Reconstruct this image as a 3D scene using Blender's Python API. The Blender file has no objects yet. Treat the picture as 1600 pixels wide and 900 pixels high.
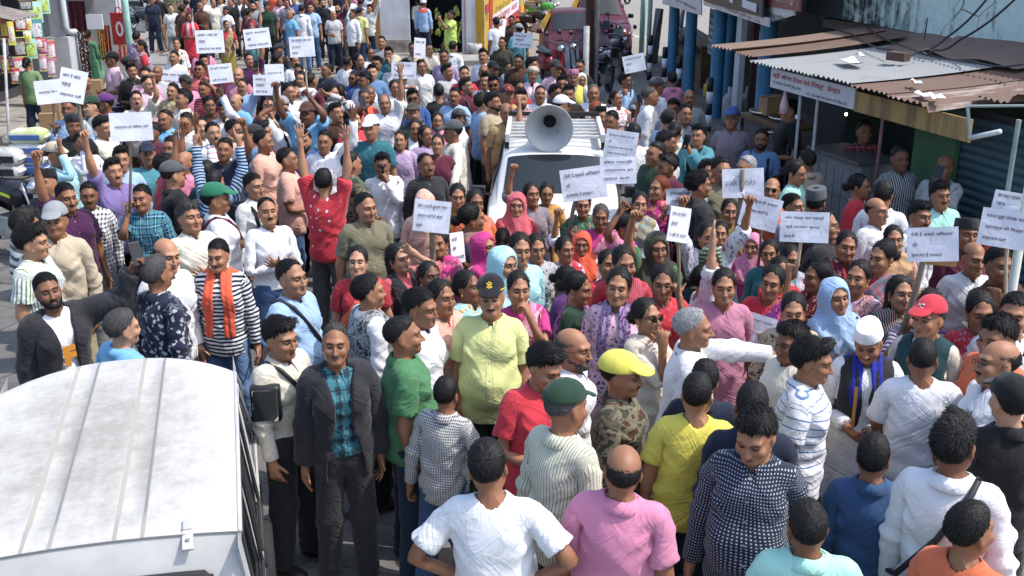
import bpy, bmesh, math, random
import numpy as np
from mathutils import Vector, Matrix, Quaternion, Euler
random.seed(7); rng = np.random.default_rng(7)
R = math.radians
scene = bpy.context.scene
COL = scene.collection
# ---------------- camera, sky, sun, exposure ----------------
CAM_H, PITCH, FPX = 3.79, R(19.3), 1650.0          # camera height, downward pitch, focal length in 1600-wide pixels
cam_d = bpy.data.cameras.new('camera'); cam = bpy.data.objects.new('camera', cam_d); COL.objects.link(cam)
cam.location = (0, 0, CAM_H); cam.rotation_euler = (math.pi/2-PITCH, 0, 0)
cam_d.sensor_width = 36; cam_d.lens = 36*FPX/1600; cam_d.clip_start = .1; cam_d.clip_end = 2000
scene.camera = cam
SUN_EL, SUN_AZ = R(58), R(100)                      # azimuth clockwise from +Y (away from the camera): the sun stands to the right
world = bpy.data.worlds.new('World'); scene.world = world; world.use_nodes = True
wn = world.node_tree.nodes; wl = world.node_tree.links
sky = wn.new('ShaderNodeTexSky'); sky.sky_type = 'NISHITA'; sky.sun_disc = False
sky.sun_elevation = SUN_EL; sky.sun_rotation = SUN_AZ; sky.dust_density = 2.0
wn['Background'].inputs['Strength'].default_value = .15
wl.new(sky.outputs[0], wn['Background'].inputs[0])
sd = bpy.data.lights.new('sun', 'SUN'); sun = bpy.data.objects.new('sun', sd); COL.objects.link(sun)
sd.energy = 2.0; sd.angle = R(.6); sd.color = (1, .955, .89)
sun_dir = Vector((math.sin(SUN_AZ)*math.cos(SUN_EL), math.cos(SUN_AZ)*math.cos(SUN_EL), math.sin(SUN_EL)))
sun.rotation_euler = sun_dir.to_track_quat('Z', 'Y').to_euler(); sun.location = (20, -5, 40)
vs = scene.view_settings; vs.view_transform = 'Standard'; vs.look = 'None'; vs.gamma = 1; vs.use_curve_mapping = False
vs.exposure = 1.22

def ray(px, py):
    """direction through a point of the photograph, for laying the place out"""
    u, v = (px-800)/FPX, (py-450)/FPX
    c, s = math.cos(PITCH), math.sin(PITCH)
    return Vector((u, c-v*s, -s-v*c))
def atz(px, py, z):
    d = ray(px, py); t = (z-CAM_H)/d.z
    return Vector((d.x*t, d.y*t, z))
def aty(px, py, y):
    d = ray(px, py); t = y/d.y
    return Vector((d.x*t, y, CAM_H+d.z*t))

# ---------------- naming and linking helpers ----------------
def tag(o, label=None, cat=None, group=None, kind=None):
    if label: o['label'] = label
    if cat: o['category'] = cat
    if group: o['group'] = group
    if kind: o['kind'] = kind
    return o
def empty(name, loc=(0, 0, 0), rz=0):
    o = bpy.data.objects.new(name, None); o.empty_display_size = .2; COL.objects.link(o)
    o.location = loc; o.rotation_euler = (0, 0, rz); return o
def link(name, me, parent=None, mat=None):
    o = bpy.data.objects.new(name, me); COL.objects.link(o)
    if parent: o.parent = parent
    if mat is not None:
        if me.materials: me.materials[0] = mat
        else: me.materials.append(mat)
    return o
class MB:
    """collects boxes, tubes, lathes and sheets and links them as one mesh object"""
    def __init__(s): s.v = []; s.f = []
    def add(s, vs, fs):
        n = len(s.v); s.v += [tuple(v) for v in vs]; s.f += [tuple(i+n for i in f) for f in fs]; return s
    def box(s, c, d, rz=0, M=None):
        c = Vector(c); q = Matrix.Rotation(rz, 3, 'Z') if M is None else M
        vs = [c+q@Vector((x*d[0]/2, y*d[1]/2, z*d[2]/2)) for x in (-1, 1) for y in (-1, 1) for z in (-1, 1)]
        return s.add(vs, [(0, 1, 3, 2), (4, 6, 7, 5), (0, 4, 5, 1), (2, 3, 7, 6), (0, 2, 6, 4), (1, 5, 7, 3)])
    def tube(s, pts, r, n=8, caps=True):
        pts = [Vector(p) for p in pts]; rs = r if isinstance(r, (list, tuple)) else [r]*len(pts)
        rings = []; up = Vector((0, 0, 1)); pu = None
        for i, p in enumerate(pts):
            t = (pts[min(i+1, len(pts)-1)]-pts[max(i-1, 0)]).normalized()
            u = t.orthogonal().normalized() if pu is None else (pu-t*pu.dot(t)).normalized()
            pu = u; w = t.cross(u)
            rings.append([p+(u*math.cos(a)+w*math.sin(a))*rs[i] for a in [2*math.pi*k/n for k in range(n)]])
        vs = [v for r_ in rings for v in r_]; fs = []
        for i in range(len(pts)-1):
            for k in range(n): fs.append((i*n+k, i*n+(k+1) % n, (i+1)*n+(k+1) % n, (i+1)*n+k))
        if caps: fs.append(tuple(range(n))[::-1]); fs.append(tuple((len(pts)-1)*n+k for k in range(n)))
        return s.add(vs, fs)
    def lathe(s, prof, n=24, M=None, c=(0, 0, 0)):
        M = M or Matrix.Identity(3); c = Vector(c)
        vs = [c+M@Vector((r*math.cos(2*math.pi*k/n), r*math.sin(2*math.pi*k/n), z)) for r, z in prof for k in range(n)]
        fs = [(i*n+k, i*n+(k+1) % n, (i+1)*n+(k+1) % n, (i+1)*n+k) for i in range(len(prof)-1) for k in range(n)]
        return s.add(vs, fs)
    def sheet(s, fn, nu, nv):
        vs = [fn(i/nu, j/nv) for j in range(nv+1) for i in range(nu+1)]
        fs = [(j*(nu+1)+i, j*(nu+1)+i+1, (j+1)*(nu+1)+i+1, (j+1)*(nu+1)+i) for j in range(nv) for i in range(nu)]
        return s.add(vs, fs)
    def mesh(s, name, smooth=False, bevel=0):
        me = bpy.data.meshes.new(name); me.from_pydata(s.v, [], s.f); me.update()
        bm = bmesh.new(); bm.from_mesh(me)
        bmesh.ops.recalc_face_normals(bm, faces=bm.faces)
        if bevel: bmesh.ops.bevel(bm, geom=[e for e in bm.edges if len(e.link_faces) == 2 and e.calc_face_angle(0) > .6], offset=bevel, segments=2, affect='EDGES', profile=.7)
        bm.to_mesh(me); bm.free()
        if smooth: me.polygons.foreach_set('use_smooth', [True]*len(me.polygons))
        return me
    def build(s, name, mat, parent=None, smooth=False, bevel=0):
        return link(name, s.mesh(name, smooth, bevel), parent, mat)

# ---------------- materials ----------------
class NT:
    def __init__(s, name):
        s.m = bpy.data.materials.new(name); s.m.use_nodes = True; s.t = s.m.node_tree; s.b = s.t.nodes['Principled BSDF']
    def n(s, kind, **kw):
        nd = s.t.nodes.new('ShaderNode'+kind)
        for k, v in kw.items():
            if k.startswith('i_'):
                k = k[2:]; k = int(k) if k.isdigit() else k
                if hasattr(v, 'is_output'): s.t.links.new(v, nd.inputs[k])
                else: nd.inputs[k].default_value = v
            else: setattr(nd, k, v)
        return nd
    def l(s, a, b): s.t.links.new(a, b)
    def math(s, op, a, b=0, c=None):
        nd = s.n('Math', operation=op, i_0=a, i_1=b)
        if c is not None: nd.inputs[2].default_value = c
        return nd.outputs[0]
    def mix(s, f, a, b, bt='MIX'):
        nd = s.n('Mix', data_type='RGBA', blend_type=bt)
        for i, v in ((0, f), (6, a), (7, b)):
            if hasattr(v, 'is_output'): s.l(v, nd.inputs[i])
            else: nd.inputs[i].default_value = v if i == 0 or len(v) == 4 else (*v, 1)
        return nd.outputs[2]
    def ramp(s, f, stops):
        nd = s.n('ValToRGB'); s.l(f, nd.inputs[0]); e = nd.color_ramp.elements
        while len(e) < len(stops): e.new(.5)
        for k, (p, c) in enumerate(stops): e[k].position = p; e[k].color = (*c, 1) if len(c) == 3 else c
        return nd.outputs[0]
    def noise(s, vec, scale, detail=4, rough=.55, dist=0):
        nd = s.n('TexNoise', i_Scale=scale, i_Detail=detail, i_Roughness=rough, i_Distortion=dist)
        if vec is not None: s.l(vec, nd.inputs['Vector'])
        return nd.outputs[0]
    def bump(s, h, strength, dist=.01):
        nd = s.n('Bump', i_Strength=strength, i_Distance=dist, i_Height=h); s.l(nd.outputs[0], s.b.inputs['Normal'])
    def set(s, color=None, rough=None, metal=None, spec=None, sheen=None, **kw):
        I = s.b.inputs
        for k, v in (('Base Color', color), ('Roughness', rough), ('Metallic', metal), ('Specular IOR Level', spec), ('Sheen Weight', sheen)):
            if v is None: continue
            if hasattr(v, 'is_output'): s.l(v, I[k])
            elif k == 'Base Color': I[k].default_value = (*v, 1) if len(v) == 3 else v
            else: I[k].default_value = v
        for k, v in kw.items(): I[k.replace('_', ' ')].default_value = v
        return s.m
_mc = {}
def weathered(name, color, rough=.7, var=.25, scale=6, bump=.15, metal=0, dark=None, spec=.4):
    """painted or bare surface with uneven tone, dirt blotches and a fine relief"""
    k = ('w', name, color, rough, var, scale, metal)
    if k in _mc: return _mc[k]
    t = NT(name); g = t.n('TexCoord').outputs['Object']
    a = t.noise(g, scale, 6, .6); b = t.noise(g, scale*9, 3)
    d = dark or tuple(c*(1-var*1.6) for c in color)
    c1 = t.mix(t.ramp(a, [(.35, (0, 0, 0)), (.68, (1, 1, 1))]), d, color)
    c2 = t.mix(t.math('MULTIPLY', b, var*.5), c1, tuple(c*.6 for c in color))
    t.bump(b, bump, .004)
    rr = t.math('MULTIPLY_ADD', a, .25, rough-.12)
    _mc[k] = t.set(c2, rr, metal, spec); return _mc[k]
def plain(name, color, rough=.6, metal=0, spec=.4, **kw):
    k = ('p', name, color, rough, metal)
    if k not in _mc: _mc[k] = NT(name).set(color, rough, metal, spec, **kw)
    return _mc[k]
# ================= PEOPLE: one rest-pose body and wardrobe made from distance fields, posed by skin weights =================
# rest pose: person 1.70 m tall faces -Y, own left is +X, arms 35 degrees below level
A35 = R(35); ADIR = np.array([math.cos(A35), 0, -math.sin(A35)])
SH = np.array([.162, .012, 1.398]); EL = SH+.285*ADIR; WR = EL+.25*ADIR; KN = WR+.09*ADIR
HIP = np.array([.09, 0, .91]); KNEE = np.array([.10, -.01, .49]); ANK = np.array([.105, .025, .085]); TOE = np.array([.12, -.13, .035])
FDIR = []                                           # finger: base, two segment tips, radius
for k, (yy, ln, sp) in enumerate(((-.034, .074, -.16), (-.0115, .083, -.04), (.0115, .077, .07), (.033, .062, .2))):
    d = ADIR*math.cos(sp)+np.array([0, math.sin(sp), 0]); b = KN+np.array([0, yy, 0])-ADIR*.004
    FDIR.append((b, b+d*ln*.5, b+d*ln, .0092-.0006*(k == 3)))
tb = WR+ADIR*.025+np.array([0, -.03, 0]); td = ADIR*.62+np.array([0, -.75, 0])+np.array([-.0, 0, -.12]); td /= np.linalg.norm(td)
FDIR.append((tb, tb+td*.042, tb+td*.075, .0105))

class Field:
    def __init__(s, lo, hi, step, zsteps=None, xsteps=None):
        def ax(a, b, st):
            if isinstance(st, (list, tuple)):
                out = []; c = a
                for (lim, h) in st:
                    n = max(1, int(round((lim-c)/h))); out += list(np.linspace(c, lim, n, endpoint=False)); c = lim
                return np.array(out+[c])
            return np.linspace(a, b, int(round((b-a)/st))+1)
        s.sym = lo[0] is None
        s.x = ax(.5*(xsteps[0][1] if xsteps else step), hi[0], xsteps or step) if s.sym else ax(lo[0], hi[0], step)
        s.y = ax(lo[1], hi[1], step); s.z = ax(lo[2], hi[2], zsteps or step)
        s.f = np.full((len(s.x), len(s.y), len(s.z)), .2, np.float32)
    def win(s, lo, hi):
        ix = slice(*np.searchsorted(s.x, (lo[0], hi[0]))); iy = slice(*np.searchsorted(s.y, (lo[1], hi[1]))); iz = slice(*np.searchsorted(s.z, (lo[2], hi[2])))
        X, Y, Z = np.meshgrid(s.x[ix], s.y[iy], s.z[iz], indexing='ij', sparse=True)
        return (ix, iy, iz), X, Y, Z
    def comb(s, w, d, k, op):
        a = s.f[w]
        if a.size == 0: return
        if op == 'u':
            if k > 0:
                h = np.clip(.5+.5*(a-d)/k, 0, 1); s.f[w] = a+(d-a)*h-k*h*(1-h)
            else: s.f[w] = np.minimum(a, d)
        elif op == 'd':
            if k > 0:
                h = np.clip(.5-.5*(a+d)/k, 0, 1); s.f[w] = a+(-d-a)*h+k*h*(1-h)
            else: s.f[w] = np.maximum(a, -d)
        else: s.f[w] = np.maximum(a, d)
    def cap(s, a, b, ra, rb, k=.02, sc=(1, 1, 1), op='u', m=.07, cut=None, cut0=None):
        a = np.array(a, float); b = np.array(b, float); r = max(ra, rb)
        sc = np.array(sc, float); mm = (r+m)*np.maximum(sc, .6)
        w, X, Y, Z = s.win(np.minimum(a, b)-mm, np.maximum(a, b)+mm)
        ab = (b-a)/sc; L = max(float(ab@ab), 1e-9)
        px, py, pz = (X-a[0])/sc[0], (Y-a[1])/sc[1], (Z-a[2])/sc[2]
        t = np.clip((px*ab[0]+py*ab[1]+pz*ab[2])/L, 0, 1)
        d = (np.sqrt((px-t*ab[0])**2+(py-t*ab[1])**2+(pz-t*ab[2])**2)-(ra+(rb-ra)*t))*float(min(sc.min(), 1))
        if cut is not None:
            p, n = cut; d = np.maximum(d, (X-p[0])*n[0]+(Y-p[1])*n[1]+(Z-p[2])*n[2])
        s.comb(w, d.astype(np.float32), k, op); return s
    def ell(s, c, r, k=.02, op='u', m=.07, fn=None):
        c = np.array(c, float); r = np.array(r, float)
        w, X, Y, Z = s.win(c-r-m, c+r+m)
        px, py, pz = X-c[0], Y-c[1], Z-c[2]
        k0 = np.sqrt((px/r[0])**2+(py/r[1])**2+(pz/r[2])**2); k1 = np.sqrt((px/r[0]**2)**2+(py/r[1]**2)**2+(pz/r[2]**2)**2)+1e-6
        d = k0*(k0-1)/k1
        if fn is not None: d = np.maximum(d, fn(X, Y, Z))
        s.comb(w, d.astype(np.float32), k, op); return s
    def fun(s, fn, op='i', k=0, lo=(-9, -9, -9), hi=(9, 9, 9)):
        w, X, Y, Z = s.win(lo, hi); d = np.broadcast_to(fn(X, Y, Z), s.f[w].shape).astype(np.float32)
        if op == '+': s.f[w] += d
        else: s.comb(w, d, k, op)
        return s
    def desym(s):
        if s.sym: s.f = np.concatenate([s.f[::-1], s.f], 0); s.x = np.concatenate([-s.x[::-1], s.x]); s.sym = False
        return s
    def nets(s):
        f, x = s.f, s.x
        if s.sym: f = np.concatenate([f[::-1], f], 0); x = np.concatenate([-x[::-1], x])
        f = np.pad(f, 1, constant_values=.2)
        ex = lambda a: np.concatenate([[2*a[0]-a[1]], a, [2*a[-1]-a[-2]]])
        ax = [ex(x), ex(s.y), ex(s.z)]
        neg = f < 0; nx, ny, nz = f.shape
        cnt = np.zeros((nx-1, ny-1, nz-1), np.int8)
        for i in (0, 1):
            for j in (0, 1):
                for k in (0, 1): cnt += neg[i:nx-1+i, j:ny-1+j, k:nz-1+k]
        act = np.argwhere((cnt > 0) & (cnt < 8)); idx = np.full(cnt.shape, -1, np.int32); idx[tuple(act.T)] = np.arange(len(act))
        acc = np.zeros((len(act), 3)); n = np.zeros(len(act))
        C = [(i, j, k) for i in (0, 1) for j in (0, 1) for k in (0, 1)]
        for a in C:
            for d in range(3):
                if a[d]: continue
                b = list(a); b[d] = 1
                ia = act+a; ib = act+b
                fa = f[tuple(ia.T)]; fb = f[tuple(ib.T)]; m = (fa < 0) != (fb < 0)
                t = np.where(m, fa/np.where(m, fa-fb, 1), 0)
                for c in range(3):
                    pa = ax[c][ia[:, c]]; pb = ax[c][ib[:, c]]
                    acc[:, c] += np.where(m, pa+(pb-pa)*t, 0)
                n += m
        V = acc/n[:, None]; F = []
        for d in range(3):
            o = [1, 1, 1]; o[d] = 0
            e, g = [(1, 2), (2, 0), (0, 1)][d]
            A = neg[:-1, :-1, :-1] if d == 9 else None
            sl0 = [slice(1, -1)]*3; sl0[d] = slice(0, -1); sl1 = [slice(1, -1)]*3; sl1[d] = slice(1, None)
            n0, n1 = neg[tuple(sl0)], neg[tuple(sl1)]
            ed = np.argwhere(n0 != n1); fl = n0[tuple(ed.T)]
            p = ed.copy(); p += [1 if c != d else 0 for c in range(3)]
            q = []
            for (de, dg) in ((-1, -1), (0, -1), (0, 0), (-1, 0)):
                r_ = p.copy(); r_[:, e] += de; r_[:, g] += dg; q.append(idx[tuple(r_.T)])
            q = np.stack(q, 1); q[~fl] = q[~fl][:, ::-1]; F.append(q)
        return V, np.concatenate(F)

def smoothstep(a, b, x): t = np.clip((x-a)/(b-a), 0, 1); return t*t*(3-2*t)
def wob(X, Y, Z, s=1., p=0.):
    """cheap smooth pseudo-noise in -1..1"""
    return (np.sin(s*(9.1*X+4.3*Z)+1.3+p+1.5*np.sin(s*(6.1*Y-3.7*Z)+p))*.5+np.sin(s*(7.7*Y-8.9*Z)+2.1*p+1.2*np.sin(s*8.3*X))*.3+np.sin(s*(15.1*X+13.3*Y+17.9*Z)+p)*.2)

def torso(F, g=0., k=.05):
    F.ell((0, .008, 1.27), (.158+g, .112+g, .175+g), k).cap((0, .015, 1.392), (.134, .015, 1.392), .056+g*.8, .050+g*.7, k)
    F.ell((0, 0, 1.08), (.143+g, .108+g, .17+g), k).ell((0, .008, .935), (.158+g, .118+g, .135+g), k)
    F.cap((0, .02, 1.452), (.115, .015, 1.398), .048+g*.5, .038+g*.5, k)
    F.ell((.075, -.07, 1.285), (.075+g, .05+g, .07+g), .04)
    return F
def arm(F, g=0., end=1., g2=None, k=.03):
    """sleeve or arm up to the fraction end of shoulder to wrist"""
    g2 = g if g2 is None else g2
    L = .535; e = SH+ADIR*L*end; cut = (e, ADIR) if end < 1 else None
    F.cap(SH-ADIR*.01, SH+ADIR*min(end, .53)*L, .053+g*.6, .047+g2, k, cut=cut)
    if end > .53:
        F.cap(EL, SH+ADIR*L*end, .044+g2, .044+g2-(.016 if g2 < .008 else .008)*(end-.5)*2, k, cut=cut if end < 1 else (WR, ADIR))
        if g2 < .005: F.cap(EL+ADIR*.03, EL+ADIR*.09, .047+g2, .044+g2, .02)
    return F
def leg(F, g=0., k=.04, z0=None):
    F.cap(HIP, KNEE, .088+g, .06+g*1.2, k).cap(KNEE, ANK, .057+g*1.2, .041+g*1.3, k).cap((.103, .02, .38), (.104, .025, .3), .058+g, .052+g, k)
    return F

def f_body():
    F = Field((None, -.21, -.02), (.84, .17, 1.74), .0062, zsteps=[(.14, .010), (.80, .016), (1.1, .0058), (1.42, .009), (1.46, .006), (1.735, .0042)],
              xsteps=[(.095, .0044), (.5, .011), (.84, .0056)])
    torso(F, -.012); arm(F, -.006); leg(F, -.01)
    F.cap((.104, .035, .05), TOE, .042, .034, .03, (1, 1, .9)).cap((.104, .04, .04), (.104, .03, .07), .04, .04, .02)
    F.fun(lambda X, Y, Z: -Z+.004)
    F.cap(WR-ADIR*.02, WR+ADIR*.03, .026, .027, .02, (1, 1.2, .9)).cap(WR+ADIR*.03+[0, -.012, 0], KN+[0, -.018, 0], .023, .018, .015)
    F.cap(WR+ADIR*.03+[0, .012, 0], KN+[0, .018, 0], .021, .016, .015)
    for (b, m, e, r) in FDIR: F.cap(b-(m-b)*.3, m, r*1.12, r, .005, m=.02).cap(m, e, r, r*.86, .003, m=.02)
    # neck and head
    F.cap((0, .024, 1.41), (0, .012, 1.56), .051, .049, .03)
    F.ell((0, .016, 1.617), (.0755, .096, .089), .02).ell((0, -.022, 1.556), (.060, .070, .088), .03)
    F.cap((.045, .0, 1.535), (.016, -.067, 1.502), .026, .023, .025)
    F.cap((0, -.072, 1.497), (.008, -.072, 1.499), .019, .018, .015)
    F.ell((.040, -.062, 1.557), (.027, .026, .026), .02)
    F.cap((0, -.085, 1.612), (.042, -.070, 1.613), .012, .013, .018)
    F.ell((.031, -.096, 1.589), (.021, .017, .0125), .012, 'd')
    F.ell((.031, -.0735, 1.588), (.0145, .0145, .0125), .002)
    F.cap((0, -.088, 1.592), (0, -.1085, 1.552), .0075, .0115, .008, m=.03).ell((.011, -.097, 1.5505), (.0085, .0115, .0075), .006)
    F.ell((.006, -.107, 1.5425), (.0035, .004, .004), .002, 'd')
    F.cap((0, -.0905, 1.5275), (.019, -.0815, 1.5245), .0062, .0038, .005, m=.02).cap((0, -.0895, 1.5165), (.017, -.081, 1.5195), .0068, .0042, .005, m=.02)
    F.cap((0, -.0985, 1.5222), (.016, -.091, 1.522), .0030, .002, .003, op='d', m=.02)
    F.ell((.079, .016, 1.577), (.009, .020, .032), .006).ell((.088, .011, 1.58), (.007, .011, .018), .004, 'd').ell((.076, .006, 1.553), (.008, .010, .011), .005)
    return F
def hem(F, z, amp=.006): return F.fun(lambda X, Y, Z: z+amp*np.sin(9*X+5*Y)+.0*Z-Z)
def neckhole(F, r=.064, vee=.0):
    F.cap((0, .02, 1.36), (0, .004, 1.62), r, r+.012, .004, op='d')
    if vee: F.cap((0, -.16, 1.395-vee), (0, -.085, 1.47), .012, .045, .004, op='d')
def collar(F, g=0.):
    def fn(X, Y, Z):
        r = np.sqrt((X/.98)**2+(Y-.014)**2); zz = Z+.22*Y                   # tilted band round the neck
        rr = .069+g+.10*(1.46-zz)
        d = np.maximum(np.abs(r-rr)-.0078, np.abs(zz-1.446)-.027)
        gap = .012+.35*np.maximum(1.462-zz, 0)
        return np.maximum(d, np.where(Y < 0, gap-np.abs(X), -1))
    F.fun(fn, 'u', .002, (-.2, -.2, 1.36), (.2, .2, 1.56))
    # lapel points
    [F.cap((q*.03, -.078, 1.446), (q*.058, -.112, 1.398), .010, .007, .006, (1, 1, 1), m=.03) for q in ((1,) if F.sym else (1, -1))]
def folds(F, amp=.005, arms=True, seed=0.):
    F.desym()
    def fn(X, Y, Z):
        a = np.exp(-((Z-1.04)/.14)**2)*np.sin(44*Z+17*X+5*np.sin(8*X+6*Y+seed)+9*Y+seed)*.6+np.exp(-((Z-1.15)/.16)**2)*np.sin(30*X-26*Z+3*np.sin(14*Z+seed)+seed)*.45
        b = wob(X, Y, Z, 2.1, seed)*.8
        u = (np.abs(X)-SH[0])*ADIR[0]+(Z-SH[2])*ADIR[2]
        m = smoothstep(.19, .26, np.abs(X))
        c = np.sin(75*u+26*Y+3*np.sin(20*Y+seed))*np.exp(-((u-.27)/.11)**2)*.6+np.sin(60*u+30*Y)*np.exp(-((u-.06)/.05)**2)*.5
        e = np.exp(-((np.abs(X)-.15)/.05)**2-((Z-1.27)/.09)**2)*np.sin(70*(Z-.8*np.abs(X))+10*Y)*.8
        return amp*((a+b+e)*(1-m)+(c+.4*b)*m)
    return F.fun(fn, '+')
TG = dict(lo=(None, -.27, .2), hi=(.68, .25, 1.53))
def f_shirt(sleeve=.36, hemz=.83, tuck=False, polo=True, belly=.0, g=.016, loose=.02, fold=.0105, seed=0.):
    F = Field((None, -.3, hemz-.05), (.68, .27, 1.53), .0076)
    torso(F, g-.003)
    if sleeve: arm(F, g-.005, sleeve, g+.014 if sleeve < .6 else g-.006)
    if not tuck:
        F.cap((0, .0, 1.28), (0, .0, hemz-.05), .155+loose*.3, .150+loose, .05, (1.12, .83, 1))
    if belly: F.ell((0, -.05-belly*.4, 1.07), (.165+belly*.3, .12+belly*.6, .17), .06)
    folds(F, fold, seed=seed); hem(F, hemz)
    if sleeve: arm_end_clip(F, sleeve)
    neckhole(F, .064, .05 if polo else 0)
    return F
def arm_end_clip(F, sleeve):
    e = SH+ADIR*.535*sleeve
    F.fun(lambda X, Y, Z: np.where(np.abs(X) > .25, (np.abs(X)-e[0])*ADIR[0]+(Z-e[2])*ADIR[2], -1))
def f_vest(open_=True, sleeve=0., g=.034, hemz=.84, w=.05):
    F = Field((None, -.3, hemz-.05), (.68, .27, 1.55), .0085)
    torso(F, g); F.cap((0, .0, 1.28), (0, .0, hemz-.05), .168, .172, .05, (1.12, .85, 1))
    if sleeve: arm(F, g+.006, sleeve, g+.004)
    folds(F, .006, seed=2.); hem(F, hemz)
    if not sleeve:
        F.fun(lambda X, Y, Z: np.where(Z > 1.2, np.abs(X)-.175+.1*(Z-1.3)*(Z > 1.3), -1))
    else: arm_end_clip(F, sleeve)
    neckhole(F, .066, .03)
    if open_: F.fun(lambda X, Y, Z: np.where(Y < -.02, w+.10*(1.2-Z)*.3+.03*np.sin(9*Z)-np.abs(X)+.2*np.maximum(Z-1.4, 0), -1))
    return F
def f_trousers():
    F = Field((None, -.2, .0), (.32, .2, 1.06), .0115, zsteps=[(1.06, .014)])
    F.ell((0, .008, .935), (.170, .13, .14), .05).ell((0, 0, 1.03), (.152, .118, .1), .05)
    F.cap(HIP, KNEE, .100, .083, .05).cap(KNEE, (.108, .02, .04), .083, .073, .05)
    F.fun(lambda X, Y, Z: .0035*np.sin(90*Z+30*X+12*Y)*np.exp(-((Z-.12)/.1)**2)*1.8+.004*np.sin(48*Z+22*Y+9*X)*np.exp(-((Z-.5)/.12)**2)+.0045*np.sin(50*Z+60*X)*np.exp(-((Z-.85)/.07)**2)+.003*wob(X, Y, Z, 2.5), '+')
    F.fun(lambda X, Y, Z: .055-.1*np.maximum(Y, 0)-Z); F.fun(lambda X, Y, Z: Z-1.0)
    return F
def f_skirt():
    F = Field((None, -.32, .0), (.34, .32, 1.05), .0125, zsteps=[(1.05, .02)])
    def fn(X, Y, Z):
        t = np.clip((1.02-Z)/1.0, 0, 1); a = np.arctan2(X, -Y)
        rx = .155+.035*np.minimum(t*5, 1)+.045*t; ry = .125+.025*np.minimum(t*5, 1)+.055*t
        pl = .011*t*np.sin(9*a+.8*np.sin(5*Z))+.009*np.sin(21*a+3*Z)*smoothstep(0, .4, t)*(np.cos(a) > .2)
        return (np.sqrt((X/rx)**2+(Y/ry)**2)-1)*.16-pl
    F.fun(fn, 'u'); F.fun(lambda X, Y, Z: np.maximum(.03-Z, Z-1.0)); return F
def f_kurta(sleeve=.95, hemz=.52, polo=True, fold=.009):
    F = Field((None, -.3, hemz-.05), (.68, .27, 1.53), .009)
    torso(F, .016); arm(F, .016, sleeve, .02)
    F.cap((0, 0, 1.26), (0, 0, .95), .16, .185, .05, (1.12, .85, 1)).cap((0, 0, .95), (0, 0, hemz-.08), .185, .23, .05, (1.12, .88, 1))
    F.fun(lambda X, Y, Z: .008*np.sin(13*np.arctan2(X, -Y)+4*Z)*smoothstep(.95, .6, Z), '+')
    folds(F, fold, seed=1.); hem(F, hemz); arm_end_clip(F, sleeve); neckhole(F, .066, .05)
    return F
def f_pallu():
    """saree end: pleated band from the right hip over the left shoulder"""
    F = Field((-.26, -.26, .8), (.26, .24, 1.52), .0105)
    for sgn in (1, -1): pass
    G = Field((None, -.26, .8), (.26, .24, 1.52), .0085); torso(G, .030); G.cap((0, 0, 1.25), (0, 0, .8), .168, .18, .05, (1.1, .83, 1))
    if True:
        f = np.concatenate([G.f[::-1], G.f], 0); x = np.concatenate([-G.x[::-1], G.x]); F.x, F.y, F.z, F.f = x, G.y, G.z, f
    def band(X, Y, Z):
        n = (X*.80+(Z-1.245)*-.60) if False else None
        s = (Z-1.245)*.62-(X-.0)*.785
        return np.maximum(np.abs(s+.03)-.115-.10*smoothstep(1.15, .85, Z), 0*X+.82-Z)
    F.fun(lambda X, Y, Z: .006*np.sin(95*((Z-1.245)*.62-X*.785)+3*Y), '+'); F.fun(band); neckhole(F, .068); return F
def f_stole(z0=.98, x0=.085, w=.042):
    F = Field((None, -.26, z0-.05), (.22, .24, 1.53), .0095); torso(F, .034); F.cap((0, 0, 1.28), (0, 0, z0-.05), .165, .168, .05, (1.1, .86, 1))
    F.fun(lambda X, Y, Z: .005*np.sin(150*X+8*Z), '+')
    F.fun(lambda X, Y, Z: np.where(Y < .0, np.maximum(np.abs(np.abs(X)-x0+.14*np.maximum(Z-1.28, 0))-w, z0-Z), np.maximum(1.375-Z, np.abs(X)-.15)))
    neckhole(F, .062); return F
def f_dupatta():
    F = Field((None, -.27, 1.08), (.26, .24, 1.54), .0105); torso(F, .038)
    F.fun(lambda X, Y, Z: .006*np.sin(70*(Z+1.2*X*X)+2*np.sin(12*X)), '+')
    F.fun(lambda X, Y, Z: np.where(Y < .03, 1.20+2.2*X*X-Z, np.maximum(1.15-Z, .06-np.abs(X)))); neckhole(F, .070, .02); return F
def f_hood(low=1.2):
    F = Field((None, -.25, low-.05), (.3, .25, 1.76), .0092)
    F.ell((0, .024, 1.612), (.101, .122, .112), .03).cap((0, .04, 1.55), (0, .03, 1.42), .112, .13, .05)
    torso(F, .036, .05)
    F.desym(); F.fun(lambda X, Y, Z: .008*wob(X, Y, Z, 2.6)+.008*np.sin(48*X+30*Y+14*Z+2*np.sin(15*Z))*smoothstep(1.70, 1.55, Z), '+')
    F.ell((0, -.115, 1.575), (.073, .13, .095), .01, 'd').cap((0, -.14, 1.5), (0, -.2, 1.3), .05, .02, .01, op='d')
    F.fun(lambda X, Y, Z: low+.25*np.maximum(-Y, 0)+.8*X*X*2+.0*Z-Z); F.fun(lambda X, Y, Z: np.abs(X)-.235); return F
HB = dict(lo=(None, -.16, 1.2), hi=(.14, .2, 1.78))
def hairline(X, Y, Z, front=1.668, ear=1.615, nape=1.530, side=.0):
    y = Y
    h = front+(ear-front)*smoothstep(-.055, -.022, y)+(1.585-ear)*smoothstep(.0, .02, y)+(nape-1.585)*smoothstep(.02, .06, y)
    h = h+.10*np.maximum(np.abs(X)-.045, 0)*(y < -.03)*-1+.05*np.maximum(np.abs(X)-.03, 0)*smoothstep(.0, -.05, y)
    return h-Z
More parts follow.
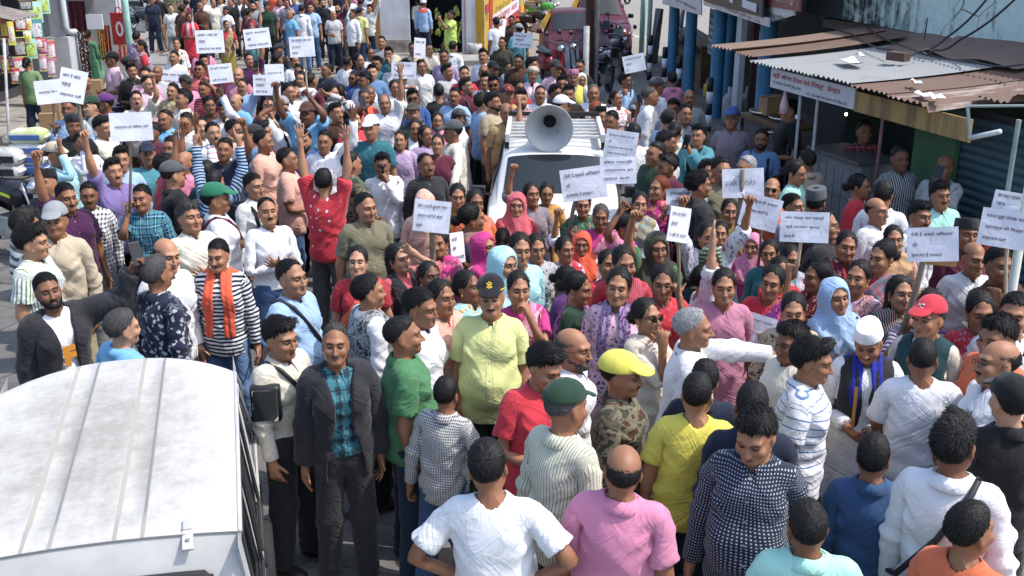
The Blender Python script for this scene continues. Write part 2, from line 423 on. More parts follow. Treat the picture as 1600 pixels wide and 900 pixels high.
def f_hair(kind):
    lo = 1.14 if kind in ('long', 'braid') else 1.42
    F = Field((None if kind not in ('side', 'parted', 'braid') else -.14, -.16, lo), (.14, .22, 1.78), .0062 if lo > 1.3 else .0085)
    C = (0, .018, 1.620); g = dict(short=.007, side=.010, buzz=.004, bald=.005, thin=.005, curly=.014, bun=.006, long=.008, braid=.006).get(kind, .012)
    F.ell(C, (.0760+g*.85, .0965+g, .0885+g), .02)
    if kind in ('short', 'side', 'parted', 'buzz', 'thin', 'curly'): F.ell((0, -.02, 1.668), (.056, .058, .030+g*.7), .02)
    if kind == 'side': F.cap((-.035, -.050, 1.694), (.025, -.058, 1.698), .022, .027, .03)
    if kind == 'bun': F.ell((0, .13, 1.565), (.043, .036, .042), .012)
    if kind == 'long': F.cap((0, .075, 1.58), (0, .105, 1.22), .075, .05, .03, (1.1, .62, 1)).cap((.07, .03, 1.57), (.085, .03, 1.40), .022, .028, .02)
    if kind == 'braid': F.cap((.0, .10, 1.55), (.09, .10, 1.40), .034, .03, .02).cap((.09, .10, 1.40), (.12, -.02, 1.38), .03, .026, .02).cap((.115, -.05, 1.38), (.10, -.125, 1.17), .026, .018, .015)
    F.desym(); s = dict(curly=6., side=3.4).get(kind, 4.); amp = dict(curly=.007, side=.0025, buzz=.0006, bun=.0012, long=.002, braid=.0015).get(kind, .0018)
    HL = dict(bun=(1.672, 1.575, 1.53), long=(1.672, 1.565, 1.2), braid=(1.672, 1.575, 1.3), bald=(1.715, 1.612, 1.535), thin=(1.698, 1.618, 1.535), side=(1.664, 1.622, 1.54), buzz=(1.672, 1.615, 1.535)).get(kind, (1.672, 1.618, 1.538))
    fem = kind in ('bun', 'long', 'braid')
    st = 1. if fem else 1.6
    F.fun(lambda X, Y, Z: amp*(wob(X, Y, Z, s)+.6*np.sin(st*(130*X+50*Y+22*np.sin(22*Y)))*(Z > 1.54)), '+')
    def hl(X, Y, Z):
        h = hairline(X, Y, Z, HL[0]+(.30*np.maximum(np.abs(X)-.03, 0) if kind == 'thin' else -.32*np.maximum(np.abs(X)-.012, 0)*smoothstep(.01, -.05, Y) if fem else 0)+.004*np.sin(95*X+2)+.003*np.sin(210*X), HL[1], HL[2])
        if fem: h = np.where((Y > .045) | (Z < 1.535), -1., h)
        if kind == 'bald': h = np.maximum(h, Z-1.652-.10*np.maximum(Y-.05, 0))
        return h
    thin = .006 if fem else .014
    F.fun(lambda X, Y, Z: thin*np.exp(np.clip(hl(X, Y, Z), -9, 0)/(.012 if fem else .022))*(Z > 1.5), '+')
    F.fun(hl)
    if fem: F.fun(lambda X, Y, Z: np.exp(-(X/.0035)**2)*.005*(Y < .03)*(Z > 1.65), '+')
    F.ell((0, -.03, 1.55), (.062, .075, .085), .004, 'd')
    return F
def f_cap():
    F = Field((None, -.26, 1.58), (.13, .18, 1.78), .0062)
    F.ell((0, .016, 1.634), (.092, .114, .098), .01); F.fun(lambda X, Y, Z: 1.632-.10*Y*0+.07*(Y-.02)*0+.02*(Y > 9)-Z+.10*np.minimum(Y-.01, 0)*-.35)
    F.fun(lambda X, Y, Z: .0014*np.cos(np.arctan2(X, Y-.016)*6)*smoothstep(1.63, 1.7, Z), '+')
    def visor(X, Y, Z):
        z0 = 1.646+.42*(Y+.08)*1.0-3.2*X*X+.02
        e = np.sqrt((X/.072)**2+((Y+.088)/.082)**2)-1
        return np.maximum(np.maximum(e*.06, np.abs(Z-z0)-.0055), Y+.055)
    F.fun(visor, 'u', .004); F.ell((0, .016, 1.727), (.008, .008, .006), .003); return F
def f_topi(kind):
    F = Field((None, -.17, 1.6), (.12, .18, 1.82), .0062)
    def fn(X, Y, Z):
        t = (Z-1.63)/.10
        if kind == 'gandhi': rx = .092-.024*np.clip(t, 0, 1.4)**1.3; ry = .116-.004*t; top = 1.716+.10*np.abs(Y)*(Y < 0)-.03*np.maximum(Y, 0)-.12*np.abs(X)
        else: rx = .092-.010*t; ry = .113-.010*t; top = 1.716-.06*Y
        return np.maximum((np.sqrt((X/rx)**2+((Y-.014)/ry)**2)-1)*.085, np.maximum(Z-top, 1.632-.22*(Y-.01)*.4-Z))
    F.fun(fn, 'u'); return F
def f_turban():
    F = Field((None, -.17, 1.58), (.14, .2, 1.8), .007); F.ell((0, .018, 1.655), (.095, .115, .07), .01)
    F.fun(lambda X, Y, Z: .004*np.sin(190*Z+40*Y+20*X), '+'); F.fun(lambda X, Y, Z: 1.628-.25*np.maximum(Y, 0)-Z); return F
def f_beard():
    F = Field((None, -.14, 1.44), (.1, .06, 1.6), .0052)
    F.ell((0, -.020, 1.553), (.066, .077, .094), .02).cap((.045, .0, 1.535), (.016, -.069, 1.500), .030, .029, .02).cap((0, -.075, 1.497), (.01, -.075, 1.497), .025, .025, .012)
    F.cap((0, -.094, 1.536), (.024, -.082, 1.527), .0075, .006, .004, m=.03)
    F.fun(lambda X, Y, Z: .0014*np.sin(300*X+200*Z), '+')
    F.fun(lambda X, Y, Z: Z-1.522-.05*np.maximum(np.abs(X)-.03, 0)*22*.6+np.where((np.abs(X) < .028) & (Z > 1.522), -.017, 0)); F.fun(lambda X, Y, Z: Y-.012)
    F.ell((0, -.1, 1.520), (.021, .03, .0075), .002, 'd'); return F
def f_moustache():
    F = Field((None, -.13, 1.51), (.06, -.05, 1.56), .0035); F.cap((0, -.0985, 1.5375), (.026, -.083, 1.529), .0075, .0045, .003, m=.03); return F
def f_shoe():
    F = Field((.03, -.22, -.02), (.2, .13, .16), .0085)
    F.cap((.104, .045, .045), (.12, -.135, .035), .050, .043, .03, (1, 1, .92)).cap((.104, .03, .05), (.104, .03, .10), .049, .047, .02); F.fun(lambda X, Y, Z: np.maximum(.002-Z, Z-.115)); return F

# ---- skeleton ----
BN = ['pelvis', 'spine', 'chest', 'neck', 'head']
BJ = {'pelvis': (0, 0, .94), 'spine': (0, 0, 1.0), 'chest': (0, .0, 1.17), 'neck': (0, .02, 1.43), 'head': (0, .015, 1.53)}
PAR = {'pelvis': None, 'spine': 'pelvis', 'chest': 'spine', 'neck': 'chest', 'head': 'neck'}
SEG = {'pelvis': ((-.07, 0, .95), (.07, 0, .95), .11), 'spine': ((-.06, 0, 1.08), (.06, 0, 1.08), .11), 'chest': ((-.07, .0, 1.27), (.07, 0, 1.27), .12),
       'neck': ((0, .015, 1.44), (0, .01, 1.50), .055), 'head': ((0, -.01, 1.56), (0, .01, 1.66), .09)}
for sd_, sx in (('L', 1), ('R', -1)):
    m = np.array([sx, 1, 1]); t = lambda p: tuple(np.array(p)*m)
    def bone(n, par, j, a, b, r): BN.append(n+sd_); PAR[n+sd_] = par if par in BJ else par+sd_; BJ[n+sd_] = t(j); SEG[n+sd_] = (t(a), t(b), r)
    bone('clav', 'chest', (.03, .01, 1.40), (.06, .012, 1.40), (.15, .012, 1.40), .05)
    bone('ua', 'clav', SH, SH+ADIR*.05, EL, .05); bone('fa', 'ua', EL, EL+ADIR*.02, WR, .04); bone('ha', 'fa', WR, WR+ADIR*.02, KN-ADIR*.01, .028)
    for k, (b, mm_, e, r) in enumerate(FDIR):
        bone('f%da' % k, 'ha', b, b+(mm_-b)*.2, mm_, r); bone('f%db' % k, 'f%da' % k, mm_, mm_+(e-mm_)*.2, e, r)
    bone('th', 'pelvis', HIP, HIP, KNEE, .085); bone('shn', 'th', KNEE, KNEE, ANK, .055); bone('ft', 'shn', ANK, ANK-np.array([0, 0, .03]), TOE, .04)
for n in list(PAR):
    if PAR[n] and PAR[n] not in BJ: PAR[n] = PAR[n][:-1]
BI = {n: i for i, n in enumerate(BN)}
def weights(V, nofinger=False):
    D = np.empty((len(V), len(BN)), np.float32)
    for i, n in enumerate(BN):
        a, b, r = SEG[n]; a = np.array(a); b = np.array(b); ab = b-a; p = V-a
        t = np.clip(p@ab/(ab@ab), 0, 1); D[:, i] = np.linalg.norm(p-t[:, None]*ab, axis=1)-r
        if n[:2] in ('f0', 'f1', 'f2', 'f3', 'f4') and nofinger: D[:, i] = 9
        if n[:-1] in ('th', 'shn', 'ft'): D[:, i] += np.where(V[:, 0]*(1 if n[-1] == 'L' else -1) < -.01, .03, 0)
        if n[:-1] in ('ha',) and nofinger: D[:, i] = 9
    hand = np.abs(V[:, 0]) > WR[0]-.005
    s = np.where(hand, .0055, np.where(V[:, 2] > 1.45, .016, .026))
    W = np.exp(-(D-D.min(1, keepdims=True))/s[:, None]); W[W < .02] = 0; W /= W.sum(1, keepdims=True)
    return W.astype(np.float32)
def uvs(V, W):
    arm_w = W[:, [BI[n+s] for n in ('ua', 'fa', 'ha') for s in 'LR']].sum(1)
    tt = smoothstep(1.22, 1.36, V[:, 2]); u = (1-tt)*np.arctan2(V[:, 0]/1.25, np.abs(V[:, 1]-.005)+.004)*.165+tt*V[:, 0]*1.12; v = V[:, 2]
    ax = (np.abs(V[:, 0])-SH[0])*ADIR[0]+(V[:, 2]-SH[2])*ADIR[2]; zz = (np.abs(V[:, 0])-SH[0])*.574+(V[:, 2]-SH[2])*.819
    ua = np.arctan2(V[:, 1]-.012, zz)*.055+.5; va = 1.4-ax; m = arm_w > .55
    U = np.zeros((len(V), 3), np.float32); U[:, 0] = np.where(m, ua, u); U[:, 1] = np.where(m, va, v); U[:, 2] = np.where(m | (V[:, 1] > .0), 1, 0)
    low = V[:, 2] < .8; U[low, 0] = (V[low, 0]+V[low, 1]*.8)
    return U
TPL = {}
_tmp = bpy.data.collections.new('tmp')
def template(key, F, ratio, rigid=False, protect=None, nofinger=True):
    """field -> decimated mesh with skin weights; kept for copying"""
    V, Q = F.nets()
    me = bpy.data.meshes.new(key); me.from_pydata(V.tolist(), [], Q.tolist()); me.update()
    for _ in range(1):
        pass
    out = []
    for lod, rt in enumerate(ratio):
        o = bpy.data.objects.new('tmp', me.copy()); COL.objects.link(o)
        sm = o.modifiers.new('s', 'SMOOTH'); sm.factor = .5; sm.iterations = 0 if protect else 2
        d = o.modifiers.new('d', 'DECIMATE'); d.ratio = min(1, rt/(2*len(Q)))
        if protect is not None and lod == 0:
            g = o.vertex_groups.new(name='g'); w = protect(V)
            for val in np.unique(w):
                g.add(np.nonzero(w == val)[0].tolist(), float(val), 'REPLACE')
            d.vertex_group = 'g'; d.invert_vertex_group = True; d.vertex_group_factor = 1.0
        dg = bpy.context.evaluated_depsgraph_get(); m2 = bpy.data.meshes.new_from_object(o.evaluated_get(dg))
        bpy.data.objects.remove(o); m2.name = key
        m2.polygons.foreach_set('use_smooth', [True]*len(m2.polygons))
        P = np.empty(len(m2.vertices)*3, np.float32); m2.vertices.foreach_get('co', P); P = P.reshape(-1, 3)
        W = weights(P, nofinger) if not rigid else None
        if not rigid:
            at = m2.attributes.new('cloth', 'FLOAT_VECTOR', 'POINT'); at.data.foreach_set('vector', uvs(P, W).ravel())
        out.append((m2, P, W))
    TPL[key] = out; bpy.data.meshes.remove(me); return out
def collar_template(key, fold=True, big=0.):
    for lod, (n, ) in enumerate(((30, ), (16, ))):
        vs = []; gap = .20 if fold else .30
        prof = [(.064, 1.432), (.0615, 1.474), (.066, 1.480), (.081, 1.458), (.099, 1.424), (.095, 1.420)] if fold else [(.066, 1.430), (.062, 1.470), (.066, 1.473), (.071, 1.432)]
        for i in range(n+1):
            a = (-1+2*i/n)*(math.pi-gap); fr = max(0, abs(a)/math.pi-.55)/.45
            for j, (r, z) in enumerate(prof):
                k = j/(len(prof)-1) if fold else 0; r = r+big*k+.016*fr*k*k*fold; aa = a*(1-.06*fr*k*k); x = r*math.sin(aa)*1.02; y = .016+r*math.cos(aa)*(1. if abs(a) < 1.6 else 1.08); vs.append((x, y, z+.20*(y-.016)-.026*fr*k*fold+.004*math.sin(a*3)))
        m = len(prof); fs = [(i*m+j, (i+1)*m+j, (i+1)*m+j+1, i*m+j+1) for i in range(n) for j in range(m-1)]
        me = bpy.data.meshes.new('collar'); me.from_pydata(vs, [], fs); me.update(); me.polygons.foreach_set('use_smooth', [True]*len(fs)); P = np.array(vs, np.float32); W = weights(P, True)
        W[:, BI['head']] = 0; W /= np.maximum(W.sum(1, keepdims=True), 1e-6); at = me.attributes.new('cloth', 'FLOAT_VECTOR', 'POINT'); U = uvs(P, W); U[:, 2] = 1; at.data.foreach_set('vector', U.ravel()); TPL.setdefault(key, []).append((me, P, W))
def strands(kind):
    """tufts of hair combed over the scalp shell"""
    prm = dict(short=(.026, .0045, .30), side=(.042, .0075, .30), buzz=(.010, .002, .5), curly=(.030, .009, 1.1), thin=(.022, .003, .3), bald=(.018, .003, .3), bun=(.055, .0018, .10), long=(.085, .0035, .14), braid=(.055, .002, .12))[kind]
    L0, h0, jit = prm; out = []
    for lod, (me, P, W) in enumerate(TPL[kind]):
        me.calc_loop_triangles(); n = len(me.loop_triangles); T = np.empty(n*3, np.int32); me.loop_triangles.foreach_get('vertices', T); T = T.reshape(-1, 3)
        a, b, c = P[T[:, 0]], P[T[:, 1]], P[T[:, 2]]; N_ = np.cross(b-a, c-a); A = np.linalg.norm(N_, axis=1); N_ = N_/np.maximum(A, 1e-12)[:, None]
        outw = ((a+b+c)/3-np.array([0, .01, 1.58])); keep = (np.einsum('ij,ij->i', N_, outw) > .02) | ((a[:, 2] < 1.5)); A = A*keep
        cnt = (2600 if kind in ('short', 'side', 'curly') else 2000) if lod == 0 else 520; g = np.random.default_rng(3+lod); k = g.choice(n, cnt, p=A/A.sum()); r1, r2 = np.sqrt(g.random(cnt)), g.random(cnt)
        p = a[k]*(1-r1)[:, None]+b[k]*(r1*(1-r2))[:, None]+c[k]*(r1*r2)[:, None]; nn = N_[k]; t = np.clip(nn[:, 2]*1.3, 0, 1)[:, None]
        sx = np.sign(p[:, :1])+(p[:, :1] == 0)
        down = np.concatenate([sx*.05, np.full((cnt, 1), .22), np.full((cnt, 1), -1.)], 1)
        if kind == 'side': top = np.concatenate([np.full((cnt, 1), 1.), np.full((cnt, 1), -.55), np.full((cnt, 1), .0)], 1)
        elif kind in ('bun', 'braid'): top = np.array([0, .14, 1.565])-p; down = top
        elif kind == 'long': top = np.concatenate([sx*.6, np.full((cnt, 1), .7), np.full((cnt, 1), -.5)], 1)
        else: top = np.concatenate([sx*.25+.25, np.full((cnt, 1), -1.), np.full((cnt, 1), .0)], 1)
        d = top/np.linalg.norm(top, axis=1, keepdims=True)*t+down/np.linalg.norm(down, axis=1, keepdims=True)*(1-t)+g.normal(0, jit, (cnt, 3)); d -= nn*np.einsum('ij,ij->i', d, nn)[:, None]; d /= np.maximum(np.linalg.norm(d, axis=1, keepdims=True), 1e-6)
        w = np.cross(nn, d)*((.0021 if lod == 0 else .0045)*g.uniform(.6, 1.3, cnt))[:, None]; L = (L0*g.uniform(.6, 1.25, cnt))[:, None]; h = (h0*g.uniform(.3, 1.2, cnt))[:, None]
        root = p-nn*.003; mid = p+d*L*.5+nn*h; tip = p+d*L*.98+nn*h*g.uniform(-.4, .9, (cnt, 1))
        V = np.stack([root-w, root+w, mid+w*.9, mid-w*.9, tip], 1).reshape(-1, 3); V0 = len(P); base = V0+np.arange(cnt)*5
        Q = np.stack([base, base+1, base+2, base+3], 1).tolist(); Tt = np.stack([base+3, base+2, base+4], 1).tolist()
        m2 = bpy.data.meshes.new(kind); m2.from_pydata(np.concatenate([P, V]).tolist(), [], [list(q.vertices) for q in me.polygons]+Q+Tt); m2.update(); m2.polygons.foreach_set('use_smooth', [True]*len(m2.polygons)); out.append((m2, None, None))
    TPL[kind] = out
def make_templates(keys):
    def prot(V):
        w = np.zeros(len(V)); w[(V[:, 2] > 1.47)] = .55; w[(V[:, 2] > 1.49) & (V[:, 1] < -.045)] = 1.0; w[np.abs(V[:, 0]) > WR[0]-.01] = .8
        w[(np.abs(V[:, 0]) > .06) & (V[:, 2] > 1.53) & (V[:, 1] > -.02) & (V[:, 1] < .05)] = .8; return w
    G = {'body': lambda: template('body', f_body(), (6200, 2500), protect=prot, nofinger=False),
         'polo': lambda: template('polo', f_shirt(.38), (3600, 1300)), 'tee': lambda: template('tee', f_shirt(.36, .84, polo=False), (3200, 1200)),
         'bpolo': lambda: template('bpolo', f_shirt(.40, .82, belly=.045, seed=3.), (3600, 1300)), 'btee': lambda: template('btee', f_shirt(.38, .83, polo=False, belly=.035, seed=2.), (3200, 1200)),
         'shirt': lambda: template('shirt', f_shirt(.97, .82, loose=.015, fold=.012, seed=1.), (4400, 1250)), 'bshirt': lambda: template('bshirt', f_shirt(.97, .82, belly=.04, fold=.0115, seed=4.), (4400, 1250)),
         'tuck': lambda: template('tuck', f_shirt(.97, .955, tuck=True, fold=.0115, seed=5.), (4200, 1500)),
         'inner': lambda: template('inner', f_shirt(0, .90, tuck=True, polo=False, g=.014, seed=6.), (1500, 600)),
         'blouse': lambda: template('blouse', f_shirt(.34, 1.06, tuck=True, polo=False, g=.012, fold=.003), (2200, 900)),
         'vest': lambda: template('vest', f_vest(), (3000, 1100)), 'jacket': lambda: template('jacket', f_vest(True, .96, .036, .80, .078), (4600, 1600)),
         'kurta': lambda: template('kurta', f_kurta(), (4600, 1700)), 'kameez': lambda: template('kameez', f_kurta(.62, .5, False), (4200, 1500)),
         'trousers': lambda: template('trousers', f_trousers(), (2200, 700)), 'skirt': lambda: template('skirt', f_skirt(), (2400, 800)),
         'pallu': lambda: template('pallu', f_pallu(), (2600, 900)), 'stole': lambda: template('stole', f_stole(), (1700, 700)), 'dupatta': lambda: template('dupatta', f_dupatta(), (2400, 900)),
         'hood': lambda: template('hood', f_hood(), (3600, 1300)),
         'cap': lambda: template('cap', f_cap(), (1100, 400), True), 'gandhi': lambda: template('gandhi', f_topi('gandhi'), (600, 300), True), 'topi': lambda: template('topi', f_topi('p'), (600, 300), True),
         'turban': lambda: template('turban', f_turban(), (1000, 400), True), 'beard': lambda: template('beard', f_beard(), (900, 350), True), 'moustache': lambda: template('moustache', f_moustache(), (220, 80), True),
         'shoe': lambda: template('shoe', f_shoe(), (360, 160), True)}
    for h in ('short', 'side', 'buzz', 'bald', 'thin', 'curly', 'bun', 'long', 'braid'):
        G[h] = lambda h=h: template(h, f_hair(h), (2200, 700), True)
    for k in keys: G[k]()
    collar_template('fold_collar'); collar_template('stand_collar', False); collar_template('coat_collar', True, .012)
    for k in ('short', 'side', 'buzz', 'bald', 'thin', 'curly', 'bun', 'long', 'braid'):
        if k in TPL: strands(k)
    # face paint on the body: eyes, brows, lips (their own colours), plus the skin under clothes drawn in a little
    for me, P, W in TPL['body']:
        n = len(P); c = np.zeros((n, 4), np.float32); ax = np.abs(P[:, 0]); y, z = P[:, 1], P[:, 2]
        front = y < -.04
        def put(mask, col, a):
            a = np.clip(a, 0, 1)*mask; c[:, :3] = c[:, :3]*(1-a[:, None])+np.array(col)*a[:, None]; c[:, 3] = np.maximum(c[:, 3], a)
        e = np.sqrt(((ax-.031)/.0150)**2+((z-1.5875)/.0062)**2); put(front, (.025, .013, .010), 1.75-e*1.0)
        put(front & (z < 1.589), (.20, .165, .14), (.85-e)*3); i = np.sqrt((ax-.030)**2+(z-1.588)**2); put(front, (.012, .008, .006), (1-i/.0074)*3)
        b = np.sqrt(((ax-.034)/.023)**2+((z-1.6105+1.2*(ax-.03)**2*8)/.0052)**2); put(front, (.014, .010, .008), (1.25-b)*2)
        l = np.sqrt((ax/.023)**2+((z-1.522)/.0098)**2); put(front, (.20, .065, .05), (1.15-l)*2.2*.8)
        put(front & (ax < .016), (.05, .012, .01), (1-np.abs(z-1.5222)/.0028)*.8)
        ca = me.attributes.new('paint', 'FLOAT_COLOR', 'POINT'); ca.data.foreach_set('color', c.ravel())
    return
# ---- posing ----
def rot_to(a, b):
    a = Vector(a).normalized(); b = Vector(b).normalized(); return np.array(a.rotation_difference(b).to_matrix())
def eul(x, y, z): return np.array(Euler((x, y, z), 'XYZ').to_matrix())
I3 = np.eye(3)
def solve(pose):
    """pose: dict of local rotations and arm directions -> 3x4 matrix per bone"""
    rot = {n: I3 for n in BN}
    rot.update({k: v for k, v in pose.items() if k in rot})
    M = {}
    def world(n):
        if n in M: return M[n]
        p = world(PAR[n]) if PAR[n] else (pose.get('rootR', I3), pose.get('rootT', np.zeros(3)))
        j = np.array(BJ[n]); Rm = p[0]@rot[n]; T = p[0]@(j-rot[n]@j)+p[1]; M[n] = (Rm, T); return M[n]
    for s, sx in (('L', 1), ('R', -1)):
        rest = ADIR*np.array([sx, 1, 1]); u = np.array(pose['ua'+s], float); u /= np.linalg.norm(u); f = np.array(pose['fa'+s], float); f /= np.linalg.norm(f)
        lift = smoothstep(-.3, 1., u[2])*.45+.10*max(0, -u[1])
        rot['clav'+s] = eul(0, -sx*lift, 0); C = rot['clav'+s]
        # both directions are given in the chest frame
        Ru = C.T@rot_to(rest, u); tw = pose.get('twu'+s, 0.)
        rot['ua'+s] = np.array(Matrix.Rotation(tw, 3, Vector(C.T@u)))@Ru
        base = C@rot['ua'+s]; cur = base@rest; Q = rot_to(cur, f); rot['fa'+s] = base.T@Q@base
        b2 = base@rot['fa'+s]; tw = pose.get('tw'+s, 0.); rot['ha'+s] = b2.T@np.array(Matrix.Rotation(tw, 3, Vector(f)))@b2
        if 'hb'+s in pose:                                   # wrist bend towards a direction
            b3 = b2@rot['ha'+s]; Q = rot_to(b3@rest, pose['hb'+s]); rot['ha'+s] = rot['ha'+s]@b3.T@Q@b3
        cl = pose.get('curl'+s, (.35,)*5)
        for k in range(5):
            a, b = (1.5*cl[k], 1.75*cl[k]) if k < 4 else (.5*cl[k], .7*cl[k])
            ax = Vector((0, 1, 0)) if k < 4 else Vector((sx*.35, .2, 1.))
            sg = sx if k < 4 else -sx*1.
            if k == 4: ax = Vector((ADIR[0]*sx, 0, ADIR[2])); sg = -sx*.9
            rot['f%da%s' % (k, s)] = np.array(Matrix.Rotation(sg*a, 3, ax)); rot['f%db%s' % (k, s)] = np.array(Matrix.Rotation(sg*b, 3, ax))
    world('head'); Rm, T = M['head']; hs = pose.get('hs', 1.06); j = np.array(BJ['head']); M['head'] = (Rm*hs, T+Rm@j*(1-hs)+np.array([0, 0, .012]))
    out = np.empty((len(BN), 3, 4), np.float32)
    for i, n in enumerate(BN): Rm, T = world(n); out[i, :, :3] = Rm; out[i, :, 3] = T
    return out, M
def skin(P, W, B):
    M = (W@B.reshape(len(BN), 12)).reshape(-1, 3, 4)
    return np.einsum('nij,nj->ni', M[:, :, :3], P)+M[:, :, 3]
FIST = (.95, .95, .95, .95, .9); POINT = (.05, .95, .95, .95, .9); RELAX = (.22, .3, .36, .42, .2); OPEN = (.05, .04, .05, .08, .0); HOLD = (.75, .75, .78, .8, .75)
def ik(s, target, pole=(0, .3, -1)):
    """shoulder-to-wrist two-bone solve in the chest frame"""
    sx = 1 if s == 'L' else -1; S = SH*np.array([sx, 1, 1]); d = np.array(target, float)-S; L = np.linalg.norm(d); a, b = .285, .25
    if L > .52: d *= .52/L; L = .52
    L = max(L, .12); n = d/np.linalg.norm(d); c = (a*a+L*L-b*b)/(2*a*L); h = a*math.sqrt(max(0, 1-c*c))
    p = np.array(pole, float)*np.array([1, 1, 1]); p[0] = p[0]+.35*sx; p -= n*(p@n); p /= max(np.linalg.norm(p), 1e-6)
    e = S+n*a*c+p*h; w = S+d; return e-S, w-e
def arm_pose(P, s, kind, r):
    sx = 1 if s == 'L' else -1; j = lambda v: r.uniform(-v, v); X = lambda x, y, z: np.array([sx*x, y, z])
    c = RELAX
    if kind == 'hang': u, f = X(.20+j(.05), .06+j(.10), -1), X(.10+j(.06), -.16+j(.08), -1); P['tw'+s] = sx*j(.3)
    elif kind == 'hips': u, f = X(.72, .25, -.75), X(-.66, -.28, -.50); P['tw'+s] = sx*.9; c = (.5, .5, .5, .5, .0)
    elif kind == 'fold': u, f = X(.22, -.22, -1), X(-.93, -.46, .16+.1*(s == 'L')); c = (.3,)*5
    elif kind == 'clasp': u, f = X(.22, -.02, -1), X(-.55, -.9, -.18); c = (.6,)*5
    elif kind == 'behind': u, f = X(.25, .35, -1), X(-.5, .5, -.5)
    elif kind == 'fist': u, f = X(.42+j(.15), -.38+j(.15), .72+j(.2)), X(.02+j(.2), -.22+j(.15), 1); c = FIST; P['tw'+s] = sx*-1.2
    elif kind == 'point': u, f = X(.35+j(.1), -.30+j(.1), .85), X(.05+j(.15), -.12+j(.1), 1); c = POINT; P['tw'+s] = sx*-1.2
    elif kind == 'wave': u, f = X(.55, -.3, .55), X(.1, -.2, 1); c = OPEN; P['tw'+s] = sx*-1.2
    elif kind == 'up': u, f = X(.30, -.1, 1), X(.02, .02, 1); c = OPEN; P['tw'+s] = sx*-1.2
    elif kind == 'shield': u, f = ik(s, (sx*.055, -.17, 1.625), (.3, -.2, -.6)); c = (.15,)*5
    elif kind == 'mouth': u, f = ik(s, (sx*.06, -.17, 1.46), (.2, 0, -1)); c = HOLD
    elif kind == 'phone': u, f = ik(s, (sx*.08, -.30, 1.20)); c = HOLD
    elif kind == 'phoneup': u, f = ik(s, (sx*.12, -.36, 1.50)); c = HOLD
    elif kind == 'hold': u, f = ik(s, (sx*.13, -.30, 1.30)); c = FIST; P['tw'+s] = -sx*1.2
    elif kind == 'forward': u, f = X(.25, -.55, -.75), X(-.1, -1, -.1)
    elif kind == 'phonehigh': u, f = X(.85, -.40, .12), X(.35, -.30, .85); c = HOLD
    elif kind == 'reach': u, f = X(.12, -1, -.12), X(.02, -1, -.10); c = (.15,)*5
    elif kind == 'out': u, f = X(.9, -.42, -.22), X(.85, -.5, -.02); c = (.2,)*5
    elif kind == 'outl': u, f = X(.85, -.25, -.6), X(.75, -.35, -.6); c = (.2,)*5
    elif kind == 'pocket': u, f = X(.35, .22, -1), X(-.12, -.2, -1)
    elif kind == 'back': u, f = X(.45, -.35, .9), X(-.9, .25, -.05); c = OPEN       # hand on head
    elif kind == 'ear': u, f = ik(s, (sx*.14, -.03, 1.56), (.6, -.1, -.5)); c = (.3,)*5
    else: u, f = X(.2, 0, -1), X(.1, -.15, -1)
    P['ua'+s], P['fa'+s], P['curl'+s] = u, f, c
# ---- cloth, skin and hair materials ----
def lin(h): return tuple(((int(h[i:i+2], 16)/255+.055)/1.055)**2.4 if int(h[i:i+2], 16) > 10 else int(h[i:i+2], 16)/255/12.92 for i in (0, 2, 4))
PAL = {k: lin(v) for k, v in dict(white='dcdcde', cream='cfc8b4', offwhite='c9c8c4', beige='b5a58a', khaki='9a8a66', tan='b08a50', grey='85888c', lgrey='a5a8ab', dgrey='4a4c50', black='17171a', charcoal='2a2a2e',
 navy='1a2338', blue='2b4f8c', lblue='8fb0d4', sky='62a6cf', aqua='9cd0d8', turq='3f8a98', teal='1f6670', dteal='173f45', green='3f7a4a', sage='6c8a58', dgreen='1c3a2a', lime='b8d84a', mint='9ad6c4', olive='6f6a50', odark='3a3a2c',
 yellow='d8cc28', pyellow='c9cc7a', gold='c08a20', mustard='8f7a1a', orange='d8622a', deep='e8501c', peach='d8a08a', coral='c8505a', red='b01a2a', dred='6a1420', maroon='5a1a30', plum='43163f', purple='6a1a70', violet='5a2a6a', lavender='7a68a0', lilac='a890b4',
 magenta='c01a78', pink='d07a9c', lpink='d0a8b8', rose='b8728c', brown='4a2c20', dbrown='2a1a16', denim='2f4f78', ldenim='5a7ea8', ddenim='1c2a40', mauve='857880', royal='1a2a9c', emerald='106a4a', bright='c81a30', card='a8804a').items()}
def _mute(c): g = .3*c[0]+.55*c[1]+.15*c[2]; return tuple(g+(x-g)*.84 for x in c)
PAL = {k: _mute(v) for k, v in PAL.items()}
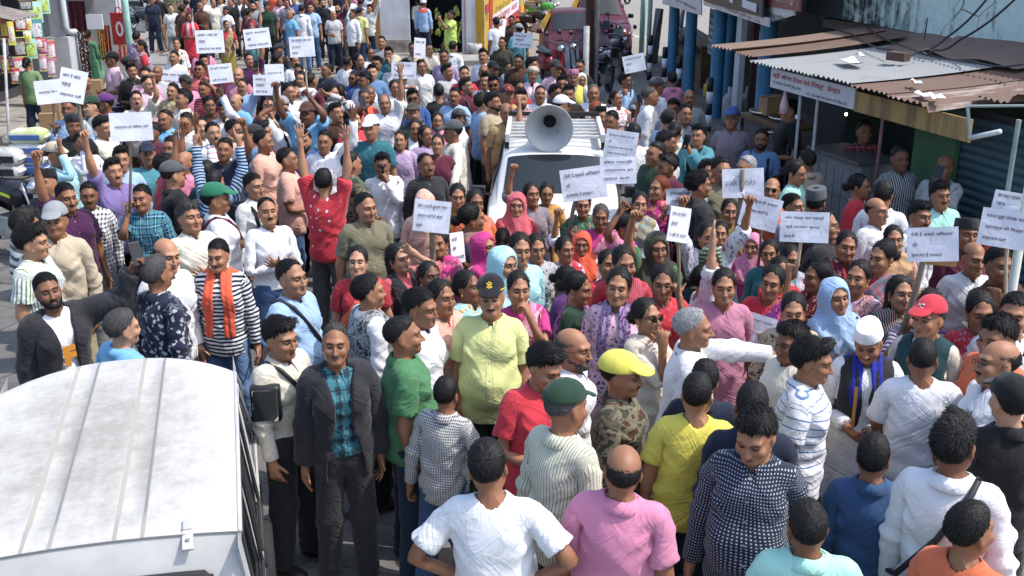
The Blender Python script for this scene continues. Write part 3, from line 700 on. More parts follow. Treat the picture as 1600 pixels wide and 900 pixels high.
def cloth_mat(spec, front=False, weave=.5):
    k = ('cloth', spec, front)
    if k in _mc: return _mc[k]
    p = spec.split('/'); pat, c1 = ('plain', PAL[p[0]]) if len(p) == 1 else (p[0], PAL[p[1]])
    c2 = PAL[p[2]] if len(p) > 2 else c1; c3 = PAL[p[3]] if len(p) > 3 else c2
    t = NT('cloth_'+spec.replace('/', '_')); at = t.n('Attribute', attribute_name='cloth', attribute_type='GEOMETRY').outputs['Vector']
    sx = t.n('SeparateXYZ', i_0=at).outputs; u, v = sx[0], sx[1]
    oi = t.n('ObjectInfo').outputs['Random']; off = t.n('VectorMath', operation='ADD', i_0=at).outputs[0]
    cx = t.n('CombineXYZ'); t.l(t.math('MULTIPLY', oi, 37.), cx.inputs[0]); t.l(t.math('MULTIPLY', oi, 11.), cx.inputs[1]); t.l(cx.outputs[0], off.node.inputs[1])
    def stripe(x, f, duty, ph=0.):
        fr = t.math('FRACT', t.math('MULTIPLY_ADD', x, f, ph)); return t.math('LESS_THAN', fr, duty)
    col = c1
    if pat == 'sv': col = t.mix(stripe(u, 42, .42), c1, c2)
    elif pat == 'svf': col = t.mix(stripe(u, 60, .25), c1, c2)
    elif pat == 'sh': col = t.mix(stripe(v, 32, .5), c1, c2)
    elif pat == 'shw': col = t.mix(stripe(v, 15, .45), c1, c2)
    elif pat == 'shf': col = t.mix(stripe(v, 22, .16), c1, c2)
    elif pat in ('ck', 'ckf'):
        f = 26 if pat == 'ck' else 60
        a = t.math('ADD', t.math('MULTIPLY', stripe(u, f, .42), .5), t.math('MULTIPLY', stripe(v, f, .42), .5))
        col = t.ramp(a, [(.0, c1), (.5, tuple((x+y)/2 for x, y in zip(c1, c2))), (1., c2)])
    elif pat == 'pl':
        a = t.mix(t.math('MULTIPLY', stripe(u, 13, .45), .55), c1, c2); a = t.mix(t.math('MULTIPLY', stripe(v, 13, .45), .55), a, c2)
        a = t.mix(t.math('MULTIPLY', stripe(u, 13, .10, .3), .8), a, c3); col = t.mix(t.math('MULTIPLY', stripe(v, 13, .10, .3), .8), a, c3)
    elif pat in ('fl', 'pz'):
        vo = t.n('TexVoronoi', i_Scale=34 if pat == 'fl' else 24, i_Randomness=1.); n2 = t.n('TexNoise', i_Scale=30., i_Detail=2.)
        ds = t.n('VectorMath', operation='MULTIPLY_ADD', i_0=n2.outputs[1]); ds.inputs[1].default_value = (.05,)*3; t.l(off, n2.inputs[0]); t.l(off, ds.inputs[2]); t.l(ds.outputs[0], vo.inputs['Vector'])
        col = t.mix(t.math('LESS_THAN', vo.outputs['Distance'], .34), c1, c2)
        if len(p) > 3: col = t.mix(t.math('LESS_THAN', vo.outputs['Distance'], .15), col, c3)
    elif pat == 'dt':
        fu = t.math('SUBTRACT', t.math('FRACT', t.math('MULTIPLY', u, 70)), .5); fv = t.math('SUBTRACT', t.math('FRACT', t.math('MULTIPLY', v, 70)), .5)
        d = t.math('ADD', t.math('MULTIPLY', fu, fu), t.math('MULTIPLY', fv, fv)); col = t.mix(t.math('LESS_THAN', d, .05), c1, c2)
    elif pat == 'dtb':
        vo = t.n('TexVoronoi', i_Scale=11., i_Randomness=.35); t.l(off, vo.inputs['Vector']); col = t.mix(t.math('LESS_THAN', vo.outputs['Distance'], .16), c1, c2)
    elif pat == 'cm':
        a = t.noise(off, 14, 2, .5); col = t.ramp(a, [(0, c1), (.44, c1), (.45, c2), (.56, c2), (.57, c3), (1, c3)]); col.node.color_ramp.interpolation = 'CONSTANT'
    elif pat == 'pr':
        a = t.noise(off, 20, 3, .6, 1.); col = t.ramp(a, [(.40, c1), (.5, c2), (.62, c3)])
    elif pat == 'bd':                                       # plain with a border band low down
        col = t.mix(t.math('LESS_THAN', v, .62), c1, c2)
    elif pat == 'pn':                                       # panel print on the chest
        m = t.math('MULTIPLY', t.math('LESS_THAN', t.math('ABSOLUTE', u), .085), t.math('LESS_THAN', t.math('ABSOLUTE', t.math('SUBTRACT', v, 1.24)), .035))
        n_ = t.math('GREATER_THAN', t.noise(at, 60, 2), .5); col = t.mix(t.math('MULTIPLY', m, n_), c1, c2)
    fine = t.noise(off, 9, 5, .6)
    if not hasattr(col, 'is_output'): col = t.mix(0., (*col, 1), (*col, 1))
    col = t.mix(t.math('MULTIPLY_ADD', fine, .5, -.12), col, tuple(.55*x for x in c1)) if False else t.mix(.16, col, t.mix(fine, (.25, .25, .25), (1, 1, 1)), 'MULTIPLY')
    if front:                                               # button placket and pocket seams are sewn lines
        ab = t.math('ABSOLUTE', t.math('SUBTRACT', t.math('ABSOLUTE', u), .014)); ln = t.math('MULTIPLY', t.math('LESS_THAN', ab, .0016), t.math('LESS_THAN', sx[2], .5))
        fv = t.math('SUBTRACT', t.math('FRACT', t.math('MULTIPLY', v, 11.)), .5); bt = t.math('LESS_THAN', t.math('ADD', t.math('MULTIPLY', u, u), t.math('MULTIPLY', t.math('MULTIPLY', fv, fv), .0083)), .00003)
        bt = t.math('MULTIPLY', bt, t.math('LESS_THAN', sx[2], .5))
        col = t.mix(t.math('MULTIPLY', ln, .55), col, tuple(.3*x for x in c1)); col = t.mix(t.math('MULTIPLY', bt, .8), col, (.25, .24, .22))
    # creases: soft stretched noise in cloth space
    hs = []
    for rot_, sc_ in ((.65, (3.6, 10.5, 1)), (-.85, (4.4, 11, 1))):
        mp = t.n('Mapping', vector_type='POINT'); t.l(off, mp.inputs[0]); mp.inputs['Rotation'].default_value = (0, 0, rot_); mq = t.n('Mapping'); t.l(mp.outputs[0], mq.inputs[0]); mq.inputs['Scale'].default_value = sc_
        w1 = t.n('TexNoise', i_Scale=1., i_Detail=2.5, i_Roughness=.5, i_Distortion=1.1); t.l(mq.outputs[0], w1.inputs[0]); a_ = t.math('ABSOLUTE', t.math('SUBTRACT', w1.outputs[0], .5)); hs.append(t.math('POWER', t.math('SUBTRACT', 1., t.math('MULTIPLY', a_, 2.)), 3.))
    md = t.noise(off, 2.6, 1); h = t.math('ADD', t.math('MULTIPLY', t.math('MULTIPLY', t.math('ADD', hs[0], t.math('MULTIPLY', hs[1], .45)), md), .7), t.math('MULTIPLY', t.noise(off, 240, 2), .03)); t.bump(h, .5, .030)
    _mc[k] = t.set(col, .86, 0, .22, .12); return _mc[k]
def skin_mat(i):
    k = ('skin', i)
    if k in _mc: return _mc[k]
    c = [(.39, .205, .122), (.33, .165, .094), (.275, .130, .071), (.20, .090, .049), (.44, .248, .158), (.145, .063, .036)][i]
    t = NT('skin'); pa = t.n('Attribute', attribute_name='paint'); g = t.n('TexCoord').outputs['Object']
    n1 = t.noise(g, 14, 4); n2 = t.noise(g, 90, 3)
    base = t.mix(t.math('MULTIPLY', n1, .55), c, (c[0]*.82, c[1]*.66, c[2]*.60)); base = t.mix(t.math('MULTIPLY', n2, .18), base, tuple(x*.55 for x in c))
    t.bump(n2, .15, .003); _mc[k] = t.set(t.mix(pa.outputs['Alpha'], base, pa.outputs['Color']), .52, 0, .35, Subsurface_Weight=0.)
    return _mc[k]
def hair_mat(c):
    k = ('hair', c)
    if k in _mc: return _mc[k]
    base = dict(black=(.0065, .0058, .0056), brown=(.022, .014, .010), grey=(.11, .105, .10), lgrey=(.27, .265, .255), salt=(.05, .047, .045), henna=(.12, .03, .012))[c]
    t = NT('hair'); g = t.n('TexCoord').outputs['Object']; mp = t.n('Mapping'); t.l(g, mp.inputs[0]); mp.inputs['Scale'].default_value = (90, 22, 60)
    n = t.noise(mp.outputs[0], 1., 3, .6, .6); t.bump(n, .35, .004)
    if c in ('salt', 'grey', 'lgrey'): n2 = t.noise(mp.outputs[0], 7., 2); base = t.mix(t.ramp(n2, [(.38, (0, 0, 0)), (.62, (1, 1, 1))]), tuple(x*.25 for x in base), tuple(min(.5, x*2.2) for x in base)); _mc[k] = t.set(base, .6, 0, .2); return _mc[k]
    _mc[k] = t.set(t.mix(t.math('MULTIPLY', n, .8), base, tuple(x*1.8+.002 for x in base)), .58, 0, .22); return _mc[k]
# ---- small things worn on the head, shared between people ----
def acc_meshes():
    m = MB()
    for sx in (1, -1):
        pts = [(sx*(.034+.021*math.cos(a)), -.1085+.006*abs(math.cos(a)), 1.588+.015*math.sin(a)) for a in [2*math.pi*k/12 for k in range(13)]]; m.tube(pts, .0017, 5, False)
        m.tube([(sx*.056, -.100, 1.592), (sx*.083, -.03, 1.594), (sx*.084, .02, 1.585)], .0016, 5)
    m.tube([(-.012, -.111, 1.591), (.012, -.111, 1.591)], .0017, 5); TPL['glasses'] = [(m.mesh('glasses', True), None, None)]
    m = MB()
    for sx in (1, -1):
        m.add([(sx*(.035+.024*math.cos(a)), -.1095+.012*max(0, math.cos(a)), 1.588+.018*math.sin(a)) for a in [2*math.pi*k/12 for k in range(12)]], [tuple(range(12))])
        m.add([(sx*(.035+.024*math.cos(a)), -.1045+.012*max(0, math.cos(a)), 1.588+.018*math.sin(a)) for a in [2*math.pi*k/12 for k in range(12)]], [tuple(range(12))])
        m.tube([(sx*.056, -.100, 1.596), (sx*.083, -.03, 1.597), (sx*.084, .02, 1.585)], .0026, 5)
    m.tube([(-.014, -.110, 1.598), (.014, -.110, 1.598)], .0026, 5); TPL['sunglasses'] = [(m.mesh('sunglasses', True), None, None)]
    m = MB(); m.lathe([(0, .0022), (.0056, .0014), (.0062, 0)], 8, Matrix.Rotation(R(80), 3, 'X'), (0, -.0845, 1.626)); TPL['bindi'] = [(m.mesh('bindi', True), None, None)]
    
    for nm_, q in (('earringL', 1), ('earringR', -1)): m = MB(); m.lathe([(0, -.013), (.007, -.006), (.004, .004), (0, .008)], 8, None, (q*.083, .004, 1.538)); TPL[nm_] = [(m.mesh('earring', True), None, None)]
    m = MB(); m.box((0, 0, 0), (.075, .008, .155)); TPL['phone'] = [(m.mesh('mobile_phone', False, .003), None, None)]
    m = MB(); m.tube([(0, 0, -.09), (0, 0, .05)], [.012, .014], 10); m.lathe([(.014, .05), (.024, .06), (.026, .085), (.018, .105), (0, .112)], 12); TPL['mic'] = [(m.mesh('microphone', True), None, None)]
    m = MB()
    for sx in (-.11, .11): m.tube([(sx, .09, 1.10), (sx, .145, 1.30), (sx*.95, .10, 1.415), (sx*.95, .0, 1.452), (sx, -.10, 1.38), (sx*1.05, -.145, 1.25), (sx*1.2, -.10, 1.08), (sx*1.35, .0, 1.03)], .019, 6)
    m.box((0, .20, 1.22), (.30, .16, .42)); me = m.mesh('backpack', True, .02)
    P = np.empty(len(me.vertices)*3, np.float32); me.vertices.foreach_get('co', P); P = P.reshape(-1, 3); TPL['backpack'] = [(me, P, weights(P, True))]*2
    for nm, fl in (('strap', 1), ('bangle', 0)):
        m = MB()
        if fl: m.tube([(-.11, .02, 1.468), (-.085, -.07, 1.43), (-.05, -.128, 1.35), (.05, -.168, 1.2), (.17, -.135, 1.0), (.225, 0, .93), (.16, .145, 1.02), (0, .165, 1.25), (-.07, .13, 1.38), (-.10, .08, 1.44), (-.11, .02, 1.468)], .014, 6, False)
        me = m.mesh(nm, True)
        if fl: P = np.empty(len(me.vertices)*3, np.float32); me.vertices.foreach_get('co', P); P = P.reshape(-1, 3); TPL[nm] = [(me, P, weights(P, True))]*2
    m = MB(); m.tube([(0, -.062+.0, 1.455)]+[(.075*math.sin(a), .012-.085*math.cos(a), 1.452-.045*(1+math.cos(a))*.5) for a in [2*math.pi*k/16 for k in range(17)]], .005, 5, False)
    me = m.mesh('necklace', True); P = np.empty(len(me.vertices)*3, np.float32); me.vertices.foreach_get('co', P); P = P.reshape(-1, 3); TPL['necklace'] = [(me, P, weights(P, True))]*2
ARM = {'h': 'hang', 'k': 'hips', 'f': 'fold', 'c': 'clasp', 'b': 'behind', 'F': 'fist', 'P': 'point', 'W': 'wave', 'U': 'up', 'S': 'shield', 'M': 'mouth', 'p': 'phone', 'V': 'phoneup', 'H': 'hold', 'w': 'forward', 'o': 'out', 'l': 'outl', 'x': 'pocket', 'B': 'back', 'e': 'ear', 'r': 'reach', 'T': 'phonehigh'}
PART_NAME = {'polo': 'polo_shirt', 'bpolo': 'polo_shirt', 'tee': 't_shirt', 'btee': 't_shirt', 'bshirt': 'shirt', 'tuck': 'shirt', 'inner': 'undershirt', 'pallu': 'sari_drape', 'skirt': 'skirt', 'kameez': 'tunic', 'vest': 'waistcoat',
             'dupatta': 'scarf', 'stole': 'scarf', 'hood': 'head_scarf', 'gandhi': 'cap', 'topi': 'cap', 'strap': 'bag_strap', 'phone': 'phone', 'mic': 'microphone'}
PLACKET = ('polo', 'shirt', 'bshirt', 'tuck', 'bpolo', 'kurta')
PEOPLE = []; BYTAG = {}; NPOLY = [0]
def mat4(RT, sc=1.): Rm, T = RT; return Matrix([[*[float(x) for x in Rm[i]], float(T[i])] for i in range(3)]+[[0, 0, 0, 1]])
def make_person(rec):
    px, py, yaw, sex, pose, top, bottom, head, face, label, key, pos, H, seed = rec
    r = random.Random(seed); dist = pos.length; lod = 0 if dist < 9.6 else 1
    pp = pose.split(':'); P = {}; arm_pose(P, 'L', ARM[pp[0][0]], r); arm_pose(P, 'R', ARM[pp[0][1]], r)
    hy = float(pp[1]) if len(pp) > 1 and pp[1] else r.uniform(-12, 12); yw_ = abs((yaw+180) % 360-180); hp = float(pp[2]) if len(pp) > 2 and pp[2] else (r.uniform(-13, -1) if yw_ < 60 else r.uniform(-4, 6)); ln = float(pp[3]) if len(pp) > 3 else r.uniform(-2, 3)
    P['head'] = eul(R(hp*.65), R(r.uniform(-5, 5)), R(hy*.65)); P['neck'] = eul(R(hp*.35), 0, R(hy*.35))
    P['spine'] = eul(R(ln*.5), R(r.uniform(-2.5, 2.5)), 0); P['chest'] = eul(R(ln*.5), R(r.uniform(-2, 2)), R(r.uniform(-5, 5)))
    a = r.uniform(-4, 6)
    P['thL'] = eul(R(a*.6), R(-r.uniform(0, 4)), 0); P['thR'] = eul(R(-a*.6), R(r.uniform(0, 4)), 0); P['shnL'] = eul(R(max(0, -a)*.8), 0, 0); P['shnR'] = eul(R(max(0, a)*.8), 0, 0)
    P['hs'] = r.uniform(.99, 1.03) if sex == 'm' else r.uniform(1.0, 1.05)
    extra = rec_extra.get(key) if key else None
    sc = H/1.76; root = empty('person', pos, R(yaw)); fat = r.uniform(.91, .98) if sex == 'm' else r.uniform(.87, .93)
    if any(t.split(':')[0] in ('bpolo', 'bshirt', 'btee') for t in top.split('+')): fat *= 1.03
    root.scale = (sc*fat, sc*r.uniform(1., 1.05)*(1 if sex == 'm' else .96), sc)
    tag(root, label, 'person', 'people in the crowd')
    if extra: extra(P, root, pos, R(yaw), sc)
    B, M = solve(P)
    hv = [r.uniform(-1, 1) for _ in range(7)]
    def face_shape(V):
        V = V.copy(); z = V[:, 2]; f = smoothstep(1.485, 1.50, z)*smoothstep(1.62, 1.57, z)*(np.abs(V[:, 0]) < .075); fr = f*smoothstep(-.0, -.05, V[:, 1])
        V[:, 0] *= 1+f*.07*hv[0]*(V[:, 1] < .02)
        V[:, 2] -= .006*hv[1]*smoothstep(1.53, 1.50, z)*smoothstep(1.47, 1.49, z)*(V[:, 1] < -.02)
        nz = np.exp(-(V[:, 0]/.018)**2-((z-1.556)/.016)**2)*(V[:, 1] < -.07); V[:, 1] -= .0045*hv[2]*nz; V[:, 0] *= 1+.22*hv[3]*nz; V[:, 2] -= .004*hv[4]*nz
        ck = np.exp(-((np.abs(V[:, 0])-.042)/.022)**2-((z-1.55)/.025)**2)*fr; V[:, 0] *= 1+.09*hv[5]*ck; V[:, 1] -= .004*hv[5]*ck
        mo = np.exp(-(V[:, 0]/.03)**2-((z-1.515)/.012)**2)*fr; V[:, 2] -= .004*max(0, hv[6])*mo*(z < 1.522); return V
    def put(k, name, mat, l2=None):
        me, V, W = TPL[k][min(lod if l2 is None else l2, len(TPL[k])-1)]
        if W is not None:
            if k == 'body': V = face_shape(V)
            me = me.copy(); me.vertices.foreach_set('co', np.ascontiguousarray(skin(V, W, B), np.float32).ravel()); o = link(name, me, root, mat); NPOLY[0] += len(me.polygons)
        else:
            o = bpy.data.objects.new(name, me); COL.objects.link(o); o.parent = root
            if not me.materials: me.materials.append(None)
            o.material_slots[0].link = 'OBJECT'; o.material_slots[0].material = mat; o.matrix_local = mat4(M['head'])
        return o
    si = r.choice([0, 1, 1, 2, 2, 3, 0, 4]) if 's' not in face else int(face[face.index('s')+1])
    put('body', 'body', skin_mat(si))
    tops = [t.split(':') for t in top.split('+')]
    for k, c in tops:
        if sex == 'f' and k in ('pallu', 'dupatta', 'stole') and '/' not in c: c = r.choice(['svf/%s/%s', 'pr/%s/%s/%s', 'pz/%s/%s', 'fl/%s/%s']).replace('%s', c, 1).replace('%s', r.choice(['lpink', 'gold', 'peach', 'rose', 'coral']), 1).replace('%s', c)
        o = put(k, PART_NAME.get(k, k), cloth_mat(c, k in PLACKET) if k not in ('backpack', 'strap', 'necklace') else plain('bag_'+c if k != 'necklace' else 'beads_'+c, PAL[c], .6))
        cn_ = {'polo': 'fold_collar', 'bpolo': 'fold_collar', 'shirt': 'fold_collar', 'bshirt': 'fold_collar', 'tuck': 'fold_collar', 'kurta': 'stand_collar', 'vest': 'stand_collar'}.get(k)
        if cn_: put(cn_, 'collar', cloth_mat(c))
    bk, bc = bottom.split(':') if ':' in bottom else ('trousers', bottom)
    put(bk, PART_NAME.get(bk, bk), cloth_mat(bc))
    hb = [t.split(':') for t in head.split('+')]
    for t in hb:
        k = t[0]; c = t[1] if len(t) > 1 else None
        if k in ('cap', 'gandhi', 'topi', 'turban', 'hood'): put(k, PART_NAME.get(k, k), cloth_mat(c or 'black'))
        elif k != 'none': put(k, 'hair', hair_mat(c or 'black'))
    hc = next((t[1] for t in hb if t[0] not in ('cap', 'gandhi', 'topi', 'turban', 'hood') and len(t) > 1), 'black')
    if 'M' in face: put('moustache', 'moustache', hair_mat(hc if hc != 'henna' else 'black'))
    if 'B' in face: put('beard', 'beard', hair_mat('grey' if 'W' in face else hc))
    if 'G' in face: put('glasses', 'glasses', plain('frame', (.02, .02, .02), .3))
    if 'S' in face: put('sunglasses', 'sunglasses', plain('dark_lens', (.006, .006, .007), .12))
    if 'b' in face or (sex == 'f' and yw_ < 75 and r.random() < .55): put('bindi', 'bindi', plain('bindi_red', (.35, .01, .02), .5))
    if sex == 'f' and lod == 0 and 'hood' not in head: [put(e_, 'earring', plain('gold_metal', (.55, .36, .08), .3, 1.)) for e_ in ('earringL', 'earringR')]
    if lod == 0 and bk == 'trousers':
        for s, sg in (('L', 1), ('R', -1)):
            o = put('shoe', 'shoe', plain('shoe_'+str(r.randrange(2)), [(.015, .013, .012), (.05, .028, .018)][r.randrange(2)], .45))
            o.matrix_local = mat4(M['ft'+s])@Matrix.Diagonal((sg, 1, 1, 1))
    def at_hand(k, s, name, mat, fwd=(0, 0, 1), off=(0, 0, 0)):
        hp_ = Vector((*[float(x) for x in (M['ha'+s][0]@((KN-ADIR*.02)*np.array([1 if s == 'L' else -1, 1, 1]))+M['ha'+s][1])],))
        W_ = root.matrix_basis@Matrix.Translation(hp_+Vector(off)); o = bpy.data.objects.new(name, TPL[k][0][0]); COL.objects.link(o)
        if not o.data.materials: o.data.materials.append(mat)
        o.matrix_world = Matrix.Translation(W_.to_translation())@Matrix.Rotation(R(yaw), 4, 'Z')@Matrix.Rotation(R(-25 if k == 'phone' else 40), 4, 'X'); return o
    for s, ch in (('L', pp[0][0]), ('R', pp[0][1])):
        if ch in 'pVT' and not (ch == 'p' and pp[0][0] == pp[0][1] and s == 'R'):
            o = at_hand('phone', s, 'mobile_phone', plain('phone_black', (.012, .012, .014), .2), off=(0, -.02, .05)); tag(o, 'dark phone held by '+' '.join(label.split(',')[0].split()[:12]), 'phone', 'mobile phones in hands')
    if key == 'mic': o = at_hand('mic', 'L', 'microphone', plain('mic_black', (.015, .015, .017), .35), off=(-.01, -.02, .04)); tag(o, 'black hand microphone held to the mouth of the man in the white shirt', 'microphone')
    if key in ('badge', 'redcap', 'dredcap'):
        hm = mat4(M['head']); yel = plain('badge_gold', (.55, .36, .03), .6); wht = plain('badge_white', (.62, .60, .58), .6)
        def capz(a, e): c_, s_ = math.cos(e), math.sin(e); return Vector((.0945*c_*math.sin(a), .016-.1165*c_*math.cos(a), 1.634+.1005*s_))
        m = MB()
        if key == 'badge':
            for da, de, w_ in ((0, .55, .17), (0, .42, .26), (0, .30, .14), (-.16, .62, .07), (.16, .62, .07), (0, .70, .10)): m.sheet(lambda u, v: capz(da+(u-.5)*w_*1.6, de+(v-.5)*.09), 4, 2)
        else: m.sheet(lambda u, v: capz(-.1+(u-.5)*.55, .42+.12*math.sin(u*6)+(v-.5)*.10), 8, 2); m.sheet(lambda u, v: capz(.1+(u-.5)*.25, .56+(v-.5)*.08), 4, 2)
        o = m.build('emblem', wht if key == 'redcap' else yel, root, True); o.matrix_local = hm
        if key == 'badge': m = MB(); m.tube([capz(a, .10)+Vector((0, 0, .002)) for a in [-1.35+.225*i for i in range(13)]], .0045, 5); o = m.build('gold_cord', yel, root, True); o.matrix_local = hm
    if key == 'jacket':
        me = text_mesh('F', .17, .012); hm = mat4(M['chest']); 
        for v_ in me.vertices: v_.co = Vector((v_.co.x-.01, -.1435-.02*(1-abs(v_.co.y+.02)*4), v_.co.y+1.19))
        o = link('print', me, root, plain('print_orange', (.50, .20, .02), .7)); o.matrix_local = hm
    if key == 'gandhi':
        m = MB()
        for sx_ in (1, -1): m.sheet(lambda u, v: (sx_*(.055+.022*u), -.168-.012*v, 1.02+.34*v), 2, 8)
        o = m.build('gold_border', cloth_mat('gold'), root, True); o.matrix_local = mat4(M['chest'])
    rec_out = dict(root=root, M=M, pos=pos, yaw=R(yaw), sc=root.scale, label=label); PEOPLE.append(rec_out)
    if key: BYTAG[key] = rec_out
    return root
rec_extra = {}
# ================= THE PLACE =================
def text_mesh(s, size, bold=.0):
    c = bpy.data.curves.new('writing', 'FONT'); c.body = s; c.size = size; c.resolution_u = 1; c.align_x = 'CENTER'; c.align_y = 'CENTER'; c.offset = bold; c.space_line = .95
    o = bpy.data.objects.new('t', c); COL.objects.link(o); dg = bpy.context.evaluated_depsgraph_get(); me = bpy.data.meshes.new_from_object(o.evaluated_get(dg)); bpy.data.objects.remove(o); bpy.data.curves.remove(c); me.name = 'writing'; return me
def writing(s, size, mat, parent, loc, rot=(math.pi/2, 0, 0), width=None, bold=.0, height=None):
    me = text_mesh(s, size, bold); xs = [v.co.x for v in me.vertices]; ys = [v.co.y for v in me.vertices]
    k = width/max(1e-6, max(xs)-min(xs)) if width else 1.; kv = height/max(1e-6, max(ys)-min(ys)) if height else (k if width else 1.)
    for v in me.vertices: v.co.x *= k; v.co.y *= kv
    o = link('writing', me, parent, mat); o.location = loc; o.rotation_euler = rot; return o
class Fac:
    """a street front: local x runs along it, local y into the building"""
    def __init__(s, name, A, B):
        A = Vector((A[0], A[1], 0)); B = Vector((B[0], B[1], 0)); s.O = A; s.X = (B-A).normalized(); s.n = Vector((-s.X.y, s.X.x, 0)); s.rz = math.atan2(s.X.y, s.X.x); s.name = name; s.L = (B-A).length
    def pt(s, px, py, set_=0.):
        d = ray(px, py); C = Vector((0, 0, CAM_H)); P0 = s.O+s.n*set_; t = (P0-C).dot(s.n)/d.dot(s.n); p = C+d*t-s.O
        return Vector((p.dot(s.X), set_, p.z))
    def root(s, name): return empty(name, s.O, s.rz)
    def w(s, v): return s.O+s.X*v[0]+s.n*v[1]+Vector((0, 0, v[2]))
# ---- ground ----
def ground_mat():
    t = NT('asphalt'); g = t.n('TexCoord').outputs['Object']; a = t.noise(g, .35, 5, .6); b = t.noise(g, 3.2, 6, .65); f = t.noise(g, 60, 3); sy = t.n('SeparateXYZ', i_0=g).outputs[1]
    base = t.mix(t.ramp(b, [(.38, (0, 0, 0)), (.66, (1, 1, 1))]), (.115, .112, .108), (.20, .193, .18))
    dust = t.mix(b, (.215, .20, .18), (.31, .29, .255)); far = t.math('ADD', t.math('MULTIPLY', sy, .09), t.math('MULTIPLY', a, 1.5))
    col = t.mix(t.ramp(t.math('MULTIPLY', far, .25), [(.50, (0, 0, 0)), (.72, (1, 1, 1))]), base, dust); vo = t.n('TexVoronoi', i_Scale=.8, feature='DISTANCE_TO_EDGE'); wv = t.n('VectorMath', operation='MULTIPLY_ADD', i_0=t.n('TexNoise', i_Scale=2.).outputs[1]); wv.inputs[1].default_value = (.8,)*3; t.l(g, wv.inputs[2]); t.l(wv.outputs[0], vo.inputs['Vector'])
    col = t.mix(t.math('MULTIPLY', t.math('LESS_THAN', vo.outputs['Distance'], .012), .5), col, (.05, .048, .045)); col = t.mix(t.math('MULTIPLY', f, .35), col, (.06, .058, .055)); t.bump(f, .5, .006)
    return t.set(col, .93, 0, .2)
m = MB(); m.sheet(lambda u, v: ((u-.5)*400, -20+v*420, 0), 8, 8); tag(m.build('ground', ground_mat()), kind='structure')
road_paint = weathered('road_paint', (.62, .61, .57), .8, .3, 4)
p, q = atz(950, 51, 0), atz(1010, 59, 0); dr = (q-p).normalized(); cr = Vector((-dr.y, dr.x, 0))*.13
m = MB(); m.add([(p-cr)+Vector((0, 0, .004)), q-cr+Vector((0, 0, .004)), q+cr+Vector((0, 0, .004)), p+cr+Vector((0, 0, .004))], [(0, 1, 2, 3)]); tag(m.build('road_marking', road_paint), kind='structure')
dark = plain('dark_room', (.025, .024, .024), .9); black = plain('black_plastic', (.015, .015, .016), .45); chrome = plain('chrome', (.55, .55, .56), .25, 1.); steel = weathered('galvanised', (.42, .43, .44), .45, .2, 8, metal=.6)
rubber = plain('rubber', (.02, .02, .021), .85); glass_dark = plain('tinted_glass', (.012, .016, .017), .06, 0, .6); wood = weathered('old_wood', (.20, .115, .06), .7, .35, 5); paper_white = plain('white_paper', (.72, .72, .74), .75)
ink_black = plain('ink_black', (.02, .02, .03), .7); ink_red = plain('ink_red', (.34, .02, .035), .6)

# ---- cars ----
def loft(stations, prof):
    m = MB(); rings = []
    for st in stations:
        half = prof(st); ring = [(x, st['y'], z) for x, z in half]+[(-x, st['y'], z) for x, z in half[::-1][1:]]; rings.append(ring)
    n = len(rings[0]); vs = [v for r in rings for v in r]; fs = []
    for i in range(len(rings)-1):
        for k in range(n-1): fs.append((i*n+k, i*n+k+1, (i+1)*n+k+1, (i+1)*n+k))
    fs.append(tuple(range(n))); fs.append(tuple((len(rings)-1)*n+k for k in range(n))[::-1]); m.add(vs, fs); return m
def wheel(root, x, y, r=.27, w=.15):
    M = Matrix.Rotation(math.pi/2, 3, 'Y'); m = MB(); m.lathe([(r*.62, -w/2), (r*.9, -w/2), (r, -w*.36), (r, w*.36), (r*.9, w/2), (r*.62, w/2)], 22, M, (x, y, r)); o = m.build('wheel', rubber, root, True)
    m = MB(); sg = 1 if x > 0 else -1; m.lathe([(0, sg*w*.38), (r*.25, sg*w*.42), (r*.5, sg*w*.30), (r*.64, sg*w*.46)], 16, M, (x, y, r)); m.build('rim', steel, o, True); return o
def quadpatch(m, P, nu=4, nv=3):
    a, b, c, d = [Vector(p) for p in P]; m.sheet(lambda u, v: (a*(1-u)+b*u)*(1-v)+(d*(1-u)+c*u)*v, nu, nv); return m
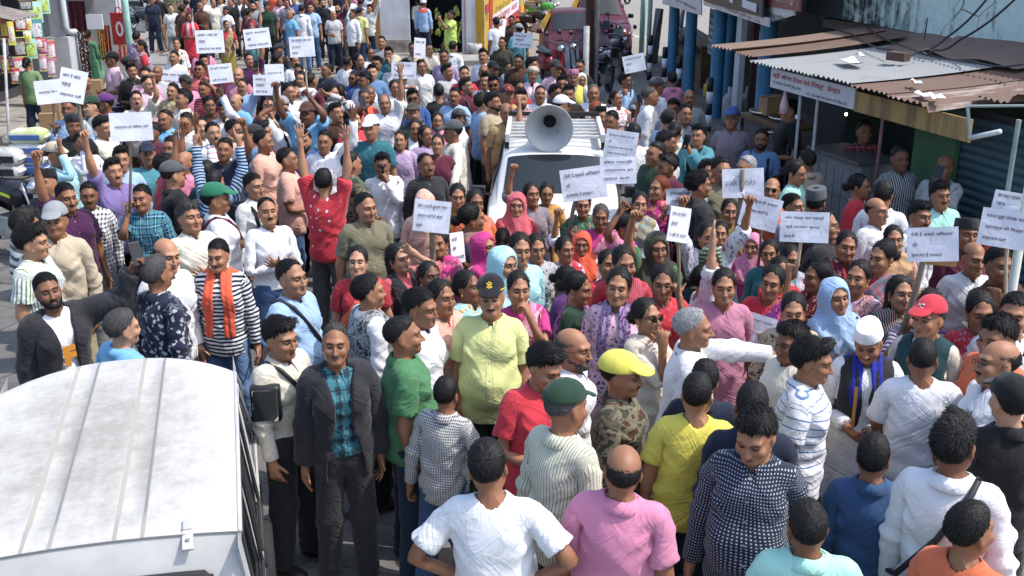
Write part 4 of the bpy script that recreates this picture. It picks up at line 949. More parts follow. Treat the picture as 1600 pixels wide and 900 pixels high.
def small_car(name, label, x, y, rz, paint, L=3.5, W=1.5, Hh=1.46, hood=.95, cat='car', grp=None, roofw=.56):
    """front faces local -Y; the nose is at y = 0"""
    r = empty(name, (x, y, 0), rz); tag(r, label, cat, grp); hw = W/2
    st = [dict(y=0, t=.62, w=hw*.82, b=.58), dict(y=.08, t=.72, w=hw*.93, b=.66), dict(y=.45, t=.88, w=hw, b=.82), dict(y=hood, t=.98, w=hw, b=.90), dict(y=hood+.06, t=1.0, w=hw, b=.92),
          dict(y=hood+.62, t=Hh-.03, w=hw, b=.95, c=1), dict(y=hood+.9, t=Hh, w=hw, b=.95, c=1), dict(y=hood+1.7, t=Hh, w=hw, b=.95, c=1), dict(y=L-.45, t=Hh-.06, w=hw, b=.97, c=1), dict(y=L-.12, t=1.02, w=hw*.95, b=.92), dict(y=L, t=.85, w=hw*.9, b=.8)]
    def prof(s):
        w = s['w']; tw = roofw if s.get('c') else w*.86; b, t = s['b'], s['t']
        return [(w*.80, .20), (w*.97, .30), (w, .55), (w*.985, b), (w*.97*.35+tw*.65 if s.get('c') else w*.95, b+(t-b)*.55), (tw, t-.045), (tw*.86, t-.008), (tw*.5, t+.012), (0, t+.018)]
    body = loft(st, prof).build('body', paint, r, True, 0)
    y0, y1 = hood+.10, hood+.60; zt = Hh-.065; m = MB()
    def ws(u, v):
        k = .13+.80*v; tw = hw*.86*(1-k)+roofw*k; t = 1.0*(1-k)+(Hh-.03)*k; q = abs(u-.5)*2*.90; zz = float(np.interp(q, [0, .5, .86, 1], [.018, .012, -.008, -.045]))
        return ((1 if u > .5 else -1)*q*tw, hood+.06+.56*k-.007, t+zz+.008)
    m.sheet(ws, 16, 5); m.build('windscreen', glass_dark, r, True)
    for sx in (1, -1):
        a = hw*1.0+.004; b_ = roofw+.045; m = MB()
        quadpatch(m, [(sx*a, hood+.42, .99), (sx*a, hood+1.12, .99), (sx*b_, hood+1.08, Hh-.10), (sx*b_, hood+.76, Hh-.10)]); m.build('window', glass_dark, r)
        m = MB(); quadpatch(m, [(sx*a, hood+1.2, .99), (sx*a, L-.62, 1.0), (sx*b_, L-.66, Hh-.11), (sx*b_, hood+1.16, Hh-.10)]); m.build('window', glass_dark, r)
        m = MB(); m.box((sx*(hw+.10), hood+.40, 1.02), (.15, .07, .12)); m.box((sx*(hw+.01), hood+.42, .98), (.1, .03, .03)); m.build('mirror', black if paint.name != 'maroon_paint' else paint, r, True, .02)
        m = MB(); m.sheet(lambda u, v: (sx*(hw*.50+.24*u), -.005+.09*u+.17*v+.10*u*v, .60+.13*v+.03*u), 5, 4); o = m.build('headlamp', plain('lamp_lens', (.75, .76, .76), .12), r, True)
        m = MB(); m.lathe([(0, 0), (.05, .012), (.056, 0)], 12, Matrix.Rotation(R(60), 3, 'X'), (sx*(hw*.50+.13), .07, .70)); m.build('bulb', chrome, o, True)
        for yy in (.62, L-.62): wheel(r, sx*(hw-.06), yy)
    m = MB(); m.box((0, -.02, .45), (hw*1.2, .05, .10)); m.build('grille', black, r, False, .01)
    m = MB(); m.box((0, .02, .60), (hw*.7, .03, .035)); m.build('grille_bar', chrome, r, False, .008)
    m = MB(); m.box((0, -.05, .36), (.42, .012, .11)); o = m.build('number_plate', paper_white, r)
    for sx in (.12, -.22): m = MB(); m.tube([(sx, y0-.02, 1.035), (sx+.3, y0+.08, 1.10)], .009, 5); m.build('wiper', black, r)
    return r
def paint_mat(name, c, rough=.28): t = NT(name); n = t.noise(t.n('TexCoord').outputs['Object'], 5, 5); return t.set(t.mix(t.math('MULTIPLY', n, .25), c, tuple(x*.6+.04 for x in c)), rough, 0, .3, Coat_Weight=.08)
white_paint = paint_mat('white_paint', (.60, .60, .585), .35); maroon_paint = paint_mat('maroon_paint', (.060, .005, .010), .55)
horn_car = small_car('white_hatchback', 'white car carrying a roof rack and a big grey horn loudspeaker among the crowd', .43, 9.85, R(-1.5), white_paint, 3.3, 1.44, 1.42, .80)
# roof rack
rk = empty('roof_rack', horn_car.matrix_basis@Vector((0, 0, 1.43)), R(-1.5)); tag(rk, 'pale metal carrier rack bolted on the roof of the white horn car', 'roof rack')
rackm = weathered('rack_paint', (.62, .62, .60), .5, .2, 8)
for sx in (1, -1): m = MB(); m.box((sx*.52, 2.1, .10), (.05, 1.15, .09)); m.build('side_rail', rackm, rk, False, .008)
for k in range(6): m = MB(); m.box((0, 1.62+k*.2, .10), (1.0, .035, .03)); m.build('cross_bar', rackm, rk, False, .006)
m = MB(); m.box((0, 2.66, .17), (1.06, .04, .05)); m.build('top_bar', black, rk, False, .01)
for sx in (1, -1):
    for yy in (1.62, 2.6): m = MB(); m.box((sx*.53, yy, .02), (.05, .06, .10)); m.build('foot', black, rk)
# horn loudspeaker
hp = aty(858, 201, 11.25); hn = empty('horn_loudspeaker', hp, 0); tag(hn, 'big pale grey horn loudspeaker facing the street on the white car roof', 'loudspeaker')
Mh = Matrix.Rotation(R(-3), 3, 'Z')@Matrix.Rotation(R(94), 3, 'X')
horn_m = weathered('horn_grey', (.50, .50, .49), .42, .10, 6, .05)
m = MB(); m.lathe([(.256, .0), (.262, .006), (.258, .012), (.235, -.02), (.19, -.075), (.14, -.15), (.095, -.24), (.070, -.32), (.058, -.34)], 48, Mh); m.build('bell', horn_m, hn, True)
m = MB(); m.lathe([(.262, .004), (.255, -.02), (.20, -.09), (.15, -.165), (.105, -.26), (.08, -.36), (.0, -.37)], 48, Mh); m.build('shell', horn_m, hn, True)
m = MB(); m.lathe([(.066, -.335), (.066, -.30), (.060, -.295), (.056, -.30), (.056, -.345), (0, -.345)], 28, Mh); m.build('throat', rubber, hn, True)
m = MB(); m.lathe([(.0, -.44), (.075, -.43), (.082, -.36), (.07, -.335)], 20, Mh); m.build('driver', black, hn, True)
m = MB(); m.tube([(-.10, .18, -.06), (-.10, .20, -.19), (.10, .20, -.19), (.10, .18, -.06)], .012, 6); m.build('bracket', steel, hn)
# maroon car and the red one behind it
p = atz(898, 100, .35); small_car('parked_car', 'maroon hatchback facing the camera behind the motor scooters', p.x+.12, p.y, R(2), maroon_paint, 3.6, 1.66, 1.5, 1.0, grp='parked cars')
p = atz(908, 30, .35); small_car('parked_car', 'dark red car parked right behind the maroon hatchback', p.x+.2, 31.2, R(2), paint_mat('dark_red_paint', (.07, .006, .014)), 3.6, 1.66, 1.56, 1.0, grp='parked cars')

# ---- the near white van, seen from behind and above ----
van_o = atz(368, 865, 1.55); a = R(14.6); vc = van_o+Vector((math.cos(a), math.sin(a), 0))*-.555
van = empty('white_van', (vc.x, vc.y, 0), a); tag(van, 'old white van with a dirty grooved roof at the lower left corner', 'van')
def dirt_shade_roof():
    t = NT('van_roof_paint'); g = t.n('TexCoord').outputs['Object']; s = t.n('SeparateXYZ', i_0=g).outputs
    n = t.noise(g, 5, 7, .68); n2 = t.noise(g, 24, 5, .7); mp = t.n('Mapping'); t.l(g, mp.inputs[0]); mp.inputs['Scale'].default_value = (14, 2.2, 1); st = t.noise(mp.outputs[0], 1., 4)
    rx = t.math('MULTIPLY', t.math('ADD', s[0], .02), 1.9); ry = t.math('MULTIPLY', t.math('SUBTRACT', s[1], 1.02), 1.05); d = t.math('ADD', t.math('MULTIPLY', rx, rx), t.math('MULTIPLY', ry, ry))
    f = t.math('SUBTRACT', t.math('ADD', t.math('MULTIPLY', n, .95), t.math('MULTIPLY', n2, .55)), t.math('MULTIPLY', d, .40)); f = t.math('ADD', f, t.math('MULTIPLY', st, .35)); ch = t.math('ABSOLUTE', t.math('SUBTRACT', t.math('ABSOLUTE', s[0]), .165)); f = t.math('ADD', f, t.math('MULTIPLY', t.math('LESS_THAN', t.math('ABSOLUTE', t.math('SUBTRACT', ch, .050)), .008), .5))  # dirt blotches and streaks, plus dark channel-edge lines painted in for weak shading
    dm = t.ramp(f, [(.22, (0, 0, 0)), (1.15, (1, 1, 1))]); col = t.mix(t.math('MULTIPLY', dm, .9), (.53, .52, .49), (.235, .22, .195)); sp = t.math('GREATER_THAN', t.noise(g, 160, 2), .72); col = t.mix(t.math('MULTIPLY', sp, .35), col, (.8, .8, .78))
    t.bump(n2, .12, .004); return t.set(col, t.math('MULTIPLY_ADD', dm, .35, .42), 0, .4)
def roof_z(x, y):
    z = 1.552+.030*(1-(x/.565)**2)
    for cx in (-.165, .165):
        dx = abs(x-cx-.0)-.052; dy = max(.33-y, y-1.99); e = max(dx, dy); z -= .013*(1-float(smoothstep(-.010, .004, e)))
    return z
def van_roof():
    m = MB(); xs = sorted(set([-.565, -.55, -.52, -.45, -.36, -.28, 0, .28, .36, .45, .52, .55, .565, .08, -.08]+[s*(.165+e) for s in (1, -1) for e in (-.066, -.058, -.050, -.042, .042, .050, .058, .066)])); nv = 40
    ys = sorted(set([.0]+[.02+i*.05 for i in range(42)]+[.315, .325, .335, .345]))
    def front(x): return 2.06-.24*abs(x/.565)**2.6
    pts = []
    for y in ys:
        for x in xs:
            t = y/ys[-1]; yy = .16*(1-t)+.0+front(x)*t-.16*(1-t)*0; yy = .155+(front(x)-.155)*t; z = roof_z(x, yy); z -= .05*max(0, (t-.93)/.07)**2; pts.append((x, yy, z))
    n = len(xs); fs = [(j*n+i, j*n+i+1, (j+1)*n+i+1, (j+1)*n+i) for j in range(len(ys)-1) for i in range(n-1)]
    m.add(pts, fs); return m.build('roof', dirt_shade_roof(), van, True)
van_roof()
vanw = weathered('van_white', (.46, .455, .44), .4, .12, 5, .06)
st = [dict(y=-.02, s=0), dict(y=.02, s=.0), dict(y=1.2, s=.0), dict(y=1.95, s=0), dict(y=2.3, s=1), dict(y=2.42, s=2)]
def vprof(s):
    if s['s'] == 2: return [(.58, .3), (.63, .45), (.62, .80), (.58, .86), (.3, .9), (0, .9)]
    if s['s'] == 1: return [(.58, .25), (.635, .45), (.635, .88), (.61, .95), (.3, .98), (0, .98)]
    return [(.60, .22), (.64, .40), (.645, .86), (.632, .93), (.3, .93), (0, .93)]
loft(st, vprof).build('lower_body', vanw, van, True)
# pillars, side panels and rear frame above the belt line
def side_pt(sx, y, t): return Vector((sx*(.642+(.563-.642)*t), y, .93+(1.552-.93)*t))
for sx in (1, -1):
    for (y0, y1) in ((.02, .22), (.86, .93), (1.42, 1.49)):
        m = MB(); m.add([side_pt(sx, y0, 0), side_pt(sx, y1, 0), side_pt(sx, y1, .9), side_pt(sx, y0+.06, .9)]+[side_pt(sx, y0, 0)*.96+Vector((0, .0, .03)), side_pt(sx, y1, 0)*.96+Vector((0, .08, .03)), side_pt(sx, y1, .9)*.96+Vector((0, .08, .05)), side_pt(sx, y0+.06, .9)*.96+Vector((0, .04, .05))], [(0, 1, 2, 3), (4, 5, 1, 0), (5, 6, 2, 1), (7, 4, 0, 3), (6, 7, 3, 2), (7, 6, 5, 4)]); m.build('pillar', vanw, van)
    m = MB(); m.sheet(lambda u, v: side_pt(sx, .05+1.9*u, .88+.12*v)+Vector((sx*.002, 0, 0)), 12, 2); m.build('roof_side', vanw, van)
    m = MB(); m.tube([(sx*.572, .16, 1.548), (sx*.575, 1.0, 1.548), (sx*.572, 1.72, 1.546), (sx*.585, 2.0, 1.36), (sx*.61, 2.26, .97)], .011, 6); m.build('drip_rail', vanw, van, True)
    for (y0, y1, s1) in ((.24, .85, 0), (.94, 1.41, 0), (1.50, 2.18, .42)):
        m = MB(); P = [side_pt(sx, y0, .04), side_pt(sx, y1, .04), side_pt(sx, y1-s1, .86), side_pt(sx, y0+.03, .86)]; quadpatch(m, [p-Vector((sx*.012, 0, 0)) for p in P]); o = m.build('window', glass_dark, van)
        m = MB(); m.tube(P+[P[0]], .010, 5, False); m.build('window_seal', rubber if s1 == 0 else vanw, o)
    m = MB(); m.box((sx*.647, 1.2, .62), (.012, 1.9, .035)); m.build('rub_strip', rubber, van)
    m = MB(); m.box((sx*.651, 1.05, .84), (.02, .13, .03)); m.build('door_handle', black, van, False, .006)
    for yy in (.42, 1.86): wheel(van, sx*.62, yy, .265, .15)
# tailgate
m = MB(); m.sheet(lambda u, v: ((u-.5)*1.126*(1+.12*(1-v)), .155-.19*(1-v)**.8, .93+(1.580-.93)*v-.031*((u-.5)*2)**2*v), 14, 8); tg = m.build('tailgate', vanw, van, True)
def tgp(u, v, o=.01): return Vector(((u-.5)*1.126*(1+.12*(1-v)), .155-.19*(1-v)**.8-o, .93+(1.580-.93)*v-.031*((u-.5)*2)**2*v))
m = MB(); m.sheet(lambda u, v: tgp(.10+.80*u, .16+.62*v, .012), 12, 6); gl = m.build('rear_window', glass_dark, tg, True)
loop = [tgp(.10+.80*u, .78, .014) for u in [.04+i*.0767 for i in range(13)]]+[tgp(.9, v, .014) for v in (.72, .5, .3, .2)]+[tgp(.10+.80*u, .16, .014) for u in (.96, .5, .04)]+[tgp(.10, v, .014) for v in (.2, .4, .6, .72)]
m = MB(); m.tube(loop+[loop[0]], .020, 6, False); m.build('window_seal', rubber, tg, True)
m = MB(); m.tube([tgp(u, 1., .004) for u in [i/14 for i in range(15)]], .0035, 5); m.build('seam', plain('seam_dark', (.12, .12, .115), .8), van)
for x in (.38, -.38):
    m = MB(); u = .5+x/1.11; q0 = tgp(u, 1., 0); m.box((x, q0.y+.05, q0.z+.012), (.036, .075, .014)); m.box((x, q0.y-.022, q0.z-.012), (.042, .09, .014), M=Matrix.Rotation(R(24), 3, 'X')); o = m.build('hinge', vanw, van, False, .006)
    m = MB(); m.lathe([(0, .006), (.009, .005), (.010, 0)], 8, None, (x, q0.y-.03, q0.z-.008)); m.build('bolt', steel, o)
m = MB(); m.sheet(lambda u, v: ((u-.5)*(1.18-.08*v), 2.04-.22*abs(2*u-1)**2.6*v+.26*(1-v)+.0*u, .96+.50*v), 12, 4); m.build('windscreen', glass_dark, van, True)
m = MB(); m.tube([(.61, 2.12, 1.08), (.68, 2.10, 1.10), (.70, 2.08, 1.13)], .012, 6); o = m.build('mirror', black, van); m = MB(); m.box((.72, 2.06, 1.20), (.17, .07, .22), rz=R(-12)); m.build('mirror_shell', black, o, True, .025)
m = MB(); m.box((.713, 2.018, 1.20), (.14, .008, .19), rz=R(-12)); m.build('mirror_glass', plain('mirror_glass', (.5, .52, .52), .04, 1.), o, False, .002)
for sx in (1, -1): m = MB(); m.box((sx*.62, -.03, .68), (.14, .04, .22)); m.build('tail_lamp', plain('tail_red', (.35, .015, .01), .25), van, False, .01)
m = MB(); m.box((0, -.06, .36), (1.36, .08, .14)); m.build('bumper', weathered('bumper_grey', (.25, .25, .25), .6), van, False, .02)

# ---- motorbikes ----
BIKES = []
def motorbike(label, P, rz, tank, scooter=False, accent=None, grp='parked motorbikes'):
    r = empty('motor_scooter' if scooter else 'motorbike', P, rz); tag(r, label, 'motorbike', grp); pm = plain('bike_'+'_'.join('%.2f' % c for c in tank), tank, .3); wb = 1.27; R0 = .29 if not scooter else .22; My = Matrix.Rotation(math.pi/2, 3, 'Y')
    for yy, nm in ((-wb/2, 'front'), (wb/2, 'rear')):
        m = MB(); m.lathe([(R0*.78, -.05), (R0*.95, -.045), (R0, 0), (R0*.95, .045), (R0*.78, .05), (R0*.78, -.05)], 20, My, (0, yy, R0)); o = m.build('wheel', rubber, r, True)
        m = MB()
        for k in range(6): an = k*math.pi/3; m.tube([(0, yy, R0), (0, yy+R0*.8*math.cos(an), R0+R0*.8*math.sin(an))], .012, 4)
        m.lathe([(0, -.05), (.06, -.05), (.06, .05), (0, .05)], 10, My, (0, yy, R0)); m.build('rim', steel, o)
        m = MB(); m.sheet(lambda u, v: ((v-.5)*.11, yy+(R0+.035)*math.cos(R(20+140*u)), R0+(R0+.035)*math.sin(R(20+140*u))), 8, 2); m.build('mudguard', pm if scooter else black, r, True)
    m = MB()
    for sx in (-.07, .07): m.tube([(sx, -wb/2, R0), (sx*.9, -wb/2+.22, .80), (sx*.8, -wb/2+.30, .96)], .018, 6)
    m.build('fork', chrome if not scooter else black, r, True)
    m = MB(); m.tube([(-.36, -wb/2+.45, 1.02), (-.22, -wb/2+.33, 1.04), (-.06, -wb/2+.30, .99), (.06, -wb/2+.30, .99), (.22, -wb/2+.33, 1.04), (.36, -wb/2+.45, 1.02)], .014, 6); hb = m.build('handlebar', black, r, True)
    for sx in (-1, 1):
        m = MB(); m.tube([(sx*.24, -wb/2+.34, 1.04), (sx*.30, -wb/2+.30, 1.20)], .006, 5); m.lathe([(0, -.012), (.05, -.01), (.056, .0), (.05, .01), (0, .012)], 12, Matrix.Rotation(R(80), 3, 'X'), (sx*.32, -wb/2+.29, 1.24)); m.build('mirror', black, hb, True)
    m = MB(); m.lathe([(0, .10), (.06, .08), (.085, .02), (.085, 0), (0, .005)], 14, Matrix.Rotation(R(-90), 3, 'X')@Matrix.Rotation(math.pi, 3, 'X'), (0, -wb/2+.18, .90)); m.build('headlamp', chrome, r, True)
    if scooter:
        m = MB(); m.sheet(lambda u, v: ((u-.5)*(.40-.08*v), -wb/2+.30+.10*math.cos((u-.5)*2.4)*-1+.06*v, .26+.62*v), 8, 5); m.build('leg_shield', pm, r, True)
        m = MB(); m.lathe([(0, -.34), (.15, -.30), (.19, -.05), (.18, .2), (.10, .38), (0, .42)], 14, Matrix.Rotation(R(-90), 3, 'X')@Matrix.Diagonal((.9, 1.1, 1)).to_3x3(), (0, .32, .50)); m.build('body', pm, r, True)
        m = MB(); m.box((0, -.12, .28), (.30, .45, .08)); m.build('footboard', black, r, False, .02)
    else:
        m = MB(); m.lathe([(0, -.26), (.09, -.24), (.15, -.08), (.14, .10), (.08, .26), (0, .28)], 16, Matrix.Rotation(R(-84), 3, 'X'), (0, -.10, .80)); m.build('fuel_tank', pm, r, True)
        m = MB(); m.box((0, -.05, .40), (.22, .34, .26)); m.tube([(0, -.14, .5), (0, -.2, .62)], .09, 10); m.build('engine', steel, r, False, .03)
        m = MB(); m.tube([(.0, -.34, .88), (.0, -.28, .3), (0, .15, .25), (0, .5, .55), (0, .1, .72), (0, -.34, .86)], .025, 6); m.build('frame', black, r)
        m = MB(); m.tube([(.10, -.16, .36), (.13, -.05, .22), (.14, .3, .26), (.15, .72, .36)], [.02, .025, .04, .045], 8); m.build('exhaust', chrome, r, True)
        m = MB()
        for sx in (-1, 1): m.sheet(lambda u, v: (sx*(.10+.02*math.sin(u*3)), .08+.52*u, .50+.10*u+(.22-.08*u)*v), 5, 2)
        m.build('side_panel', pm, r, True)
        if accent:
            m = MB()
            for sx in (-1, 1): m.sheet(lambda u, v: (sx*(.135+.02*math.sin(u*3)), .02+.45*u, .66+.12*u+(.05-.02*u)*v), 4, 1); m.sheet(lambda u, v: (sx*.165, -.26+.30*u, .78+.05*u+.04*v), 4, 1)
            m.build('stripe', plain('bike_stripe', accent, .4), r)
    m = MB(); m.sheet(lambda u, v: ((u-.5)*.27*(1-.25*v), .02+.66*v, .76+.07*v*v+.035*math.cos((u-.5)*3)), 6, 6); m.sheet(lambda u, v: ((u-.5)*.27*(1-.25*v), .02+.66*v, .70+.06*v), 6, 2); m.build('seat', black, r, True)
    m = MB(); m.box((0, .70, .70), (.16, .05, .07)); m.build('tail_lamp', plain('tail_red', (.35, .015, .01), .25), r, False, .01)
    m = MB(); m.tube([(-.08, .1, .3), (-.28, .16, .01)], .014, 5); m.build('stand', black, r)
    BIKES.append(r); return r
for (px, py, rz, col, sc, lab) in ((940, 150, 160, (.02, .02, .025), 0, 'black motorbike nearest the crowd beside the iron pole'), (962, 122, 150, (.03, .03, .035), 0, 'black motorbike second in the row by the pole'), (958, 96, 155, (.30, .30, .32), 1, 'grey white scooter in the row beyond the iron pole'),
        (948, 76, 150, (.02, .02, .02), 0, 'dark motorbike farthest back in the row by the pole'), (888, 128, 10, (.42, .46, .52), 1, 'white and blue scooter parked in front of the maroon car'), (862, 132, 25, (.20, .02, .03), 1, 'dark red scooter beside the white and blue scooter'),
        (838, 62, 60, (.02, .02, .02), 0, 'black motorbike leaning by the yellow wall'), (851, 46, 70, (.04, .30, .04), 0, 'green motorbike beyond the yellow wall'), (842, 34, 60, (.25, .25, .26), 0, 'grey motorbike farthest along the yellow wall'), (950, 14, 140, (.03, .03, .03), 0, 'black motorbike far up the street'), (968, 8, 140, (.05, .02, .02), 0, 'dark motorbike at the far top of the street'),
        (222, 62, 80, (.02, .02, .02), 0, 'black motorbike near the teal post at the back'), (232, 48, 75, (.25, .26, .28), 1, 'grey scooter behind the black motorbike at the back'), (228, 32, 80, (.02, .02, .02), 0, 'dark motorbike farthest behind the teal post')):
    p = atz(px, py, 0); motorbike(lab, p, R(rz), col, bool(sc))
p = atz(15, 325, .6); motorbike('black motorbike with yellow green stripes at the left edge', (p.x, p.y, 0), R(62), (.015, .015, .02), False, (.55, .68, .05))

# ---- iron pole in the street ----
p = atz(930, 232, 0); Yp = 19.; pl = aty(925, 60, Yp); root = empty('utility_pole', (pl.x, Yp, 0)); tag(root, 'rust brown iron pole with a pale lower sleeve', 'pole')
m = MB(); m.tube([(-.04, 0, 0), (-.04, 0, 8)], .085, 12); m.build('shaft', weathered('rust_iron', (.10, .045, .04), .75, .3, 5), root, True)
m = MB(); zt = aty(925, 40, Yp).z; m.tube([(-.10, -.06, 0), (-.10, -.06, zt)], .055, 10); m.build('sleeve', weathered('pale_post', (.50, .50, .49), .6, .3, 5), root, True)
m = MB(); m.tube([(.09, .02, 0), (.09, .02, 8)], .035, 8); m.build('conduit', weathered('pale_post', (.50, .50, .49), .6, .3, 5), root, True)
b = MB(); q = aty(947, 39, 19.6); b.box((q.x, q.y, q.z), (.13, .08, .17)); o = b.build('handbag', plain('navy_bag', (.02, .025, .05), .7), None, False, .02); tag(o, 'navy handbag hanging by its strap beside the iron pole', 'bag')
m = MB(); m.tube([(q.x-.04, q.y, q.z+.08), (q.x-.01, q.y, q.z+.23), (q.x+.03, q.y, q.z+.23), (q.x+.04, q.y, q.z+.08)], .008, 5); m.build('strap', plain('navy_bag', (.02, .025, .05), .7), o)

# ---- back row: white shop with vegetables, yellow wall ----
BY = atz(680, 90, 0).y; bk = Fac('back', (aty(596, 90, BY).x, BY), (aty(758, 90, BY).x, BY)); sh = bk.root('vegetable_shop'); tag(sh, 'white plastered vegetable shop with a dark open front', 'shop')
white_wall = weathered('limewash', (.60, .60, .62), .85, .16, 2.2, .2); plinth = weathered('bare_plaster', (.42, .37, .31), .9, .4, 4, .4)
x1, x2, x3 = bk.pt(640, 50).x, bk.pt(722, 50).x, bk.L; zp = bk.pt(620, 62).z
m = MB(); m.box((x1/2, .15, (4+zp)/2), (x1, .3, 4-zp)); m.build('wall', white_wall, sh); m = MB(); m.box((x1/2, .13, zp/2), (x1+.02, .34, zp)); m.build('plinth', plinth, sh, False, .01)
m = MB(); m.box(((x2+x3)/2, .15, 2), (x3-x2, .3, 4)); m.build('wall', white_wall, sh); m = MB(); m.box((x2+.09, -.012, 1.2), (.035, .03, 2.4)); m.build('door_jamb', weathered('pink_wood', (.36, .22, .20), .7), sh)
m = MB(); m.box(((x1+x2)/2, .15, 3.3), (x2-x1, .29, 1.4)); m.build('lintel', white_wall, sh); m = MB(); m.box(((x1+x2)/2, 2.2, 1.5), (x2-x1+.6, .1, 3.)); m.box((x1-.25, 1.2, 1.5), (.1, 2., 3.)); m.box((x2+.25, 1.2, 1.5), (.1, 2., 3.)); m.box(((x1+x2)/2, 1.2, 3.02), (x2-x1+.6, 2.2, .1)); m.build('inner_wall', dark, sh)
m = MB(); m.box((-.09, .1, 2), (.16, .3, 4)); m.build('door_post', weathered('orange_wood', (.38, .20, .06), .7), sh)
st = MB(); st.box((bk.O.x+bk.L/2, BY-.9, .07), (bk.L+.6, 1.8, .14)); tag(st.build('pavement', weathered('concrete', (.34, .32, .29), .9, .25, 2.5, .3)), kind='structure')
def veg_crate(px, py, label, leaf):
    q = bk.w(bk.pt(px, py, .2)); r = empty('vegetable_crate', (q.x, q.y, q.z-.28), random.uniform(-.1, .1)); tag(r, label, 'crate', 'vegetable crates at the shop'); m = MB(); cm = plain('crate_dark', (.05, .045, .04), .8)
    for s in (-1, 1): m.box((s*.25, 0, .12), (.02, .36, .22)); m.box((0, s*.18, .12), (.5, .02, .22))
    m.box((0, 0, .02), (.5, .36, .02)); m.build('crate', cm, r)
    for k in range(14):
        v = MB(); c = Vector((random.uniform(-.2, .2), random.uniform(-.14, .14), .24+random.uniform(0, .06))); v.lathe([(0, -.05), (.03, -.035), (.042, 0), (.03, .035), (0, .05)], 8, Matrix.Rotation(random.uniform(0, 3), 3, 'X')@Matrix.Rotation(random.uniform(0, 3), 3, 'Y'), c); v.build('vegetable', plain('veg%d' % (k % 3), [(.20, .32, .05), (.42, .46, .14), (.10, .20, .04)][k % 3], .6), r, True)
veg_crate(678, 78, 'crate of pale green vegetables below the hanging bunches', 0); veg_crate(690, 86, 'lower crate of green vegetables at the shop sill', 0); veg_crate(671, 88, 'dark crate of vegetables beside the white capped man', 0)
for i, (px, py) in enumerate(((685, 22), (714, 18), (683, 50), (716, 40), (717, 58), (691, 38), (700, 30))):
    q = bk.w(bk.pt(px, py, .35)); r = empty('hanging_bunch', q); tag(r, 'yellow green gourd bunch hanging in the shop, '+['upper one by the jamb side', 'top one near the pink jamb', 'low one over the crates', 'middle one near the pink jamb', 'lowest one near the pink jamb', 'middle one over the crates', 'one behind the lime tee'][i], 'vegetables', 'hanging gourd bunches')
    for k in range(5): v = MB(); v.lathe([(0, -.10), (.03, -.08), (.045, 0), (.028, .08), (0, .10)], 8, Matrix.Rotation(random.uniform(-.5, .5), 3, 'X')@Matrix.Rotation(random.uniform(-.5, .5), 3, 'Y'), (random.uniform(-.09, .09), random.uniform(-.04, .04), random.uniform(-.1, .1))); v.build('gourd', plain('gourd%d' % (k % 2), [(.42, .44, .08), (.28, .36, .07)][k % 2], .55), r, True)
q = bk.w(bk.pt(742, 85, -.25)); m = MB(); m.lathe([(0, 0), (.16, 0), (.21, .30), (.20, .30), (.15, .02), (0, .02)], 16, None, q-Vector((0, 0, .0))); o = m.build('bucket', weathered('pale_plastic', (.55, .54, .50), .6), None, True); tag(o, 'pale bucket standing against the white wall beside the yellow wall', 'bucket')
m = MB(); m.tube([q+Vector((.05, .05, .02)), q+Vector((.12, .2, .62))], .012, 6); tag(m.build('broom_stick', wood), 'thin dark stick standing in the pale bucket', 'stick')
m = MB(); m.tube([bk.w(bk.pt(768, 92, -.1)), bk.w(bk.pt(766, 15, -.02))], .018, 6); 
yw = Fac('yellow', (aty(757, 92, BY).x, BY-.05), (aty(836, 40, BY+16).x, BY+16)); yr = yw.root('painted_wall'); tag(yr, 'yellow wall with red bordered signs painted along it', 'wall')
yel = weathered('yellow_wall', (.56, .34, .03), .8, .2, 1.5); m = MB(); m.box((yw.L/2, .12, 1.8), (yw.L, .24, 3.6)); m.build('wall', yel, yr)
redp = weathered('red_wall', (.42, .04, .03), .75, .15, 2)
def ypanel(x0, y0, x1_, y1_, mat, o, name='sign_panel'):
    a_, b_ = yw.pt(x0, y0), yw.pt(x1_, y1_); m = MB(); m.box(((a_.x+b_.x)/2, -.012-o, (a_.z+b_.z)/2), (abs(b_.x-a_.x), .02, abs(a_.z-b_.z))); return m.build(name, mat, yr), a_, b_
ypanel(764, -8, 813, 27, redp, .0); o, a_, b_ = ypanel(768, -8, 798, 17, yel, .012); o2, c_, d_ = ypanel(768, 24, 809, 14, plain('pink_white', (.62, .50, .52), .7), .016); ypanel(802, -6, 812, 8, plain('green_sign', (.05, .28, .10), .7), .014); ypanel(758, 8, 763, 18, redp, .004)
writing('देवभूमि रसोई', .3, plain('olive_ink', (.16, .14, .02), .7), yr, ((a_.x+b_.x)/2, -.04, b_.z+.35), width=abs(b_.x-a_.x)*.8, height=.28)
writing('उत्तराखण्ड आहार', .3, plain('dark_red_ink', (.30, .03, .05), .7), yr, ((c_.x+d_.x)/2, -.045, (c_.z+d_.z)/2), width=abs(d_.x-c_.x)*.85, height=abs(c_.z-d_.z)*.6)
e_ = yw.pt(760, 24); writing('5', .5, ink_black, yr, (e_.x, -.02, e_.z), height=.3)
e_ = yw.pt(804, 15); writing('बाजार', .4, paper_white, yr, (e_.x+4, -.04, e_.z+.1), width=2.2, height=.3)

